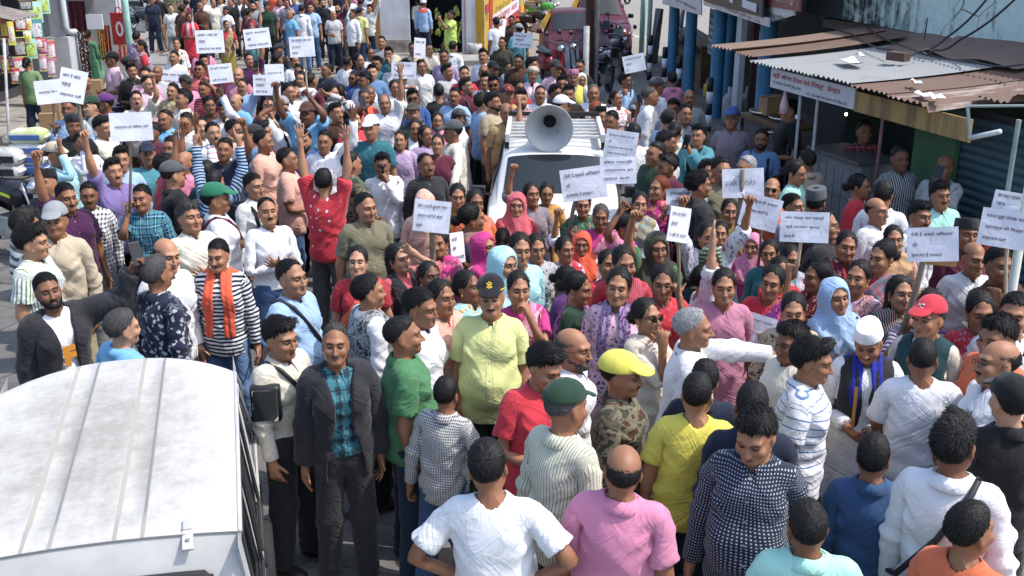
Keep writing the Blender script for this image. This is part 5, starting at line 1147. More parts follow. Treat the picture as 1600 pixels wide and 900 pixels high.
# ---- left: shop with hanging packets, pillar, drain pipe ----
lf = Fac('left', (-9.1, 14.5), (-9.1, 25.5)); ls = lf.root('provision_shop'); tag(ls, 'crowded provision shop with goods hung along its open front', 'shop')
pale = weathered('pale_plaster', (.50, .50, .52), .85, .14, 3, .15)
pz = lf.pt(95, 56).z; px0 = lf.pt(95, 60).x
m = MB(); m.box((px0, .0, pz/2), (.34, .44, pz)); m.build('pillar_base', pale, ls, False, .02); m = MB(); m.box((px0+.0, .0, (pz+5)/2), (.26, .30, 5-pz)); m.build('pillar', pale, ls, False, .01); m = MB(); m.box((px0, -.155, pz+.72), (.28, .012, .03)); m.build('band', black, ls)
dp = lf.pt(104, 50, -.2); m = MB(); m.tube([(dp.x+.02, -.18, 5), (dp.x+.02, -.18, dp.z+.12), (dp.x+.06, -.19, dp.z+.02), (dp.x+.16, -.20, dp.z-.02), (dp.x+.36, -.22, dp.z-.03), (dp.x+.42, -.22, dp.z-.08), (dp.x+.43, -.22, dp.z-.2), (dp.x+.43, -.22, .05)], .062, 12); m.build('drain_pipe', weathered('pvc', (.50, .53, .54), .45, .08, 4, .05), ls, True)
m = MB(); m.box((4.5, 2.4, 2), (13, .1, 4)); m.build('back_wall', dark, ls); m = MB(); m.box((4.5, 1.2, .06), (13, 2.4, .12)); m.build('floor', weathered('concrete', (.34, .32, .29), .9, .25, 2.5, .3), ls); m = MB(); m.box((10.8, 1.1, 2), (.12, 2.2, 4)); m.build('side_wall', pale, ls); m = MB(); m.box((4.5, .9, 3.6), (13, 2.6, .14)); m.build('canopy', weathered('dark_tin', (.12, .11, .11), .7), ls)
for k in range(3): m = MB(); m.box((4.5, 1.9, .7+k*.6), (9, .5, .04)); m.build('shelf', wood, ls)
m = MB()
for k in range(150): x_ = random.uniform(0, 9); m.box((x_, 1.85+random.uniform(-.1, .1), .82+.6*random.randrange(3)+.05), (.1, .14, random.uniform(.12, .28)))
o = m.build('shelf_goods', None, ls); tag(o, kind='stuff')
t = NT('shelf_goods'); vo = t.n('TexVoronoi', i_Scale=6.); t.l(t.n('TexCoord').outputs['Object'], vo.inputs['Vector']); hs = t.n('HueSaturation', i_Saturation=.7, i_Value=.5, i_Color=vo.outputs['Color']); o.data.materials.append(t.set(hs.outputs[0], .5))
def foil_print(c, c2):
    k = ('fp', c, c2)
    if k not in _mc: t = NT('foil_print'); g = t.n('TexCoord').outputs['Object']; n = t.noise(g, 16, 3, .6, .5); _mc[k] = t.set(t.ramp(n, [(.36, PAL[c]), (.44, PAL[c2]), (.55, PAL[c2]), (.6, PAL['dred']), (.66, PAL['pyellow'])]), .3, 0, .5)
    return _mc[k]
def packet(px, py, w, h, c, c2, lab, set_=-.35):
    q = lf.w(lf.pt(px, py, set_)); k = (q-Vector((0, 0, CAM_H))).length/FPX; W_, H_ = w*k*1.22, h*k*1.06; m = MB(); r = empty('snack_packet', q, lf.rz+random.uniform(-.15, .15)+R(-60)); tag(r, lab, 'packet', 'packets hanging at the provision shop')
    m.sheet(lambda u, v: ((u-.5)*W_, -.02*math.sin(math.pi*u)*math.sin(math.pi*v)-.003, (v-.5)*H_), 4, 6); m.sheet(lambda u, v: ((u-.5)*W_, .02*math.sin(math.pi*u)*math.sin(math.pi*v)+.003, (v-.5)*H_), 4, 6); m.build('packet', plain('foil_%s' % c, PAL[c], .25, 0, .6), r, True)
    m = MB(); m.sheet(lambda u, v: ((u-.5)*W_*.8, -.026*math.sin(math.pi*(.1+.8*u))*math.sin(math.pi*(.15+.62*v))-.004, (.15+.62*v-.5)*H_), 4, 3); m.build('print', foil_print(c, c2), r, True)
    m = MB()
    for s in (-1, 1): m.box((0, -.001, s*H_*.485), (W_*1.02, .007, H_*.04))
    me_ = m
    m = MB(); m.box((0, -.001, H_*.485), (W_*1.02, .007, H_*.04)); m.build('seal', plain('foil_lime', PAL['lime'], .3), r); m = MB(); m.box((0, -.001, -H_*.485), (W_*1.02, .007, H_*.04)); m.build('seal', plain('foil_lime', PAL['lime'], .3), r)
cols = {'aqua': 'lime', 'turq': 'white', 'mint': 'lime', 'magenta': 'lpink', 'bright': 'white', 'pink': 'white', 'brown': 'lgrey', 'yellow': 'white', 'red': 'yellow', 'rose': 'white', 'coral': 'white', 'maroon': 'lgrey', 'white': 'yellow'}
for (px, py, w, h, c, lab) in ((55, 19, 15, 27, 'aqua', 'aqua packet second from the top of the strip'), (56, 46, 15, 28, 'turq', 'turquoise packet under the aqua packet'), (68, 8, 13, 22, 'mint', 'mint packet at the top beside the white pillar'), (47, 76, 14, 26, 'mint', 'green packet above the sage tee person'), (59, 67, 12, 16, 'bright', 'red and white packet below the turquoise packet'),
        (68, 72, 9, 22, 'magenta', 'magenta packet beside the pillar, upper of its strip'), (67, 98, 9, 22, 'pink', 'pink packet under the upper magenta packet'), (80, 78, 9, 26, 'coral', 'coral packet against the pillar, upper one'), (80, 104, 9, 26, 'rose', 'rose packet against the pillar, lower one'), (32, 36, 12, 20, 'bright', 'bright red packet high near the tin edge'), (43, 38, 9, 18, 'white', 'white packet beside the high red packet'),
        (31, 74, 13, 26, 'brown', 'brown packet in the dim middle strip'), (17, 52, 8, 30, 'yellow', 'yellow packet at the far edge strip'), (8, 75, 8, 24, 'maroon', 'maroon packet low on the edge strip'), (30, 102, 12, 22, 'coral', 'coral packet beside the sage tee person'), (8, 100, 9, 22, 'red', 'red packet at the frame edge, lowest'), (43, 58, 8, 16, 'white', 'white packet beside the turquoise packet'), (40, 8, 14, 14, 'brown', 'brown packet at the very top near the tin'), (6, 45, 8, 26, 'red', 'dark red packet high on the edge strip'), (24, 118, 10, 20, 'bright', 'red packet lowest beside the sage tee person')):
    packet(px, py, w, h, c, cols.get(c, 'white'), lab)
m = MB(); a_, b_ = lf.w(lf.pt(9, 235, -1.6)), lf.w(lf.pt(6, 60, -1.6)); m.tube([(a_.x, a_.y, 0), (b_.x, b_.y, b_.z)], .022, 8); tag(m.build('tent_pole', weathered('pale_post', (.50, .50, .49), .6, .3, 5), None, True), 'thin pale metal pole in front of the provision shop', 'pole')
q = lf.w(lf.pt(8, 12, -.6)); m = MB(); m.sheet(lambda u, v: (q.x-.3+.7*v, q.y-.6+1.0*u, q.z+.02*math.sin(u*40)-.16*v), 40, 2); tag(m.build('tin_awning', weathered('dark_tin2', (.25, .22, .20), .6), None, True), 'ragged corrugated tin edge over the hanging packets', 'awning')
# hanging red bag, fabric rolls, green post
q = lf.w(lf.pt(188, 45, -.9)); k = (q-Vector((0, 0, CAM_H))).length/FPX; r = empty('cloth_bag', q, R(-8)); tag(r, 'red carry bag with a white oval hanging from the post', 'bag'); W_, H_ = 25*k, 45*k
m = MB(); m.box((0, 0, 0), (W_, .06, H_)); m.build('bag', plain('bag_red', (.42, .03, .03), .6), r, False, .02); m = MB(); m.lathe([(0, .0), (.55, 0)], 20, Matrix.Rotation(math.pi/2, 3, 'X')@Matrix.Diagonal((W_*.42, H_*.42, 1)).to_3x3(), (0, -.034, 0)); m.build('oval', paper_white, r)
m = MB(); m.lathe([(0, .0), (.55, 0)], 20, Matrix.Rotation(math.pi/2, 3, 'X')@Matrix.Diagonal((W_*.20, H_*.28, 1)).to_3x3(), (0, -.037, 0)); m.build('emblem', plain('bag_red', (.42, .03, .03), .6), r)
m = MB(); m.tube([(-W_*.25, 0, H_*.48), (-W_*.1, 0, H_*.66), (W_*.1, 0, H_*.66), (W_*.25, 0, H_*.48)], .012, 6); m.build('handle', plain('bag_red', (.42, .03, .03), .6), r)
def cloth_hang(px, py, w, h, spec, lab, set_=-.4):
    q = lf.w(lf.pt(px, py, set_)); k = (q-Vector((0, 0, CAM_H))).length/FPX; W_, H_ = w*k, h*k; m = MB(); m.sheet(lambda u, v: ((u-.5)*W_, .03*math.sin(u*18)*(1.1-v), (v-.5)*H_), 24, 6); me = m.mesh('hanging_cloth', True)
    at = me.attributes.new('cloth', 'FLOAT_VECTOR', 'POINT'); P = np.array([v.co[:] for v in me.vertices], np.float32); P = np.stack([P[:, 0], P[:, 2]+1, P[:, 1]*0], 1); at.data.foreach_set('vector', np.ascontiguousarray(P).ravel()); o = link('hanging_cloth', me, None, cloth_mat(spec)); o.location = q; tag(o, lab, 'cloth', 'cloths hung by the textile shop')
cloth_hang(133, 90, 14, 72, 'pz/brown/offwhite', 'brown and white printed cloth hanging beside the drain pipe'); cloth_hang(158, 60, 9, 62, 'pz/gold/brown', 'yellow and brown printed strip hanging by the textile shop'); cloth_hang(167, 62, 12, 40, 'sv/charcoal/orange', 'black cloth with orange stripe beside the yellow strip', -.3); cloth_hang(195, 85, 18, 26, 'pz/coral/pyellow/dred', 'floral cloth below the red carry bag'); cloth_hang(122, 28, 24, 46, 'pz/maroon/brown/rose', 'dark maroon goods cloth deep behind the drain pipe', .8)
q = lf.w(lf.pt(148, 34, -.35)); m = MB(); m.box(q, (.34, .03, .30)); tag(m.build('white_board', paper_white), 'small white board by the textile shop', 'board'); q = lf.w(lf.pt(167, 20, .1)); m = MB(); m.box(q, (.5, .1, 1.1)); tag(m.build('wall_panel', pale), 'pale wall panel above the textile shop', 'panel')
q = lf.w(lf.pt(205, 90, -1.2)); m = MB(); m.tube([(q.x, q.y, 0), (q.x, q.y, 4)], .07, 10); tag(m.build('teal_post', weathered('mint_paint', (.38, .62, .53), .6, .15, 4), None, True), 'pale teal post beside the parked motorbikes', 'post')
# sacks and cartons
def sack(px, py, z, w, h, label, main, side, grp, Y=None):
    q = atz(px, py, z) if Y is None else aty(px, py, Y); k = (q-Vector((0, 0, CAM_H))).length/FPX; W_, H_ = w*k, h*k*1.1; r = empty('sack', (q.x, q.y, q.z), R(random.uniform(-6, 6))); tag(r, label, 'sack', grp); m = MB()
    n, mm_ = 16, 10; D = W_*.62
    def f(u, v):
        th = (v-.5)*math.pi; ph = u*2*math.pi; e = lambda c, p: math.copysign(abs(c)**p, c); return (W_/2*e(math.cos(th), .5)*e(math.cos(ph), .35), D/2*e(math.cos(th), .5)*e(math.sin(ph), .35), H_/2*e(math.sin(th), .75)+.012*math.sin(7*ph))
    m.sheet(f, n, mm_); m.build('sack', main, r, True)
    m = MB(); m.box((0, -D*.49, 0), (W_*.8, .02, H_*.36)); m.build('print_band', side, r, False, .008)
    m = MB()
    for s in (-1, 1): m.box((s*W_*.5, 0, 0), (.03, D*.7, H_*.12))
    m.build('seam', paper_white, r)
sw = weathered('woven_white', (.62, .62, .60), .7, .12, 10); sb = weathered('woven_blue', (.06, .13, .36), .6, .15, 8); sg_ = weathered('woven_green', (.34, .42, .12), .6, .3, 5, dark=(.58, .57, .52))
for i, (py, c, lab) in enumerate(((262, sb, 'blue printed sack at the bottom of the stack'), (247, sw, 'white and blue sack second from the bottom of the stack'), (232, sw, 'white and blue sack second from the top of the stack'), (212, sg_, 'green and yellow topped sack on top of the stack'))): sack(45, py, 0, 52, 19, lab, c, sb, 'sacks stacked by the provision shop', 15.6)
for py, lab in ((266, 'grey white sack at the bottom of the edge stack'), (246, 'grey white printed sack on top of the edge stack')): sack(8, py, 0, 48, 24, lab, weathered('woven_grey', (.50, .50, .48), .75, .2, 6), ink_black, 'grey sacks at the frame edge', 15.3)
def carton(px, py, Y, w, h, lab, rz=.2, parent=None):
    q = aty(px, py, Y); k = (q-Vector((0, 0, CAM_H))).length/FPX; r = empty('carton', q, rz); tag(r, lab, 'carton', 'brown cartons'); m = MB(); m.box((0, 0, 0), (w*k, w*k*.7, h*k)); m.build('box', weathered('cardboard', (.34, .21, .11), .85, .15, 4), r, False, .005)
    m = MB(); m.box((0, -w*k*.18, h*k/2+.012), (w*k*.98, w*k*.34, .006), M=Matrix.Rotation(R(6), 3, 'X')); m.box((0, w*k*.18, h*k/2+.016), (w*k*.98, w*k*.34, .006), M=Matrix.Rotation(R(-9), 3, 'X')); m.build('flap', weathered('cardboard', (.34, .21, .11), .85, .15, 4), r)
carton(145, 140, 19.5, 28, 26, 'open brown carton carried in front of the textile shop'); carton(80, 172, 17.5, 24, 30, 'brown carton behind the edge placards'); carton(76, 190, 17.2, 22, 22, 'low brown carton under the placards')
# ---- right, near: tin roofed gift shop under a stained first floor parapet ----
EZ = 2.22
A_, B_ = atz(1190, 103, EZ), atz(1465, 170, EZ); nf = Fac('near', A_, B_); S0 = 2.1
gs = nf.root('gift_shop'); tag(gs, 'dark open shop under rusty corrugated sheets with a white signboard', 'shop')
rz_ = nf.pt(1430, 62, S0).z                                     # height where the sheets meet the parapet
def corr(name, xa, xb, y0, z0, y1, z1, mat, wave=.078, amp=.013, skew=0., droop=0., ny=5, parent=None):
    n = max(6, int((xb-xa)/wave*7)); m = MB()
    def f(u, v):
        x = xa+(xb-xa)*u; y = y0+(y1-y0)*v; z = z0+(z1-z0)*v+amp*math.sin(2*math.pi*x/wave)-.02*math.sin(math.pi*v)+droop*(1-v)**2*max(0, (u-.75)*4)**2
        return (x+skew*v, y+.012*math.sin(x*9+3*v)*(1-v), z)
    m.sheet(f, n, ny); me = m.mesh(name, True); return link(name, me, parent or gs, mat)
def rust_mat(name, base, rust, amt, streak=1.):
    t = NT(name); g = t.n('TexCoord').outputs['Object']; n = t.noise(g, 1.6, 7, .65); n2 = t.noise(g, 18, 5, .7); mp = t.n('Mapping'); t.l(g, mp.inputs[0]); mp.inputs['Scale'].default_value = (11, .9, 1); st = t.noise(mp.outputs[0], 1., 5, .6)
    f = t.math('ADD', t.math('ADD', t.math('MULTIPLY', n, .6), t.math('MULTIPLY', st, .6*streak)), t.math('MULTIPLY', n2, .18)); fac = t.ramp(f, [(amt-.10, (0, 0, 0)), (amt+.10, (1, 1, 1))])
    col = t.mix(fac, base, t.mix(n2, rust, tuple(x*1.7 for x in rust))); t.bump(n2, .25, .004); return t.set(col, .68, 0, .3)
grey_tin = rust_mat('grey_tin', (.22, .23, .235), (.13, .10, .085), .84); rust_tin = rust_mat('rust_tin', (.25, .21, .185), (.088, .055, .041), .50); rust2 = rust_mat('rust_tin_pale', (.36, .33, .30), (.10, .060, .045), .74, 1.4); brown_tin = rust_mat('brown_tin', (.17, .13, .11), (.13, .085, .065), .6)
x_g = nf.pt(1345, 138, 0).x; x_r = nf.pt(1467, 170, 0).x; x_0 = nf.pt(1186, 100, 0).x
W_ = (x_g-x_0)/3
for k in range(3): corr('roof_sheet', x_0+k*W_-.0, x_0+(k+1)*W_+.05, -.12-.01*k, EZ+.05+.012*k, S0-.25, rz_-.04+.012*k, grey_tin)
W_ = (x_r-x_g)/2
for k in range(2): corr('roof_sheet', x_g+k*W_-.03, x_g+(k+1)*W_+.03, -.14, EZ+.055-.012*k, S0-.2, rz_-.05-.012*k, rust_tin if k == 0 else rust2, droop=-.05*k)
corr('roof_sheet', x_r-.02, x_r+.50, .35, EZ+.10, S0+.0, rz_-.03, rust_tin, droop=.10)
corr('roof_sheet', x_r+.42, x_r+1.3, .95, EZ+.22, S0+.1, rz_+.0, rust_tin)
x_1 = nf.pt(1128, 66, 0).x; rz1 = nf.pt(1285, 29, S0).z-.03
W1 = (x_0-.06-x_1)/2
for k in range(2): corr('roof_sheet', x_0-.06-(k+1)*W1, x_0+.02-k*W1, -.10-.05*k, EZ+.10+.03*k, S0-.15, rz1+.02*k, rust_tin if k != 1 else brown_tin, ny=6)
for xa, xb, k in ((nf.pt(1375, 60, S0).x, nf.pt(1500, 78, S0).x, 0), (nf.pt(1495, 76, S0).x, nf.pt(1605, 95, S0).x+.5, 1)):
    m = MB(); m.sheet(lambda u, v: (xa+(xb-xa)*u, S0-.62+.74*v+.03*math.sin(u*7+k), rz_-.06+.05*k+.20*v*v+.02*math.sin(u*11)*(1-v)), 20, 5); m.build('flat_sheet', brown_tin, gs, True)
# fascia: white signboard, then ochre board
zb1, zb2 = nf.pt(1206, 144, 0).z, nf.pt(1334, 164, 0).z; xs0, xs1 = nf.pt(1203, 120, 0).x, nf.pt(1334, 150, 0).x; xs2 = nf.pt(1516, 190, 0).x; zo = nf.pt(1425, 195, 0).z; zb = (zb1+zb2)/2
signm = weathered('sign_white', (.50, .50, .53), .7, .10, 3, .05)
m = MB(); m.box(((xs0+xs1)/2, .02, (zb+EZ+.0)/2), (xs1-xs0, .02, EZ-zb)); m.build('signboard', signm, gs)
def ochre_mat():
    t = NT('ochre_board'); g = t.n('TexCoord').outputs['Object']; mp = t.n('Mapping'); t.l(g, mp.inputs[0]); mp.inputs['Scale'].default_value = (9, 9, .8); n = t.noise(mp.outputs[0], 1, 6, .7); n2 = t.noise(g, 7, 4)
    col = t.mix(t.ramp(n, [(.42, (0, 0, 0)), (.62, (1, 1, 1))]), (.30, .19, .075), (.085, .06, .04)); return t.set(t.mix(t.math('MULTIPLY', n2, .35), col, (.38, .27, .12)), .8, 0, .3)
m = MB(); m.box(((xs1+xs2)/2, .025, (zo-.02+EZ-.03)/2), (xs2-xs1-.01, .022, EZ-zo)); m.build('fascia_board', ochre_mat(), gs)
tw = xs1-xs0
writing('श्री शोभा टेलर एवं िगफ्ट  सेन्टर', .16, ink_red, gs, (xs0+tw*.44, .004, zb+(EZ-zb)*.66), width=tw*.82, height=(EZ-zb)*.36, bold=.002)
writing('ये आपका टेलरिंग हेतु सर्व', .10, ink_black, gs, (xs0+tw*.22, .004, zb+(EZ-zb)*.30), width=tw*.36, height=(EZ-zb)*.22); writing('नोट: नई नम्बर का सामान भी मिलता है।', .10, ink_black, gs, (xs0+tw*.70, .004, zb+(EZ-zb)*.16), width=tw*.46, height=(EZ-zb)*.22)
mintp = weathered('mint_tube', (.26, .34, .31), .5, .15, 6)
pe = nf.pt(1512, 166, -.02); pb = nf.pt(1515, 216, -.02)
m = MB(); m.tube([pe, pb], .015, 8); m.tube([pe, pe+Vector((1.1, .95, .14))], .012, 8); m.build('frame_tube', mintp, gs); m = MB(); pq = nf.pt(1548, 195, -.05); m.tube([pb, pb+Vector((.28, .05, .105))], .022, 10); m.build('pipe_stub', weathered('pvc', (.50, .53, .54), .45, .08, 4, .05), gs, True)
postm = weathered('steel_post', (.42, .42, .44), .5, .2, 8)
for px, py in ((1250, 160), (1277, 165), (1379, 190)):
    x = nf.pt(px, py, .05).x; m = MB(); m.tube([(x, .05, 0), (x, .05, zb+.02)], .017, 8); m.build('post', postm if px != 1379 else weathered('red_post', (.20, .10, .10), .6), gs)
# interior
xi0, xi1 = x_0-.05, nf.pt(1492, 240, .55).x
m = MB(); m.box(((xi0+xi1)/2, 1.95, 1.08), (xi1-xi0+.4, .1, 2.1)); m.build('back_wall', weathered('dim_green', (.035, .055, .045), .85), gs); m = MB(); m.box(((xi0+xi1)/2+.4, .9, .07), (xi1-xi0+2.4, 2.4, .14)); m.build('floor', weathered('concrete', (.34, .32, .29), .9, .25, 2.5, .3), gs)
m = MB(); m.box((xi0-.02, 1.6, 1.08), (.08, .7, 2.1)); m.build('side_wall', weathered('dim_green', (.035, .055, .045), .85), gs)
g0, g1 = nf.pt(1428, 230, .5).x, nf.pt(1492, 240, .5).x; m = MB(); m.box(((g0+g1)/2, .52, 1.08), (g1-g0, .06, 2.1)); m.build('green_panel', weathered('green_panel', (.05, .12, .06), .7, .2, 4), gs)
s0, s1 = g1+.02, g1+1.75
for k in range(24): m = MB(); m.sheet(lambda u, v: (s0+(s1-s0)*u, .56-.022*math.sin(math.pi*v), .12+k*.082+.082*v), 1, 3); m.build('shutter_slat', weathered('shutter_teal', (.035, .075, .095), .5, .15, 4), gs, True)
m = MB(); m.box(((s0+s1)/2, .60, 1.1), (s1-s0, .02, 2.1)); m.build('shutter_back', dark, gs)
for px, mat, nm in ((1588, mintp, 'mint'), ):
    x = nf.pt(1590, 200, .2).x; m = MB(); m.tube([(x, .2, 0), (x, .2, EZ+.02)], .020, 10); m.build('corner_post', mat, gs); m = MB(); m.tube([(x-.05, .12, .2), (x-.03, .12, 1.55)], .03, 8); m.build('red_pole', plain('red_flag_pole', (.36, .05, .03), .6), gs)
c0, c1 = nf.pt(1268, 250, .15).x, nf.pt(1345, 262, .15).x; tile = weathered('counter_tile', (.24, .24, .24), .5, .15, 6); zc = nf.pt(1300, 245, .12).z
m = MB(); m.box(((c0+c1)/2, .36, zc/2), (c1-c0, .40, zc)); cn = m.build('counter', tile, gs)
for r_ in range(4):
    for k in range(6):
        m = MB(); m.box((c0+(k+.5)*(c1-c0)/6, .155, .12+(r_+.5)*(zc-.2)/4), ((c1-c0)/6-.012, .012, (zc-.2)/4-.012)); m.build('tile', tile, cn)
m = MB(); m.box(((c0+c1)/2, .34, zc+.02), (c1-c0+.06, .5, .04)); m.build('counter_top', weathered('counter_edge', (.10, .095, .09), .5, .2, 8), cn, False, .01)
m = MB(); m.lathe([(0, -.015), (.011, -.01), (.015, .005), (.011, .018), (0, .023)], 10); o = m.build('light_bulb', None, gs, True); o.location = nf.pt(1322, 179, .9)
t = NT('lit_bulb'); t.b.inputs['Emission Color'].default_value = (1, .93, .8, 1); t.b.inputs['Emission Strength'].default_value = 6; o.data.materials.append(t.set((.8, .8, .8), .4))
for i, (px, py, lab) in enumerate(((1232, 165, 'pink and white bag hanging at the gift shop door'),)):
    q = nf.w(nf.pt(px-6, py-6, .12)); m = MB(); m.lathe([(0, .15), (.015, .14), (.025, .06), (.05, -.04), (.05, -.12), (0, -.14)], 12, None, q); tag(m.build('hanging_bag', plain('pale_pink_bag', (.55, .38, .40), .5), None, True), lab, 'bag')
tb = nf.w(nf.pt(1226, 212, .35)); r = empty('tray_table', (tb.x, tb.y, 0), nf.rz); tag(r, 'counter table with steel trays before the youth in black', 'table'); zt = nf.pt(1226, 214, .35).z
m = MB(); m.box((0, 0, zt), (.6, .36, .03)); m.build('tabletop', weathered('dull_steel', (.16, .16, .165), .5, .2, 8, metal=.5), r); m = MB(); m.box((0, .02, zt/2), (.66, .36, zt-.03)); m.build('cabinet', weathered('dark_steel', (.12, .12, .13), .5), r)
for k in range(3): m = MB(); m.lathe([(0, .0), (.11, .0), (.13, .03), (.125, .03), (.105, .006), (0, .006)], 18, None, (-.2+.2*k, -.05+.05*(k % 2), zt+.017)); m.build('tray', chrome, r, True)
# parapet above
tz0 = min(nf.pt(1600, 80, S0).z, nf.pt(1430, 47, S0).z)+.0; xw0 = nf.pt(1258, 15, S0).x; tbd = nf.root('stained_building'); tag(tbd, 'pale teal plastered building with black mould stains above the tin roof', 'building')
def teal_mat():
    t = NT('stained_teal'); g = t.n('TexCoord').outputs['Object']; s = t.n('SeparateXYZ', i_0=g).outputs; mp = t.n('Mapping'); t.l(g, mp.inputs[0]); mp.inputs['Scale'].default_value = (2.6, 2.6, 1.0)
    n = t.noise(mp.outputs[0], 1.3, 8, .72, .6); n2 = t.noise(g, 9, 6, .7); big = t.noise(g, .55, 3)
    mp2 = t.n('Mapping'); t.l(g, mp2.inputs[0]); mp2.inputs['Scale'].default_value = (14, 14, 1.2); dr = t.noise(mp2.outputs[0], 1., 4, .6)
    farx = t.math('MULTIPLY', t.math('SUBTRACT', .4, s[0]), .09); f = t.math('ADD', t.math('ADD', t.math('MULTIPLY', n, .62), t.math('MULTIPLY', n2, .30)), t.math('ADD', t.math('MULTIPLY', dr, .28), t.math('ADD', farx, t.math('MULTIPLY', big, .42))))
    col = t.mix(t.ramp(n2, [(.3, (0, 0, 0)), (.7, (1, 1, 1))]), (.40, .50, .48), (.52, .62, .59)); col = t.mix(t.ramp(f, [(.84, (0, 0, 0)), (.97, (1, 1, 1))]), col, (.035, .042, .042))
    vo = t.n('TexVoronoi', i_Scale=1.3, feature='DISTANCE_TO_EDGE'); wv = t.n('VectorMath', operation='MULTIPLY_ADD', i_0=t.n('TexNoise', i_Scale=3.).outputs[1]); wv.inputs[1].default_value = (.6,)*3; t.l(g, wv.inputs[2]); t.l(wv.outputs[0], vo.inputs['Vector'])
    col = t.mix(t.math('MULTIPLY', t.math('LESS_THAN', vo.outputs['Distance'], .008), .7), col, (.05, .055, .055)); t.bump(n2, .5, .01); return t.set(col, .9, 0, .2)
tz0 = (nf.pt(1600, 80, S0).z+nf.pt(1300, 28, S0).z)/2
xa_, xb_ = nf.pt(1258, 20, S0), nf.pt(1600, 81, S0); xb2 = xb_.x+2.; zb2_ = xb_.z+(xb_.z-xa_.z)/(xb_.x-xa_.x)*2.; ZT = tz0+1.24
m = MB(); m.add([(xa_.x, S0, xa_.z), (xb2, S0, zb2_), (xb2, S0, ZT), (xa_.x, S0, ZT), (xa_.x, S0+.2, xa_.z), (xb2, S0+.2, zb2_), (xb2, S0+.2, ZT), (xa_.x, S0+.2, ZT)], [(0, 1, 2, 3), (7, 6, 5, 4), (0, 4, 5, 1), (1, 5, 6, 2), (2, 6, 7, 3), (3, 7, 4, 0)]); m.build('parapet', teal_mat(), tbd)
m = MB(); m.box(((xw0+x_r+3)/2, S0+2.3, tz0-.10), (x_r+3-xw0, 4., .12)); m.build('slab', weathered('concrete_dark', (.16, .15, .14), .9), tbd)
m = MB(); m.box(((xw0+x_r+3)/2, S0+.45, tz0/2), (x_r+3-xw0, .1, tz0)); m.build('lower_wall', dark, tbd)  # near-black colour puts the shadow gap under the parapet into this wall
# odds and ends on the tin
bq = nf.w(nf.pt(1403, 90, .9)); bq.z = EZ+.05+(rz_-EZ)*.52+.05; m = MB(); m.box(bq, (.22, .11, .09), rz=nf.rz+.3); tag(m.build('loose_brick', weathered('brick_dark', (.12, .075, .06), .9), None, False, .008), 'loose dark brick weighing down the grey tin sheet', 'brick')
for i, (px, py, w, lab) in enumerate(((1330, 97, .34, 'long white paper scrap on the grey tin'), (1345, 88, .16, 'crumpled white paper on the grey tin'), (1430, 131, .15, 'crumpled paper on the rusty tin'), (1444, 151, .2, 'pale scrap near the eave of the rusty tin'), (1464, 154, .16, 'pale scrap at the outer corner of the rusty tin'))):
    y_ = .35+.1*i if i != 0 else .8; q = nf.pt(px, py, 0); best = None
    for s_ in [k*.05 for k in range(44)]:
        c = nf.pt(px, py, s_); z_ = EZ+.07+(rz_-EZ)*(s_+.1)/(S0-.1)
        if best is None or abs(c.z-z_) < best[0]: best = (abs(c.z-z_), c)
    c = nf.w(best[1]); m = MB(); m.sheet(lambda u, v: (c.x+(u-.5)*w*.5, c.y+(v-.5)*w*1.2, c.z+.02+.025*math.sin(u*5+i)*math.sin(v*4)), 5, 5); tag(m.build('paper_scrap', paper_white, None, True), lab, 'scrap', 'scraps on the tin roof')
def wire(pts, lab, rad=.012):
    P = [nf.w(nf.pt(px, py, s)) for px, py, s in pts]; out = []
    for i in range(len(P)-1):
        for k in range(6): t = k/6; out.append(P[i].lerp(P[i+1], t)-Vector((0, 0, .04*math.sin(math.pi*t))))
    m = MB(); m.tube(out+[P[-1]], rad, 5); tag(m.build('cable', black, None, True), lab, 'cable', 'cables over the tin roof')
wire(((1545, -5, 1.7), (1480, 58, 1.6), (1440, 78, 1.3), (1400, 85, 1.0)), 'slack black cable crossing the parapet, the inner one'); wire(((1590, -5, 1.6), (1500, 62, 1.5), (1460, 78, 1.3), (1440, 80, 1.2)), 'slack black cable crossing the parapet, the outer one'); wire(((1285, 28, 1.7), (1330, 52, 1.5), (1398, 80, 1.0)), 'thin cable running from the sign corner down the grey tin', .009); wire(((1345, 35, 1.9), (1420, 75, 1.35), (1520, 95, 1.2), (1600, 100, 1.2)), 'cable lying along the upper edge of the tin', .010)
m = MB(); a1, b1 = nf.w(nf.pt(1444, 62, 1.7)), nf.w(nf.pt(1449, 28, 1.7)); m.tube([a1, b1], .008, 5); tag(m.build('iron_rod', weathered('rust_iron', (.10, .045, .04), .75, .3, 5)), 'bare iron rod standing up behind the tin sheets', 'rod')
# pale post at the right edge
q = atz(1592, 470, .4); q = aty(1590, 400, 6.5); m = MB(); m.tube([(q.x, q.y, 0), (q.x, q.y, aty(1590, 265, 6.5).z)], .03, 12); tag(m.build('pale_post', weathered('mint_white', (.50, .54, .50), .6, .15, 4), None, True), 'pale painted post at the edge behind the stacked placards', 'post')
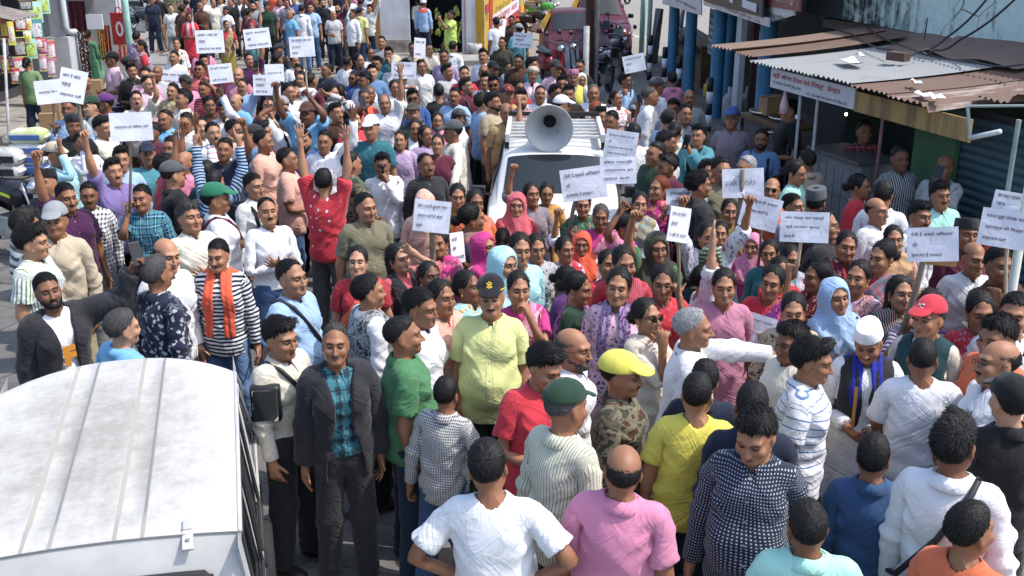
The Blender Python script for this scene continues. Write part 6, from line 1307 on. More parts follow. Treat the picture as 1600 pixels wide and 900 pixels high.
# hanging signs above, beside the parapet
def board(fac, P, nm, mat, parent, th=.03):
    vs = [Vector(p) for p in P]; o = Vector((0, th, 0)); m = MB(); m.add(vs+[v+o for v in vs], [(0, 1, 2, 3), (7, 6, 5, 4), (0, 4, 5, 1), (1, 5, 6, 2), (2, 6, 7, 3), (3, 7, 4, 0)]); return m.build(nm, mat, parent)
ff = Fac('far', (3.95, 30), (3.95, 13.4)); fs = ff.root('pillared_shops'); tag(fs, 'row of shops with blue round pillars and hanging signboards', 'shop')
bluep = weathered('blue_pillar', (.045, .19, .33), .5, .18, 3, .1)
TOPZ = 3.1
for px, py in ((1052, 60), (1078, 80), (1122, 90), (1138, 100), (1196, 120)):
    st_ = .0 if px != 1138 else .45
    x = ff.pt(px, py, st_).x; m = MB(); m.lathe([(.17, 0), (.17, .1), (.135, .14), (.128, TOPZ-.6), (.15, TOPZ-.55), (.15, TOPZ-.42), (.17, TOPZ-.38), (.17, TOPZ)], 16, None, (x, st_, 0)); m.build('pillar', bluep, fs, True)
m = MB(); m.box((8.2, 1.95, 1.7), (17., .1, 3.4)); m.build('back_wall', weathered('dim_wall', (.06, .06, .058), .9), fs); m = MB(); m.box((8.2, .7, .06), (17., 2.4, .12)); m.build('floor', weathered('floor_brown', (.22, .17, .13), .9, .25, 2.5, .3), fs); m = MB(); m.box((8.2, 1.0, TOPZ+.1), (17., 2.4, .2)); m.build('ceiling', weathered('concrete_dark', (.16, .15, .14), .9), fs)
m = MB(); m.box((8.2, 1.0, TOPZ+.9), (17., 2.2, 1.4)); m.build('upper_wall', weathered('upper_plaster', (.40, .38, .36), .9), fs)
x = ff.pt(1155, 80, .1).x; m = MB(); m.box((x, .12, 1.6), (.42, .10, 3.)); m.build('white_column', weathered('pale_plaster', (.50, .50, .52), .85, .14, 3, .15), fs); m = MB(); m.box((x+.3, .30, 1.6), (.16, .1, 3.)); m.build('dark_column', plain('maroon_strip', (.06, .02, .025), .7), fs)
x = ff.pt(1111, 45, .3).x; a1, b1 = ff.pt(1111, 14, .3), ff.pt(1108, 84, .3); m = MB(); m.box((x, .32, (a1.z+b1.z)/2), (.62, .03, a1.z-b1.z)); rb = m.build('rate_board', weathered('board_grey', (.42, .42, .44), .7), fs)
for k in range(6): m = MB(); m.box((x, .30, b1.z+(k+.6)*(a1.z-b1.z)/6.6), (.46, .012, (a1.z-b1.z)/13)); m.build('rate_row', plain('row_dark', (.12, .12, .13), .7), rb)
for px in (1003, 1014): x = ff.pt(px, 60, -.25).x; m = MB(); m.tube([(x, -.25, 0), (x, -.25, 3.6)], .075 if px == 1003 else .06, 10); m.build('mint_post', weathered('mint_paint', (.38, .62, .53), .6, .15, 4), fs, True)
# signs: positions measured in the photograph on the pillar plane
def sign(px0, py0, px1, py1, px2, py2, px3, py3, mat, lab, set_=-.32):
    P = [ff.pt(*p, set_) for p in ((px0, py0), (px1, py1), (px2, py2), (px3, py3))]; r = empty('signboard', ff.w(P[0]), ff.rz); tag(r, lab, 'sign', 'signs over the pillared shops'); L0 = P[0].copy(); board(ff, [p-L0 for p in P], 'panel', mat, r); return r, [p-L0 for p in P]
vinyl = weathered('vinyl_white', (.55, .50, .49), .6, .1, 3, .04); blk = plain('sign_black', (.022, .016, .018), .5); bor = plain('sign_maroon', (.20, .06, .05), .6)
r, P = sign(1035, 6, 1095, 24, 1095, -34, 1035, -40, vinyl, 'white vinyl banner with orange red lettering between blue pillars'); c = (P[0]+P[1])/2; w_ = (P[1]-P[0]).length
writing('श्री मोबाइल', .3, plain('ink_orange', (.50, .10, .04), .6), r, (c.x, -.012, c.z+.42), width=w_*.75, height=.32)
writing('रिपेयर सेन्टर व ऑनलाइन', .1, ink_black, r, (c.x, -.012, c.z+.16), width=w_*.8, height=.09)
r, P = sign(1099, 2, 1191, 27, 1192, -30, 1099, -50, blk, 'black board with huge pale letters above a white strip', -.34); c = (P[0]+P[1])/2; w_ = (P[1]-P[0]).length
writing('ATL', .8, plain('letter_grey', (.52, .54, .55), .5), r, (c.x, -.012, c.z+.42), width=w_*.86, height=.72, bold=.012)
r, P = sign(1099, 8, 1200, 42, 1200, 28, 1099, 3, vinyl, 'white strip with faded red writing under the black board', -.31); c = (P[0]+P[1])/2; w_ = (P[1]-P[0]).length
writing('सम्पर्क करें मो. 94', .12, ink_red, r, (c.x+w_*.15, -.012, c.z+.02+abs(P[2].z-P[1].z)*.4), width=w_*.5, height=abs(P[2].z-P[1].z)*.55)
r, P = sign(1192, 38, 1240, 24, 1240, 15, 1192, 8, vinyl, 'white sign with black writing beside the stained building', -.2); c = (P[0]+P[2])/2; writing('ईलेक्ट्रिकल', .12, ink_black, r, (c.x, -.012, c.z), width=abs(P[1].x-P[0].x)*.7, height=.1)
r, P = sign(1192, 8, 1249, 18, 1249, -20, 1192, -30, bor, 'dark red sign with pale capital letters beside the stained building', -.22); c = (P[0]+P[1])/2; writing('ASHIRWAD', .2, plain('letter_pink', (.55, .42, .42), .6), r, (c.x+.06, -.012, c.z+.18), width=(P[1]-P[0]).length*.72, height=.22)
# grey tarpaulin, desk, bag, bollards, cylinders, table
a1, b1 = ff.pt(1031, 14, -.15), ff.pt(1018, 112, -.15); m = MB(); m.sheet(lambda u, v: (b1.x+(a1.x-b1.x)*v+(u-.5)*.75*(1-.35*v), -.15+.09*math.sin(u*16+v*3), b1.z+(a1.z-b1.z)*v), 26, 10); o = m.build('hanging_tarpaulin', weathered('grey_tarp', (.26, .25, .28), .7, .2, 4), None, True); o.matrix_world = Matrix.Translation(ff.O)@Matrix.Rotation(ff.rz, 4, 'Z'); tag(o, 'grey tarpaulin hanging in folds beside the first blue pillar', 'tarpaulin')
d0, d1 = ff.pt(1048, 128, .35), ff.pt(1096, 80, .35); dx0, dx1 = d0.x, ff.pt(1096, 100, .35).x; r = empty('wooden_desk', ff.w(Vector(((dx0+dx1)/2, .6, .12))), ff.rz); tag(r, 'brown wooden shop desk between the blue pillars', 'desk'); hh = .92; ww = abs(dx1-dx0)
m = MB(); m.box((0, 0, hh), (ww+.08, .6, .04)); m.build('desk_top', wood, r, False, .008)
for s in (-1, 1): m = MB(); m.box((s*ww/2, 0, hh/2), (.05, .52, hh)); m.build('side_panel', wood, r)
m = MB(); m.box((0, -.18, hh*.25), (ww-.05, .04, hh*.48)); m.box((0, .2, hh*.5), (ww-.05, .04, hh*.95)); m.build('front_panel', wood, r); m = MB(); m.box((0, -.1, hh*.55), (ww-.05, .4, .03)); m.build('shelf', weathered('desk_shelf', (.30, .2, .12), .6), r)
q = ff.w(ff.pt(1063, 52, .4)); m = MB(); m.lathe([(0, .20), (.03, .18), (.06, .10), (.17, .02), (.20, -.1), (.13, -.2), (0, -.22)], 14, None, q); m.tube([q+Vector((0, 0, .15)), q+Vector((.1, .2, .9))], .06, 8); tag(m.build('plastic_bag', weathered('clear_plastic', (.42, .40, .40), .25, .2, 9, .5), None, True), 'full grey plastic bag hanging over the wooden desk', 'bag')
for i, (px, pyt, pyb, lab) in enumerate(((1014, 65, 125, 'black and white striped bollard farthest up the kerb'), (1036, 88, 150, 'black and white striped bollard second along the kerb'), (1058, 114, 170, 'black and white striped bollard third along the kerb'), (1105, 160, 215, 'black and white striped bollard nearest, by the third pillar'))):
    q = atz(px, pyb, 0); h = 1.05; r = empty('bollard', (q.x, q.y, 0)); tag(r, lab, 'bollard', 'striped bollards along the kerb'); n = 5
    for k in range(n): m = MB(); m.lathe([(0, k*h/n), (.06, k*h/n), (.06, (k+1)*h/n), (0, (k+1)*h/n)], 14); m.build('band', [black, paper_white][k % 2], r, True)
    m = MB(); m.lathe([(.06, h), (.055, h+.03), (0, h+.045)], 14); m.build('cap', black, r, True)
def cyl(px, py, set_, h, rad, mat, lab, nm, cat, grp):
    p = ff.pt(px, py, set_); q = ff.w(Vector((p.x, set_, .12))); r = empty(nm, q); tag(r, lab, cat, grp); m = MB(); m.lathe([(0, 0), (rad*.85, 0), (rad, .05), (rad, h*.8), (rad*.7, h*.93), (rad*.2, h), (0, h)], 18); m.build('tank', mat, r, True); m = MB(); m.lathe([(rad*.5, h*.92), (rad*.5, h*1.15), (rad*.45, h*1.15), (rad*.45, h*.92)], 14); m.tube([(0, 0, h), (0, 0, h*1.1)], .03, 8); m.build('collar', mat, r, True)
cyl(1143, 160, .15, .62, .17, weathered('gas_grey', (.33, .32, .31), .5, .2, 6), 'grey gas cylinder beside the white column', 'gas_cylinder', 'gas cylinder', 'gas cylinders'); cyl(1172, 150, .5, .62, .17, weathered('gas_grey', (.33, .32, .31), .5, .2, 6), 'grey gas cylinder deeper inside by the dark column', 'gas_cylinder', 'gas cylinder', 'gas cylinders')
cyl(1107, 160, .3, .34, .13, weathered('yellow_can', (.55, .38, .03), .5, .15, 6), 'yellow can between the blue pillars', 'oil_can', 'can', None)
q = ff.w(ff.pt(1185, 130, .2)); m = MB(); m.sheet(lambda u, v: (q.x+(u-.5)*.12*(1-v), q.y+(u-.5)*.75*(1-.45*v), .25+1.75*v+.03*math.sin(u*14)), 18, 8); o = m.build('hanging_garment', weathered('lilac_cloth', (.27, .25, .33), .8, .2, 4), None, True); tag(o, 'lilac garment hanging between white column and nearest blue pillar', 'garment')
q = aty(1185, 190, 12.7); r = empty('food_counter', (q.x+.25, 12.8, 0), nf.rz); tag(r, 'brown topped counter with round steel pans behind the blue cap man', 'counter'); zt = q.z
m = MB(); m.box((0, 0, zt), (1.0, .5, .06)); m.build('counter_top', wood, r, False, .01); m = MB(); m.box((0, .03, zt/2-.02), (.94, .42, zt-.06)); m.build('cabinet', weathered('dark_steel', (.12, .12, .13), .5), r)
for k in (-.25, .2): m = MB(); m.lathe([(0, .0), (.15, .0), (.2, .05), (.19, .05), (.14, .008), (0, .008)], 20, None, (k, -.02, zt+.032)); m.build('pan', chrome, r, True)
carton(1205, 165, 12.9, 30, 26, 'brown carton on the food counter by the shop door', .4)
# px py yaw sex pose top bottom head face | label | key       (px, py: top of the head in the photograph; yaw: 0 faces the camera, 90 the right)
TABLE = '''
245 -13 -15 m bb shirt:black khaki short - | man in black shirt and khaki trousers beside the parked motorbikes
264 -24 10 m hh tee:olive black short - | man in dull olive top behind the man in khaki trousers
284 -24 10 m hh polo:beige denim short - | man in beige shirt and jeans behind the woman in red suit
306 -22 20 m hh shirt:navy black short - | man in navy shirt far back behind the woman in red suit
318 -7 -20 m hh polo:white black short - | man in white polo half hidden by the man in beige polo
332 -4 35 m hk polo:cream black short - | man in cream polo shirt with hand on hip behind a placard
360 -4 0 m hh polo:black black short - | man in black half-sleeved shirt near the back of the crowd
373 -9 10 m hh shirt:white+vest:charcoal black short - | man in white shirt and dark waistcoat beside the grey tee man
395 1 -10 m hc tee:grey black short B | bearded man in plain grey t-shirt at the back
295 19 20 f cc kameez:bright+stole:lpink trousers:red bun - | woman in bright red suit with pale pink dupatta
352 30 15 f wc blouse:red+pallu:mustard skirt:mustard bun - | woman in mustard sari and red blouse holding a blank sheet | sheet
393 31 0 f Uh blouse:teal+pallu:turq skirt:teal hood:red - | woman in teal sari with a red headscarf at the back
275 58 10 f hc kameez:white+dupatta:white black braid - | long-haired young woman in white dress in front of the red suit
218 60 -70 f hh blouse:bright+pallu:brown skirt:brown braid - | woman in red blouse with brown plaid shawl seen from the side
212 46 175 m hh shirt:lilac grey short - | man in lilac shirt turned away near the pillar shop
268 76 -15 m hH polo:white navy short Ms1 | smiling young man in white collar above a tilted placard | P4
311 93 5 m hh polo:coral black side S | man in coral polo shirt with dark sunglasses
319 82 20 m hh shirt:dred black side - | dark-haired man right behind the man with sunglasses
320 122 -25 m hh tee:sh/dred/coral black short - | youth in maroon striped tee with yellow paint on his face
372 103 0 m hc polo:rose black bald - | bald man in rose shirt wearing white earphones
374 119 -10 m pp shirt:lblue navy thin M | man in light blue shirt looking down at his phone
388 80 20 m Uh tee:plum black short - | man in plum tee with bare arm raised beside teal sari
203 96 25 m hc shirt:black black side M | man in open black shirt with moustache near pink shirt man
225 102 10 m hh polo:ck/lpink/rose black short - | young man in pale pink checked shirt
243 98 5 m hh shirt:lgrey navy bald s3 | bald dark man in light grey shirt under a placard edge
213 138 20 m Fw polo:cream brown short M | moustached man in cream shirt with hands up around a pole
264 126 -5 m Hh btee:pn/khaki/cream black short M | stout man in khaki printed tee behind the tilted placard
43 87 176 f hh tee:sage ddenim bun - | person with tied hair in sage green tee and jeans, seen from behind
139 44 165 f cc kameez:dt/green/mint green bun - | woman in green dotted tunic shopping by the textile shop
173 78 -65 m cc polo:lpink navy cap:black+buzz - | man in black cap and pale pink polo holding a cup
128 112 120 f cc kameez:brown brown bun - | dark-haired shopper behind the leaning placard beside brown carton
163 143 -75 m hh shirt:violet navy cap:violet+buzz s3 | lean dark man in violet cap looking sideways
139 147 -30 m hh shirt:grey black cap:dgreen+short - | man in dark green cap behind a raised fist
106 149 10 m hH shirt:lblue grey short s3 | man in pale blue shirt behind the left edge placards | P1
110 174 15 m hh shirt:black black topi:charcoal+short s3 | smiling dark man in charcoal topi and black jacket
157 176 60 m hh polo:cream navy side - | young man with thick hair in profile wearing cream shirt
124 203 35 m Hh shirt:white black short Ms3 | moustached man in white shirt behind a leaning pole | P2
84 218 60 m hS shirt:aqua navy cap:beige+short M | man in beige cap shading his eyes with his hand
74 259 0 m hh shirt:charcoal black topi:black+short s1 | man in black topi and charcoal shirt beside the motorbike
174 243 45 m hP polo:lavender black side M | man in lavender polo shirt shouting with arm raised
181 224 25 m hh shirt:lblue black side - | man whose dark hair shows just behind the lavender polo
104 280 45 m hF polo:plum grey short M | man in plum polo shirt with raised bare arm and bracelet
132 279 10 m hh shirt:ck/white/charcoal grey short M | man in black and white checked shirt behind the plum polo
79 312 0 m hh shirt:beige khaki cap:grey+short - | person in grey cap and beige shirt tucked behind plum polo
33 321 140 m oh btee:shw/offwhite/dgrey dgrey side - | man in white and grey banded tee, hand on another's shoulder
45 344 85 m hh polo:sv/white/sage dgrey side - | youth in profile wearing green and white striped shirt
76 419 40 m Th inner:white+jacket:charcoal black short MBs3 | bearded man in dark jacket over white printed tee lifting a phone | jacket
178 474 140 m hh polo:sky black short:salt - | grey-haired man in turquoise polo shirt just beyond the van
244 393 150 m hh shirt:pz/navy/lgrey black short:salt - | man in navy paisley shirt seen from behind
250 366 60 m hh shirt:white black bald s0 | bald man in white shirt beside the paisley shirt
338 367 -5 m hh shirt:sh/white/navy+stole:deep ldenim short Ms1 | man in navy striped jersey with a bright orange scarf
222 283 10 m hH polo:pl/navy/turq/sky denim short s2 | man in blue checked shirt gripping a placard pole | P3
292 310 50 m ff shirt:cream beige side:salt s1 | greying man in cream shirt with arms crossed
338 281 115 m fh polo:white+strap:maroon black cap:emerald+short - | man in green cap and white polo with maroon strap
268 249 115 m hh shirt:black black cap:dgrey+buzz - | man in grey cap and black shirt turned away
395 266 55 m hh shirt:offwhite+backpack:black grey short s1 | man in off-white shirt with black backpack straps
336 261 160 m PP shirt:sh/navy/lblue black buzz - | cropped-haired man from behind pointing both arms up
332 187 30 m hh kurta:white+stole:shf/white/red white short M | man in white kurta with red bordered white scarf
292 171 -10 m hh polo:white navy short s2 | young man in white shirt shouting
315 178 20 m hh shirt:offwhite grey short s4 | fair man in off-white shirt behind the shouting man
328 147 30 m hh shirt:brown black curly s3 | curly-haired dark man in brown shirt
350 151 0 m hh shirt:white+stole:sv/white/red black turban:navy+short s3 | dark man in navy cap with white and red striped scarf
365 182 80 m hh polo:peach black short s2 | man in peach shirt seen in profile beside the white kurta
393 192 -60 m hh shirt:ldenim black cap:charcoal+short - | man in charcoal cap and blue grey shirt looking sideways
227 218 30 m Fo tee:turq black cap:navy+short s2 | youth in turquoise tee and navy cap reaching for a pole
266 208 5 m Wh tee:teal black short s2 | youth in teal tee behind gripping hands
256 235 100 m hF polo:coral black short s3 | man in coral shirt in profile raising his arm
327 246 170 m hh tee:teal black short - | back of a dark-haired head before the white kurta
402 -3 15 m hc tee:grey black short - | man in grey tee with black armband at the back
416 0 0 m hh tee:dgreen black cap:black+short - | man in dark green tee and black cap
428 -20 0 m hh shirt:deep black short - | man in bright orange shirt at the very back
447 -3 20 m Mh polo:grey denim short M | man in grey polo and jeans with hand to his mouth
470 5 178 m lh shirt:white ldenim short - | man in white shirt from behind reaching sideways
459 -8 20 m hh polo:blue navy short - | man in blue polo behind the white shirt
485 3 0 m hh polo:lblue denim short - | man in pale blue polo beside the black tee man
504 -3 -8 m hk btee:black black short B | stout man in black tee and black track pants
527 4 0 m Fh polo:maroon black short B | bearded man in maroon polo and black trousers
541 1 -35 m hh polo:aqua+strap:black grey short M | man in pale aqua polo and grey trousers with black strap
562 9 160 m hh polo:pyellow denim cap:navy+buzz - | man in yellow polo and navy cap turned away
578 -15 10 m hh polo:white dgrey short - | tall man in white polo and dark trousers at the back
591 -14 0 m hh tee:red black short - | man in red tee beside the white shop wall
516 -6 10 m hh shirt:white black short - | man in white shirt behind the bearded maroon polo
546 -10 0 m hh shirt:white black cap:white+short - | man in white cap behind the aqua polo
594 54 0 m pp polo:grey black short M | moustached man in grey polo holding a phone near the road gap
585 85 -20 m hh shirt:teal black side - | dark-haired man just behind the youth in blue tee
582 97 -8 m hh tee:ldenim black side - | youth with swept hair in faded blue tee
531 102 60 m hh shirt:black black buzz s1 | boy with faded haircut in black shirt in profile
552 108 -20 f eh kameez:blue navy long S | woman in dark glasses with hand beside her face
517 128 65 m Me shirt:ckf/white/navy grey short s1 | man in finely checked white shirt touching his face
534 128 175 f hh kameez:white black long - | back of a long dark-haired head beside the fine check shirt
486 110 150 m hh shirt:ck/dred/maroon black thin - | balding man in dark red checked shirt from behind
467 97 0 m hh shirt:brown black short s5 | dark-faced man behind a bamboo pole
449 126 45 m eh shirt:white black short - | man in white shirt with hand at his ear
462 127 -10 m hh shirt:dgrey black short s3 | dark man squeezed beside the hand at ear man
567 135 20 m hV shirt:dred+stole:deep black short:salt BWMs3 | old man with white beard and orange scarf holding up a phone
579 130 5 m hh shirt:grey grey thin:grey s3 | grey-haired man right behind the white beard
601 142 0 m Uh polo:white grey bald s1 | balding man in white polo with open palm raised
582 177 0 m hh polo:teal black cap:white+short s1 | man in white cap and teal polo shirt
544 184 40 m hh polo:white black side s1 | man in crisp white polo beside the teal polo
549 231 130 m hh shirt:cm/odark/olive/dgreen black buzz s1 | man in camouflage shirt with short hair from behind
524 157 30 m hh shirt:brown black side s1 | young man in brown shirt with parted hair
549 168 45 m hh tee:bright black side - | man in bright red tee behind the white polo
503 198 0 m Wh shirt:white navy short s2 | smiling man in white shirt behind raised arms
477 198 -8 m hh tee:blue+inner:blue black side MBs1 | bearded youth in blue tee with pale chest panel
440 167 60 m Vh tee:pn/white/charcoal+backpack:black black short B | bearded man in white lettered tee holding a phone upright
477 157 5 m hF tee:sky black cap:brown+short s5 | man in brown cap and sky blue tee, arm bent up
436 148 -15 m hh shirt:dgrey black cap:grey+short s4 | dim face in grey cap between the poles
416 146 0 m hh shirt:brown black short s1 | face peering between poles beneath the stacked placards
414 167 10 m hH shirt:beige black short s2 | man in beige shirt behind the white placard pole | P11
410 185 90 m hh shirt:maroon black side - | dark-haired man in maroon shirt below the stacked placards
412 197 75 m hh tee:peach black thin s2 | balding man in peach tee in profile
450 226 100 m cc polo:peach denim short s2 | man in peach polo shirt with clasped hands seen from the side
506 258 172 m UU tee:dtb/bright/white dgrey short - | man in red dotted tee from behind with both arms raised | red
599 235 5 m Mc shirt:white charcoal side s3 | man in white shirt speaking into a microphone | mic
568 295 25 m hh bpolo:olive grey thin s1 | stout balding man in olive grey polo shirt
415 305 40 m ff tuck:white denim thin Ms1 | man in white shirt and jeans with arms folded
451 398 60 m hh bpolo:lblue+strap:black navy thin s1 | balding man in light blue polo with a bag strap
561 380 15 f hh blouse:red+pallu:deep skirt:red bun b | woman in red blouse and orange sari behind the tweed waistcoat
577 420 110 m hh tuck:white+vest:pr/dgrey/lgrey/charcoal black short s1 | man in grey tweed waistcoat over a white shirt
627 376 45 f Sh kameez:coral+vest:charcoal coral long - | young woman shading her eyes in coral shirt and dark waistcoat
651 441 70 m hh shirt:white grey short:black s2 | man in white shirt behind the green polo
630 484 110 m hh bpolo:green ddenim buzz s2 | stout shaven-headed man in green polo shirt
438 487 60 m hh tuck:cream+strap:black charcoal side s1 | young man in cream shirt beside the van mirror
524 497 15 m hh tuck:pl/dteal/turq/navy+jacket:charcoal charcoal thin:salt Ms2 | thin old man in dark open jacket over teal plaid shirt
691 431 55 f hh blouse:peach+pallu:peach+necklace:red skirt:peach bun s2 | woman in peach sari with red bead necklace
729 419 60 f hh kameez:aqua+dupatta:aqua aqua bun s3 | young woman in pale aqua dress beside the black cap man
764 427 4 m hh bpolo:pyellow dgreen cap:black+buzz Ms1 | man in black badge cap and pale yellow green polo | badge
676 405 40 f hh kameez:brown brown bun s5 | dark-faced woman half hidden by the thick placard pole
689 357 5 f Hh kameez:rose+dupatta:magenta brown bun s2 | girl with magenta scarf under the placard by the thick pole | P19
660 292 178 f hh kameez:peach peach hood:peach - | person in plain peach headscarf seen from behind
716 282 10 f hh blouse:mustard+pallu:gold skirt:gold bun s1 | woman in mustard sari standing by the car mirror
738 292 20 f hh blouse:orange+pallu:orange skirt:orange bun s3 | woman in orange sari behind the teal shawl
737 311 95 f hh blouse:teal+dupatta:emerald skirt:teal bun s2 | woman in teal shawl in profile with a low bun | P20
760 359 50 f hh kameez:pyellow yellow hood:magenta s1 | woman in magenta headscarf and pale yellow dress
786 381 35 f hh kameez:aqua aqua hood:aqua s1 | woman in pale cyan headscarf
790 350 170 f hh kameez:black black bun - | back of a small dark head beside the magenta headscarf
626 199 0 f hh kameez:lilac+inner:lpink lilac long b | long-haired young woman in lilac dress behind the microphone man
647 182 5 f hh kameez:fl/white/lilac lilac bun s2 | young woman in white and lilac print beside long lilac hair
667 192 30 f hh kameez:lilac lilac long s2 | girl with loose hair in lilac looking down
682 172 15 f hh kameez:pink pink bun s1 | smiling woman in pink behind the two girls
684 205 -5 f hh kameez:maroon maroon bun s1 | girl in maroon cardigan beside the beige shirt man
707 183 -70 m lh bshirt:cream cream cap:dgrey+buzz Ms2 | man in grey cap and cream shirt leaning on the car
714 167 70 f hh kameez:white white cap:dgrey+long - | long-haired woman in grey cap behind the cream shirt
646 159 0 m hh shirt:dgreen dgreen cap:odark+short s2 | man in dark green cap below the sunglasses man
647 135 0 m Hh shirt:blue navy side Ss3 | man with sunglasses and blue shirt under a placard | P12
731 119 50 m hh shirt:maroon+backpack:dgrey black side s1 | man in maroon shirt with grey backpack straps
772 141 45 m hh polo:sv/khaki/beige black side B | bearded man in khaki striped shirt
791 156 15 m hh bpolo:tan black bald s2 | balding man in tan yellow polo beside the car roof
755 142 120 m hh tee:lblue black side - | dark-haired man behind the khaki striped shirt
793 130 20 m hh shirt:tan black cap:dred+short s2 | man in maroon cap with yellow badge | dredcap
651 -6 -140 m bb tuck:offwhite navy short s3 | man in off-white shirt standing before the vegetable shop
661 -3 170 m hh shirt:lblue+stole:deep navy gandhi:white+buzz - | man in white cap and blue with orange collar at the shop
703 13 -60 m Vh tee:lime lime short s2 | person in lime green tee raising a phone by the shop
707 61 150 m hh shirt:white black short - | man in white shirt from behind before the vegetable crates
696 74 -10 m hh shirt:lilac grey short s3 | man in lilac shirt below the shop opening
699 97 35 m cc tee:pn/lgrey/dgrey black side s2 | man in grey tee with printed lines reading a sheet
724 100 8 m hh shirt:bright black short s1 | smiling man in bright red shirt
757 74 -10 m hh shirt:white black side Ms1 | moustached man in white shirt near the yellow wall
755 97 0 m hh shirt:maroon black bald s3 | balding dark man in maroon behind a cap
771 93 40 m hh shirt:navy black cap:black+short s2 | man in black cap beside the olive jacket
757 111 0 m hh shirt:pz/white/black black side Ms1 | moustached man in black and white patterned shirt
774 114 10 m hh shirt:dbrown black side Ss3 | dark man in sunglasses behind the patterned shirt
776 24 -150 m hB btee:white black short - | man in white tee with hand on his head by yellow wall
798 22 -20 m hh shirt:brown black short s3 | man in brown shirt next to the yellow wall
785 55 -20 m hh shirt:odark black short Ms2 | man in dark olive shirt looking back
797 96 -10 m hh polo:white black short s2 | smiling man in white polo beneath the small placard | P14
678 108 20 m hh tee:lblue navy short s3 | small boy between taller men
645 63 0 m Hh shirt:beige black short s3 | man holding a white sheet before the shop wall | P13
618 84 0 m hh polo:offwhite black cap:beige+short s2 | man in beige cap behind the wide placard
632 90 10 m hh shirt:grey black side s3 | dark-haired man behind the wide placard
659 90 30 m hh shirt:white grey short s2 | man in white shirt beside the wide placard edge
604 70 0 m Mh polo:teal black side s2 | man in teal polo covering his face with a hand
615 122 20 f eh kameez:white black bun s2 | woman with hand to her head behind the open palm
809 35 -150 m hh polo:turq navy cap:grey+short - | man in grey cap turned away by the yellow wall
807 82 0 m hh shirt:brown black short s3 | dark man left of the pole placard near the car
832 86 60 m hh polo:teal black side s1 | man in teal polo looking down before the maroon car
830 101 0 m hh shirt:white+stole:lpink white turban:beige+short Gs2 | elderly man in beige cap and glasses
867 92 15 m hh shirt:lpink grey cap:charcoal+short Gs1 | man in charcoal cap and pale pink shirt
906 89 0 m hh shirt:charcoal black short s2 | man in dark shirt in front of the scooter
898 105 -10 m hh shirt:grey+vest:yellow grey topi:rose+short:grey s2 | old man in rose topi and yellow waistcoat
909 112 0 f hh kameez:cream cream hood:cream s2 | woman in cream headscarf beside the rose topi
880 115 10 m hh shirt:dgrey black side s2 | dark-haired man behind the white cap
843 129 10 m hh polo:white white buzz Ms2 | moustached cropped man in white polo behind the horn
871 128 30 m hh shirt:brown black side s3 | man with dark hair in brown between white shirts
889 128 -5 m hh shirt:dbrown black side s2 | young man in dark brown shirt behind the white cap
878 146 100 m hh polo:lpink black cap:white+short - | person in white cap facing away above the horn
927 128 0 m hw bshirt:white white thin:grey s2 | big grey-haired man in white shirt beside the horn
814 136 0 m hh polo:ck/lpink/maroon black side B | bearded man in pink checked shirt left of the horn
937 163 20 m hh polo:pink navy side s2 | man in pink polo shirt beside the horn car
931 153 150 m hh shirt:brown black thin:henna - | back of a brown head beside the big grey-haired man
955 168 -15 m hh polo:pyellow black short s3 | man in pale yellow polo behind the pink polo
964 139 40 f Vh kameez:peach+dupatta:white peach bun s2 | woman in peach with white scarf holding a phone
979 110 60 m Hh shirt:lblue black side s2 | man in pale blue shirt under the tilted right placard | P15
994 162 0 m hV tee:white black cap:grey+short s2 | boy in grey cap and white tee with a phone
991 188 170 m hh tee:white black short - | dark-haired man in white tee seen from behind near placards | P16
802 98 0 m hh shirt:maroon black short s3 | man at the far side of small pole placard
810 122 20 m hh shirt:red black short s3 | dark man in red just behind the bearded pink check
1014 132 85 m hh shirt:white black thin:salt Gs2 | man in white shirt and glasses in profile
1026 118 120 m hh polo:white black cap:dgrey+short:henna - | man in grey cap with red front and white polo
1010 157 20 m hh tee:white black short s2 | boy in white tee beside the grey cap boy
1051 151 -30 m hh shirt:grey black side s3 | dark-haired man looking down before the striped bollard
1044 166 150 m hh shirt:lblue black cap:black+short - | man in black cap and pale blue shirt turned away
1078 136 -10 m hh polo:grey dgrey bald Ms2 | balding man in grey polo beside blue pillar
1071 158 0 m hh shirt:grey+inner:brown black short s2 | smiling man in open grey shirt
1055 186 170 m hh shirt:cream black short - | back of dark hair beside the smiling open shirt man
1040 200 60 m hh shirt:offwhite black side s3 | man in off-white shirt bending his head down
1091 191 -40 m Vh jacket:turq+inner:black black side s1 | smiling young man in turquoise jacket holding a phone
1147 165 -5 m bb shirt:mauve black cap:blue+short:grey Gs2 | elderly man in blue cap and mauve shirt
1191 197 -20 m hh tee:ldenim+backpack:navy navy short MBs3 | man in steel blue tee with dark backpack
1023 216 -50 m hh tee:dgreen black buzz s2 | man in dark green tee looking left
1045 236 -60 m hh polo:maroon black side s3 | man in maroon polo in profile next to dark green tee
1108 245 20 m hh shirt:dgrey black side s1 | man with dark hair behind the card placard
1134 240 30 m hh bpolo:olive black short s2 | man in brown grey polo beside the card placard
1169 237 -60 m hh shirt:white white thin:lgrey s1 | grey-haired man behind the card placard
1097 262 90 m hh shirt:charcoal black curly s2 | curly-haired man in profile behind the crumpled placard
1028 271 -45 f hh kameez:magenta+dupatta:magenta magenta bun:henna s1 | old woman with henna hair in magenta shawl | P21
999 296 -5 f hh kameez:white+dupatta:turq white bun s1 | young woman in white with turquoise scarf
1143 307 0 f Hh blouse:mustard+pallu:mustard skirt:mustard bun s2 | woman in mustard sari holding the pole of the card | P23
1030 359 0 f hF blouse:green+inner:green skirt:green hood:odark s2 | woman in dark olive headscarf with raised forearm
1110 341 10 f FF kameez:fl/white/lavender violet bun s2 | woman in lavender print dress raising both fists
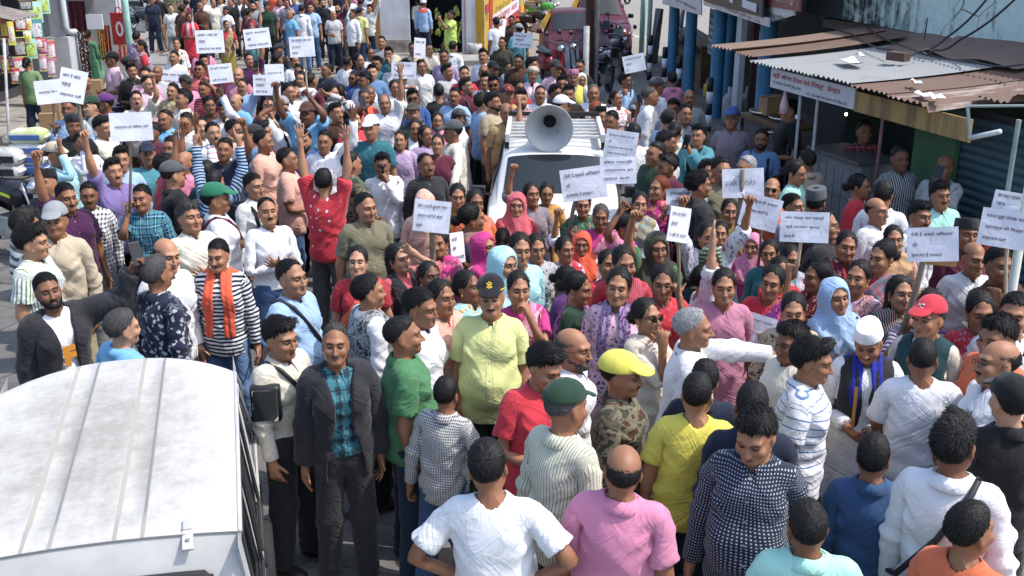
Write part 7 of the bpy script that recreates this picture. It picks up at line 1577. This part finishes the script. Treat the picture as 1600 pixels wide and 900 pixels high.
1128 343 0 f hh kameez:maroon maroon bun s1 | woman just behind the raised fists in maroon
1178 361 -20 f hH kameez:magenta magenta hood:pink s1 | smiling woman in pink headscarf by a pole | P24
1117 381 0 f Mh kameez:dteal dteal hood:sh/charcoal/sage s2 | woman in striped dark headscarf with face behind a fist
1036 408 5 f Fh kameez:fl/bright/coral+necklace:turq red bun s2 | woman in red print dress shouting | P22
1103 408 80 f hU kameez:fl/white/lpink white bun S | woman in white tunic and sunglasses with raised fist and bangle
1133 413 -5 f hh kameez:rose+necklace:brown brown bun bs1 | woman with red bindi and dark bead necklace
1083 471 88 m rh kurta:white white thin:lgrey Ms1 | grey-haired man in white kurta stretching out his arm
1014 460 55 f hM kameez:cream+dupatta:cream cream bun Ss1 | woman in cream shawl and sunglasses
1205 410 -20 f hc blouse:bright+pallu:purple skirt:purple bun s2 | woman in red blouse and purple sari above the low placard | P29
804 297 0 f hh blouse:red skirt:red hood:coral s1 | smiling woman in coral headscarf and red blouse
831 282 10 f hF kameez:mauve mauve bun s2 | woman in mauve dress with fist before her face
853 282 -5 f hh blouse:gold+pallu:gold skirt:gold bun s2 | woman in golden sari behind the mauve dress
912 297 0 f Hh kameez:emerald+dupatta:emerald green bun s1 | woman in emerald shawl under a placard | P18
937 315 0 f hh blouse:magenta+pallu:rose skirt:magenta bun:salt s3 | older woman in magenta behind a dark pole
976 327 70 f hh blouse:pink+pallu:magenta skirt:magenta bun s3 | woman in magenta sari with low bun in profile
808 360 20 f hh kameez:aqua aqua bun s1 | smiling woman in pale aqua beside black and white print
836 359 0 f hh kameez:pz/lgrey/charcoal black bun s1 | young woman in black and white print tunic
912 356 0 f hF kameez:white white hood:deep s2 | woman in orange red headscarf with hand at her brow
880 365 20 f hH blouse:sh/rose/white+pallu:red skirt:red bun s2 | woman in red striped shawl with hand near a pole
950 386 20 f hh blouse:bright+pallu:pink skirt:bright bun s2 | woman in pink and red sari behind the purple scarf
974 379 0 f hh blouse:red+pallu:red skirt:red bun s2 | woman in plain red sari with centre parting
815 418 5 f Mh blouse:magenta+pallu:pink skirt:pink bun bs1 | woman in pink sari wiping her eye
899 418 75 f hc blouse:dgreen+pallu:purple skirt:purple bun s2 | woman in dark green blouse and purple sari with a bun
964 415 -5 f hh kameez:fl/lpink/violet+stole:pr/violet/lilac/violet violet bun s1 | young woman with crinkled violet scarf
886 410 60 f hh kameez:violet violet bun s2 | child with dark hair behind the purple sari
893 503 70 m hh tuck:white black bald:salt BGs1 | balding bearded man in white shirt and glasses
839 528 30 m hc:15:18 polo:bright ddenim side s1 | man in bright red polo looking down
881 592 130 m hh shirt:svf/cream/sage charcoal cap:dgreen+buzz:salt s2 | man in dark green cap and pale striped shirt
973 543 70 m hh shirt:cm/odark/olive/brown dgreen cap:yellow+buzz Ms2 | man in yellow cap and camouflage shirt
1102 556 175 m hh polo:navy navy short - | man in dark navy jersey beyond the yellow tee
1087 572 178 m hh btee:yellow ddenim thin - | stout man in bright yellow tee seen from behind
969 680 165 m hh bpolo:pink black bald s2 | balding man in pink polo seen from behind
774 682 172 m kk btee:white dgrey short s2 | man in white tee from behind, hands on hips
690 583 160 m hk shirt:ckf/offwhite/charcoal denim short s2 | man in small checked shirt from behind, hand on hip
1188 622 -15 m hh:-10:20 bshirt:dt/ddenim/lgrey dgrey side s1 | man in dark dotted shirt looking down
1184 590 170 m hh shirt:navy navy thin - | man with thinning crown behind the dotted shirt
1264 520 78 m hh polo:shf/white/ldenim denim side s2 | young man in white polo with fine blue stripes in profile
1243 497 -70 m hh tee:cream grey side s3 | man with thick dark hair in cream tee beyond striped polo
1365 494 -15 m cc:-12:16 kurta:white+vest:charcoal+stole:royal white gandhi:white+buzz Ms2 | man in white cap with royal blue and gold scarf | gandhi
1461 460 -40 m hh shirt:cream+vest:dteal dteal cap:bright+short:salt s1 | old man in red cap and dark teal waistcoat | redcap
1454 519 168 m fh btee:white navy buzz s2 | broad man in white tee with cropped hair from behind
1566 527 -80 m fh shirt:white navy bald GMs1 | balding man in white shirt and glasses
1570 486 -70 m hh shirt:orange black side s2 | man with dark hair in orange behind the balding man
1592 580 172 m hh shirt:black black cap:black+short - | man in black shirt and black cap at the edge
1375 667 165 m hh shirt:denim denim short s2 | man in blue denim shirt seen from behind
1490 664 158 m kk bshirt:white black side s3 | man in white shirt from behind, hands on hips
1511 640 150 m hh shirt:white+strap:charcoal black side s3 | man in white with black backpack strap, from behind
1275 768 172 m hh bpolo:mint grey thin s3 | stout thinning man in mint polo seen from behind
1534 780 130 m hh btee:orange black short s2 | man in orange tee at the bottom corner from behind
1317 432 0 f cc blouse:navy+pallu:lblue skirt:lblue hood:lblue s1 | woman in light blue headscarf and shawl over navy blouse
1244 452 -15 f hh kameez:fl/beige/brown brown bun s1 | woman in beige print with worried face
1285 404 -70 f hh kameez:fl/dred/peach red bun s3 | woman in dark red print in profile facing left
1222 396 20 f hH kameez:red red bun s1 | woman in red with red parting near pale pole | P25
1347 402 -35 f hh blouse:lpink+pallu:purple skirt:purple bun s2 | woman in bright purple sari behind the light blue headscarf
1384 370 -60 f hh blouse:red+pallu:turq skirt:turq bun s1 | woman in turquoise green sari looking left
1322 356 0 f hc kameez:red+stole:maroon maroon bun bs2 | woman in maroon with joined hands
1405 349 0 f hh kameez:peach+dupatta:tan peach bun s1 | woman in peach beside the white kurta man
1413 426 0 f hh kameez:dgreen+dupatta:dteal dteal long s1 | woman with dark green shawl and loose hair
1449 446 -20 f hH kameez:sh/violet/lgrey violet long s2 | long-haired woman in violet stripes behind the red cap | P26
1540 450 -20 f hh kameez:fl/bright/rose+pallu:navy navy bun bs2 | woman in red dotted dress and navy shawl
1523 371 0 m hh shirt:offwhite grey bald s2 | balding man with tilak in off-white shirt
1515 338 0 m hh shirt:maroon black topi:charcoal+short s3 | dark man in charcoal topi and maroon shirt
1438 309 25 m hh kurta:white+vest:white white side Ms2 | man with thick moustache in white waistcoat
1473 278 5 m hh polo:mint grey side Ms2 | moustached man in pale green polo
1422 279 0 m hh shirt:white grey short Ms1 | man in white shirt with small moustache
1370 303 40 m hh kurta:white white bald Gs1 | bald man in white kurta with glasses pushed up
1345 267 60 f cc kameez:bright+necklace:white red bun s2 | woman in bright red kurta looking down by the shop
1386 278 150 m hh shirt:white grey short - | man in white shirt with dark hair turned to the shop
1281 288 150 m hh shirt:brown brown topi:dgrey+short - | man in grey topi turned away
1245 297 40 m hh shirt:grey black short Ms1 | moustached man above the jai pahad placard
1291 322 70 m hh shirt:charcoal black thin Gs1 | thinning man in glasses in profile beside the placard
1290 346 70 f hM kameez:red red bun s2 | woman in red drinking beside the placard
1245 245 60 f hh kameez:mint mint bun s1 | young woman in mint dress beside the shop steps
1265 228 -150 m hh shirt:beige grey short s2 | man in beige shirt with his back to the street
1207 273 -30 m hh shirt:orange black bald Ss1 | bald man in rust orange shirt and sunglasses
1210 371 -10 f hh kameez:teal teal bun s2 | woman with frown in teal left of the pale pole
1241 379 0 f hh kameez:mint+dupatta:turq mint bun s2 | woman in mint and turquoise behind the pale pole
1575 381 5 m hH shirt:brown brown short s3 | man in brown shirt behind the two stacked placards | P28
1599 450 -20 m hh shirt:pz/white/navy black short s2 | person in blue and white patterned shirt at the edge
1352 183 0 m hh shirt:pl/dred/charcoal/coral black short s3 | man in dark red plaid shirt inside the shop
1236 150 -80 m cc tee:black black short s1 | youth in black tee serving at the shop counter
1411 222 10 m hh shirt:sv/charcoal/lgrey black short s5 | shadowed man in striped shirt at the shop door
1476 237 -40 m Vh shirt:lgrey+strap:black grey bald s3 | man in pale shirt with bag strap sitting by the shutter
946 -30 10 f hh kameez:maroon maroon bun s2 | person in maroon behind the iron pole with a navy bag | bag
'''
WEAR = ['body', 'inner', 'polo', 'bpolo', 'tee', 'btee', 'shirt', 'bshirt', 'tuck', 'blouse', 'vest', 'jacket', 'kurta', 'kameez', 'trousers', 'skirt', 'pallu', 'stole', 'dupatta', 'hood', 'cap', 'gandhi', 'topi', 'turban', 'beard', 'moustache', 'shoe',
        'short', 'side', 'buzz', 'bald', 'thin', 'curly', 'bun', 'long', 'braid']
def read_table():
    recs = []
    for i, ln in enumerate(x for x in TABLE.strip().split('\n') if x.strip()):
        a = [s.strip() for s in ln.split('|')]; t = a[0].split(); r = random.Random(1000+i)
        px, py, yaw = float(t[0]), float(t[1]), float(t[2]); sex = t[3][0]
        H = (r.uniform(1.66, 1.76) if sex == 'm' else r.uniform(1.56, 1.63))
        if any(w in a[1] for w in ('boy ', 'child ', 'small')): H = 1.35
        if 'cap:' in t[7] or 'topi' in t[7] or 'gandhi' in t[7]: H += .03
        key = a[2] if len(a) > 2 else None
        recs.append([px, py, yaw+r.uniform(-6, 6), sex, t[4], t[5], t[6], t[7], t[8], a[1], key, None, H, 5000+i])
    # spread people along their own sight lines until nobody stands inside somebody else
    Hs = np.array([q[12] for q in recs]); H0 = Hs.copy()
    D = np.array([list(ray(q[0], q[1])) for q in recs]); cl = []
    for q in recs:
        cl.append(DEPTH_LIMIT(q[0], q[1]))
    for it in range(160):
        T = (Hs-CAM_H)/D[:, 2]; X, Y = D[:, 0]*T, D[:, 1]*T
        dx = X[:, None]-X[None]; dy = Y[:, None]-Y[None]; d = np.sqrt(dx*dx+dy*dy)+np.eye(len(X))*9
        push = np.clip(.40-d, 0, .4)*np.sign(dy+1e-6*(np.arange(len(X))[:, None]-np.arange(len(X))[None]))
        s = push.sum(1)*.25
        Yn = Y+s; Tn = Yn/D[:, 1]; Hs = np.clip(CAM_H+D[:, 2]*Tn, H0-.13, H0+.09)
    for q, h, d in zip(recs, Hs, D):
        t = (h-CAM_H)/d[2]; q[12] = float(h); q[11] = Vector((d[0]*t, d[1]*t, 0))
    for q, d in zip(recs, D):                                   # people standing on the raised shop floor
        for k, h in (('youth in black tee', 1.90), ('man in dark red plaid', 1.84), ('shadowed man', 1.84), ('man in pale shirt with bag', 1.80)):
            if q[9].startswith(k): t = (h-CAM_H)/d[2]; q[12] = h-.14; q[11] = Vector((d[0]*t, d[1]*t, .14))
    return recs
def DEPTH_LIMIT(px, py): return None
PEOPLE_RECS = read_table()
# ---- placards: board centre, size, tilt, pole end (photograph pixels), holder, writing ----
PL = [('P1', 82, 143, 45, 33, 3, (86, 212), 'P1', ['', 'स्वास्थ्य का अधिकार', '']), ('P2', 113, 134, 36, 46, -16, (134, 235), 'P2', ['जाग रे जाग', 'पहाड़', 'अस्पताल चाही']), ('P3', 205, 198, 59, 41, 0, (203, 330), 'P3', ['', 'अस्पताल का विकास करो', '']),
 ('P4', 273, 128, 42, 34, -6, (246, 180), 'P4', ['गांव गांव जाएंगे', 'सबको हम जगाएंगे', 'जनता की']), ('P5', 328, 65, 40, 33, 0, (327, 128), None, ['हमको न कोई बांटे', 'पहाड़', 'बचाओ का नारा हमारा']), ('P7', 402, 60, 38, 29, 4, (403, 112), None, ['सुनो सरकार', 'हे', 'पहाड़ बचाओ']),
 ('P8', 345, 115, 34, 28, 4, (347, 150), None, ['दो हमें डाक्टर', 'नहीं तो जाओ']), ('P9', 472, 73, 37, 30, 2, (482, 152), None, ['एक लक्ष्य एक नारा', 'हो अपना', 'पहाड़']), ('P10', 429, 114, 28, 26, 0, (428, 165), None, ['अस्पताल हो']), ('P11', 417, 133, 40, 30, -3, (420, 185), 'P11', ['जनता को न छलो', 'सरकार', 'जाग जाओ']),
 ('P12', 631, 110, 38, 25, -2, (632, 190), 'P12', ['डाक्टर न दवाई', 'कैसे लड़े लड़ाई']), ('P13', 656, 75, 17, 30, -8, None, 'P13', ['एक हो', 'जाओ']), ('P14', 817, 63, 30, 22, -4, (818, 100), 'P14', ['चलो चलो', 'पहाड़', 'के लिए चलो']), ('P15', 991, 99, 33, 26, 12, (985, 150), 'P15', ['भ्रष्टाचार बंद करो', 'डाक्टर', 'दो']),
 ('P17', 966, 266, 56, 42, 2, (968, 330), None, ['बोल पहाड़ी', 'अस्पताल को', 'मुक्त करो']), ('P16', 970, 227, 50, 45, -6, (960, 320), 'P16', ['िसस्टम लोगों का हो', 'हे', 'अस्पताल को रेफर से', 'मुक्त करवाओ हे']), ('P18', 912, 287, 70, 50, 8, (884, 378), 'P18', ['देवी दे सकते अिभशाप', 'तो', 'इजाजत दे सरकार']),
 ('P19', 675, 338, 57, 50, -6, (675, 436), 'P19', ['बोल पहाड़ी हल्ला बोल', 'बहरलम मति को खोलो', 'खोलो']), ('P20', 715, 387, 20, 48, -6, (712, 494), 'P20', ['उठो', 'हे', 'पहाड़ी']), ('P21', 1073, 314, 62, 40, 4, None, 'P21', ['हिमालय को बचाना', 'डाक्टर', 'अस्पताल बचाओ']),
 ('P22', 1061, 351, 32, 54, -14, (1060, 465), 'P22', ['काम का होगा', 'हमारा', 'न नहीं तो जाओ']), ('P23', 1161, 286, 62, 44, 4, (1146, 408), 'P23', ['pink  white']), ('P24', 1188, 332, 58, 50, -10, (1183, 440), 'P24', ['बोल पहाड़ी हल्ला', 'बहरलम मति को', 'अपना']), ('P25', 1257, 355, 71, 46, 2, (1243, 428), 'P25', ['जय पहाड़ जय पहाड़ी', 'जुडे सरकार बुलडा', 'हमारी']),
 ('P26', 1457, 382, 70, 50, 8, (1408, 526), 'P26', ['देवी है सकते अिभशाप', 'तो', 'इजाजत है सरकार']), ('P27', 1578, 321, 46, 38, -6, (1580, 388), '=P28', ['जय जवान सरकार', 'पहाड़', 'भी िदलो में होगा']), ('P28', 1570, 358, 66, 53, -3, (1571, 484), 'P28', ['पहाड़ मुझे पोषक चाही', 'स्वास्थ्य की िशक्षा', 'अस्पताल चाही']), ('P29', 1181, 516, 54, 50, -12, None, 'P29', ['नर्स डाक्टर चाहिए', 'चाहिए', 'नहीं िकसी और', 'चाहिए'])]
SHAPE = {'P1': 'pale placard at the far edge on a thin dark stick', 'P2': 'tall leaning placard on a thick wooden pole near the sacks', 'P3': 'wide placard with one line above the blue checked shirt man', 'P4': 'tilted placard before the smiling white collared man', 'P5': 'placard below the woman in bright red suit', 'P7': 'placard beside the woman with a red headscarf', 'P8': 'small placard above the light blue shirt man with phone',
 'P9': 'placard on a white stick before the white shirt seen from behind', 'P10': 'upper placard half covered by another behind it', 'P11': 'placard overlapping another, lower one of the pair', 'P12': 'wide low placard above the man in sunglasses and blue', 'P13': 'narrow sheet held before the vegetable shop', 'P14': 'small placard beside the maroon car', 'P15': 'tilted placard by the parked motorbikes', 'P16': 'four line placard beside the horn car', 'P17': 'placard partly covered by the four line placard',
 'P18': 'broad tilted placard in front of the car windscreen', 'P19': 'placard on a thick pole above the girl in magenta scarf', 'P20': 'narrow placard turned edge on beside the teal shawl', 'P21': 'crumpled placard without a pole near the henna haired woman', 'P22': 'slanted tall placard turned sideways above the shouting woman', 'P23': 'card with cursive grey lettering and its pole in front', 'P24': 'slanted placard above the pink headscarf', 'P25': 'placard on a pale pole reading jai pahad', 'P26': 'placard with brown cardboard behind above the red cap',
 'P27': 'upper one of two stacked placards at the edge', 'P28': 'lower one of two stacked placards at the edge', 'P29': 'low hand held placard before the purple sari'}
polem = [weathered('bamboo', (.27, .20, .13), .75, .3, 9), weathered('grey_stick', (.20, .165, .13), .8, .3, 9), weathered('pale_stick', (.50, .40, .28), .7, .2, 9)]
def placard_paper():
    t = NT('placard_paper'); g = t.n('TexCoord').outputs['Object']; n = t.noise(g, 11, 4, .6, .8); t.bump(n, .35, .02); return t.set(t.mix(t.noise(g, 5, 3), (.55, .56, .63), (.63, .64, .69)), .75, 0, .25)
ppm = placard_paper(); ink = plain('marker_ink', (.085, .08, .11), .7)
def add_placard(key, bx, by, w, h, tilt, pole, holder, lines):
    hk = holder; rec = None
    nohook = bool(hk) and hk[0] == '='; hk = hk.lstrip('=') if hk else hk
    if hk: rec = next(q for q in PEOPLE_RECS if q[10] == hk)
    else:
        ex, ey = pole or (bx, by+60); best = None
        for q in PEOPLE_RECS:
            if q[10]: continue
            d = abs(q[0]-ex)+abs(q[1]-ey)*.8+(30 if q[1] < by-8 else 0)
            if best is None or d < best[0]: best = (d, q)
        rec = best[1]; rec[10] = key; hk = key
    hp_ = rec[11]; dist = hp_.length; Yp = hp_.y-.24*hp_.y/dist
    if key in ('P10', 'P27'): Yp += .12
    C = aty(bx, by, Yp); k = (C-Vector((0, 0, CAM_H))).length/FPX; W_, H_ = w*k, h*k; view = (Vector((0, 0, CAM_H))-C).normalized(); rz = math.atan2(C.x, C.y)*-1+random.uniform(-.12, .12)
    if key in ('P20', 'P22', 'P13'): rz += {'P20': R(48), 'P22': R(30), 'P13': R(20)}[key]; W_ /= math.cos({'P20': R(48), 'P22': R(30), 'P13': R(20)}[key])
    r = empty('placard', C, 0); tag(r, 'white '+SHAPE[key], 'placard', 'protest placards'); Mx = Matrix.Rotation(rz, 4, 'Z')@Matrix.Rotation(R(-12), 4, 'X')@Matrix.Rotation(R(-tilt), 4, 'Y'); sd = random.random()*9; cr = .06 if key == 'P21' else .012
    def f(u, v): return (Mx@Vector(((u-.5)*W_, cr*W_*(math.sin(5*u+sd)*math.sin(4*v+sd)+.5*math.sin(9*u-7*v)), (v-.5)*H_)))
    m = MB(); m.sheet(f, 12, 8); m.sheet(lambda u, v: Vector(f(u, v))+(Mx.to_3x3()@Vector((0, .006, 0))), 12, 8); m.build('sheet', ppm, r, True)
    n = len(lines); ml = max(len(s) for s in lines)
    for i, s in enumerate(lines):
        if not s: continue
        big = key == 'P23'; hh = H_*(.30 if big else .62/max(3, n)*.62); z = H_*(.30-.60*(i/max(1, n-1))) if n > 1 else 0; ww = W_*(.72 if big else .80)*min(1, max(.12, len(s)/ml)); me = text_mesh(s, 1., .014)
        xs = [v.co.x for v in me.vertices]; ys = [v.co.y for v in me.vertices]; x0, x1 = min(xs), max(xs); y0, y1 = min(ys), max(ys)
        for v in me.vertices:
            X_ = (v.co.x-x0)/(x1-x0)*ww-W_*.41+(0 if i % 2 == 0 else W_*.02); Z_ = z+((v.co.y-y0)/(y1-y0)-.5)*hh; u = X_/W_+.5; vv = Z_/H_+.5; p = Vector(f(u, vv))-(Mx.to_3x3()@Vector((0, .006, 0)))
            v.co = p
        link('writing', me, r, ink if not big else plain('ink_grey', (.25, .25, .25), .7))
    if key == 'P26': m = MB(); m.box((W_*.26, .03, -H_*.30), (W_*.62, .008, H_*.75), M=(Mx@Matrix.Rotation(R(6), 4, 'Y')).to_3x3()); m.build('cardboard', weathered('cardboard_gold', (.34, .20, .07), .8, .2, 5), r)
    grip = None
    if pole:
        E = aty(pole[0], pole[1], Yp+.02)-C; top = Mx@Vector((0, .02 if key != 'P23' else -.025, H_*(.30 if key != 'P23' else .46))); T0 = Vector(top)
        th = {'P19': .026, 'P18': .019, 'P2': .021, 'P26': .019, 'P23': .020, 'P16': .018}.get(key, .012); ext = (E-T0); E2 = T0+ext*1.02; m = MB(); pts = [T0+(E2-T0)*t+Vector((.006*math.sin(t*9+sd), 0, 0)) for t in (0, .25, .5, .75, 1)]; m.tube(pts, [th*.9, th, th*.95, th, th*.9], 7)
        m.build('pole', polem[2] if key in ('P9', 'P25', 'P27', 'P28') else polem[1] if key in ('P18', 'P23', 'P24', 'P16', 'P26') else polem[0], r, True)
        sh_z = rec[12]*.80; best = min((abs((C+T0+(E2-T0)*t).z-(sh_z-.08)), t) for t in [.35+.06*i for i in range(11)])[1]; grip = C+T0+(E2-T0)*best
    else: grip = C+Vector(f(.12 if hp_.x < C.x else .88, .06))
    def hook(P, root, pos, yaw, sc, grip=grip, pole=pole, C=C, f=f):
        for gi, g in enumerate([grip] if pole else [C+Vector(f(.06, .08)), C+Vector(f(.94, .08))]):
            l = Matrix.Rotation(-yaw, 3, 'Z')@(Vector(g)-Vector(pos)); l = Vector((l.x/root.scale.x, l.y/root.scale.y, l.z/root.scale.z))
            s = ('L' if l.x > 0 else 'R') if pole else ('R' if (gi == 0) == (abs(((yaw+math.pi) % (2*math.pi))-math.pi) < math.pi/2) else 'L'); sx = 1 if s == 'L' else -1
            d = l-Vector((SH[0]*sx, SH[1], SH[2])); t = d*(1-.075/max(d.length, .1))+Vector((SH[0]*sx, SH[1], SH[2])); P['ua'+s], P['fa'+s] = ik(s, tuple(t)); P['curl'+s] = FIST; P['tw'+s] = -sx*1.0
            if d.length > .62: print('REACH', key, round(d.length, 2), [round(x, 2) for x in l])
    if not nohook: rec_extra[hk] = hook
for p_ in PL: add_placard(*p_)
make_templates(WEAR); acc_meshes()
for q in PEOPLE_RECS: make_person(tuple(q))
# ---- beyond the three hundred people built one by one: the rest of the far crowd, joined ----
def far_crowd(n):
    r = random.Random(77); H_ = [(q[0], q[1]) for q in PEOPLE_RECS]; G_ = [q[11] for q in PEOPLE_RECS]; before = set(bpy.data.objects); k = 0; tries = 0; done = []
    while k < n and tries < 9000:
        tries += 1; zone = r.random()
        if zone < .30: px, py = r.uniform(225, 610), r.uniform(-28, 16)
        elif zone < .85: px, py = r.uniform(170, 790), r.uniform(62, 250)
        else: px, py = r.uniform(800, 1060), r.uniform(95, 200)
        H = r.uniform(1.60, 1.72); d = ray(px, py); t = (H-CAM_H)/d.z; p = Vector((d.x*t, d.y*t, 0))
        if min(math.hypot(px-a, (py-b)*1.2) for a, b in H_) < (10 if py < 30 else 13) or min((p-g).length for g in G_) < .42: continue
        if 735 < px < 950 and 185 < py < 340: continue
        H_.append((px, py)); G_.append(p); k += 1
        c = lambda: r.choice(['white', 'white', 'offwhite', 'lblue', 'lpink', 'grey', 'black', 'navy', 'maroon', 'ckf/white/navy', 'sky', 'cream', 'brown', 'charcoal', 'sv/white/lblue', 'teal', 'pink'])
        wom = r.random() < .12
        done.append(make_person((px, py, r.uniform(-50, 50) if r.random() < .75 else r.uniform(120, 240), 'f' if wom else 'm', r.choice(['hh', 'hc', 'ff', 'hh', 'hh', 'Fh', 'ph']).replace('p', 'h'), ('kameez:' if wom else r.choice(['shirt:', 'polo:', 'tee:']))+c(), r.choice(['black', 'navy', 'grey', 'denim']), 'bun' if wom else r.choice(['short', 'short', 'side', 'thin', 'cap:charcoal+buzz', 'bald']), r.choice(['', 'M', '']), 'x', None, p, H, 9000+k)))
    new = [o for o in bpy.data.objects if o not in before]; bpy.context.view_layer.update()
    bm_v, bm_f, mats, mi = [], [], [], []; off = 0; uv = []; pt = []
    for o in new:
        if o.type != 'MESH': continue
        me = o.data; nv = len(me.vertices); P = np.empty(nv*3, np.float32); me.vertices.foreach_get('co', P); P = P.reshape(-1, 3); Mw = np.array(o.matrix_world); P = P@Mw[:3, :3].T+Mw[:3, 3]; bm_v.append(P)
        m_ = o.material_slots[0].material
        if m_ not in mats: mats.append(m_)
        i_ = mats.index(m_)
        for pl in me.polygons: bm_f.append([v+off for v in pl.vertices]); mi.append(i_)
        for nm, lst, w_, kk in (('cloth', uv, 3, 'vector'), ('paint', pt, 4, 'color')):
            b = np.zeros(nv*w_, np.float32); at = me.attributes.get(nm)
            if at: at.data.foreach_get(kk, b)
            lst.append(b)
        off += nv
    me = bpy.data.meshes.new('far_crowd'); me.from_pydata(np.concatenate(bm_v).tolist(), [], bm_f); me.update(); me.polygons.foreach_set('use_smooth', [True]*len(me.polygons)); me.polygons.foreach_set('material_index', mi)
    for m_ in mats: me.materials.append(m_)
    me.attributes.new('cloth', 'FLOAT_VECTOR', 'POINT').data.foreach_set('vector', np.concatenate(uv)); me.attributes.new('paint', 'FLOAT_COLOR', 'POINT').data.foreach_set('color', np.concatenate(pt))
    for o in new: bpy.data.objects.remove(o)
    tag(link('far_crowd', me), 'the rest of the standing crowd filling gaps behind the people in front', kind='stuff')
far_crowd(60)
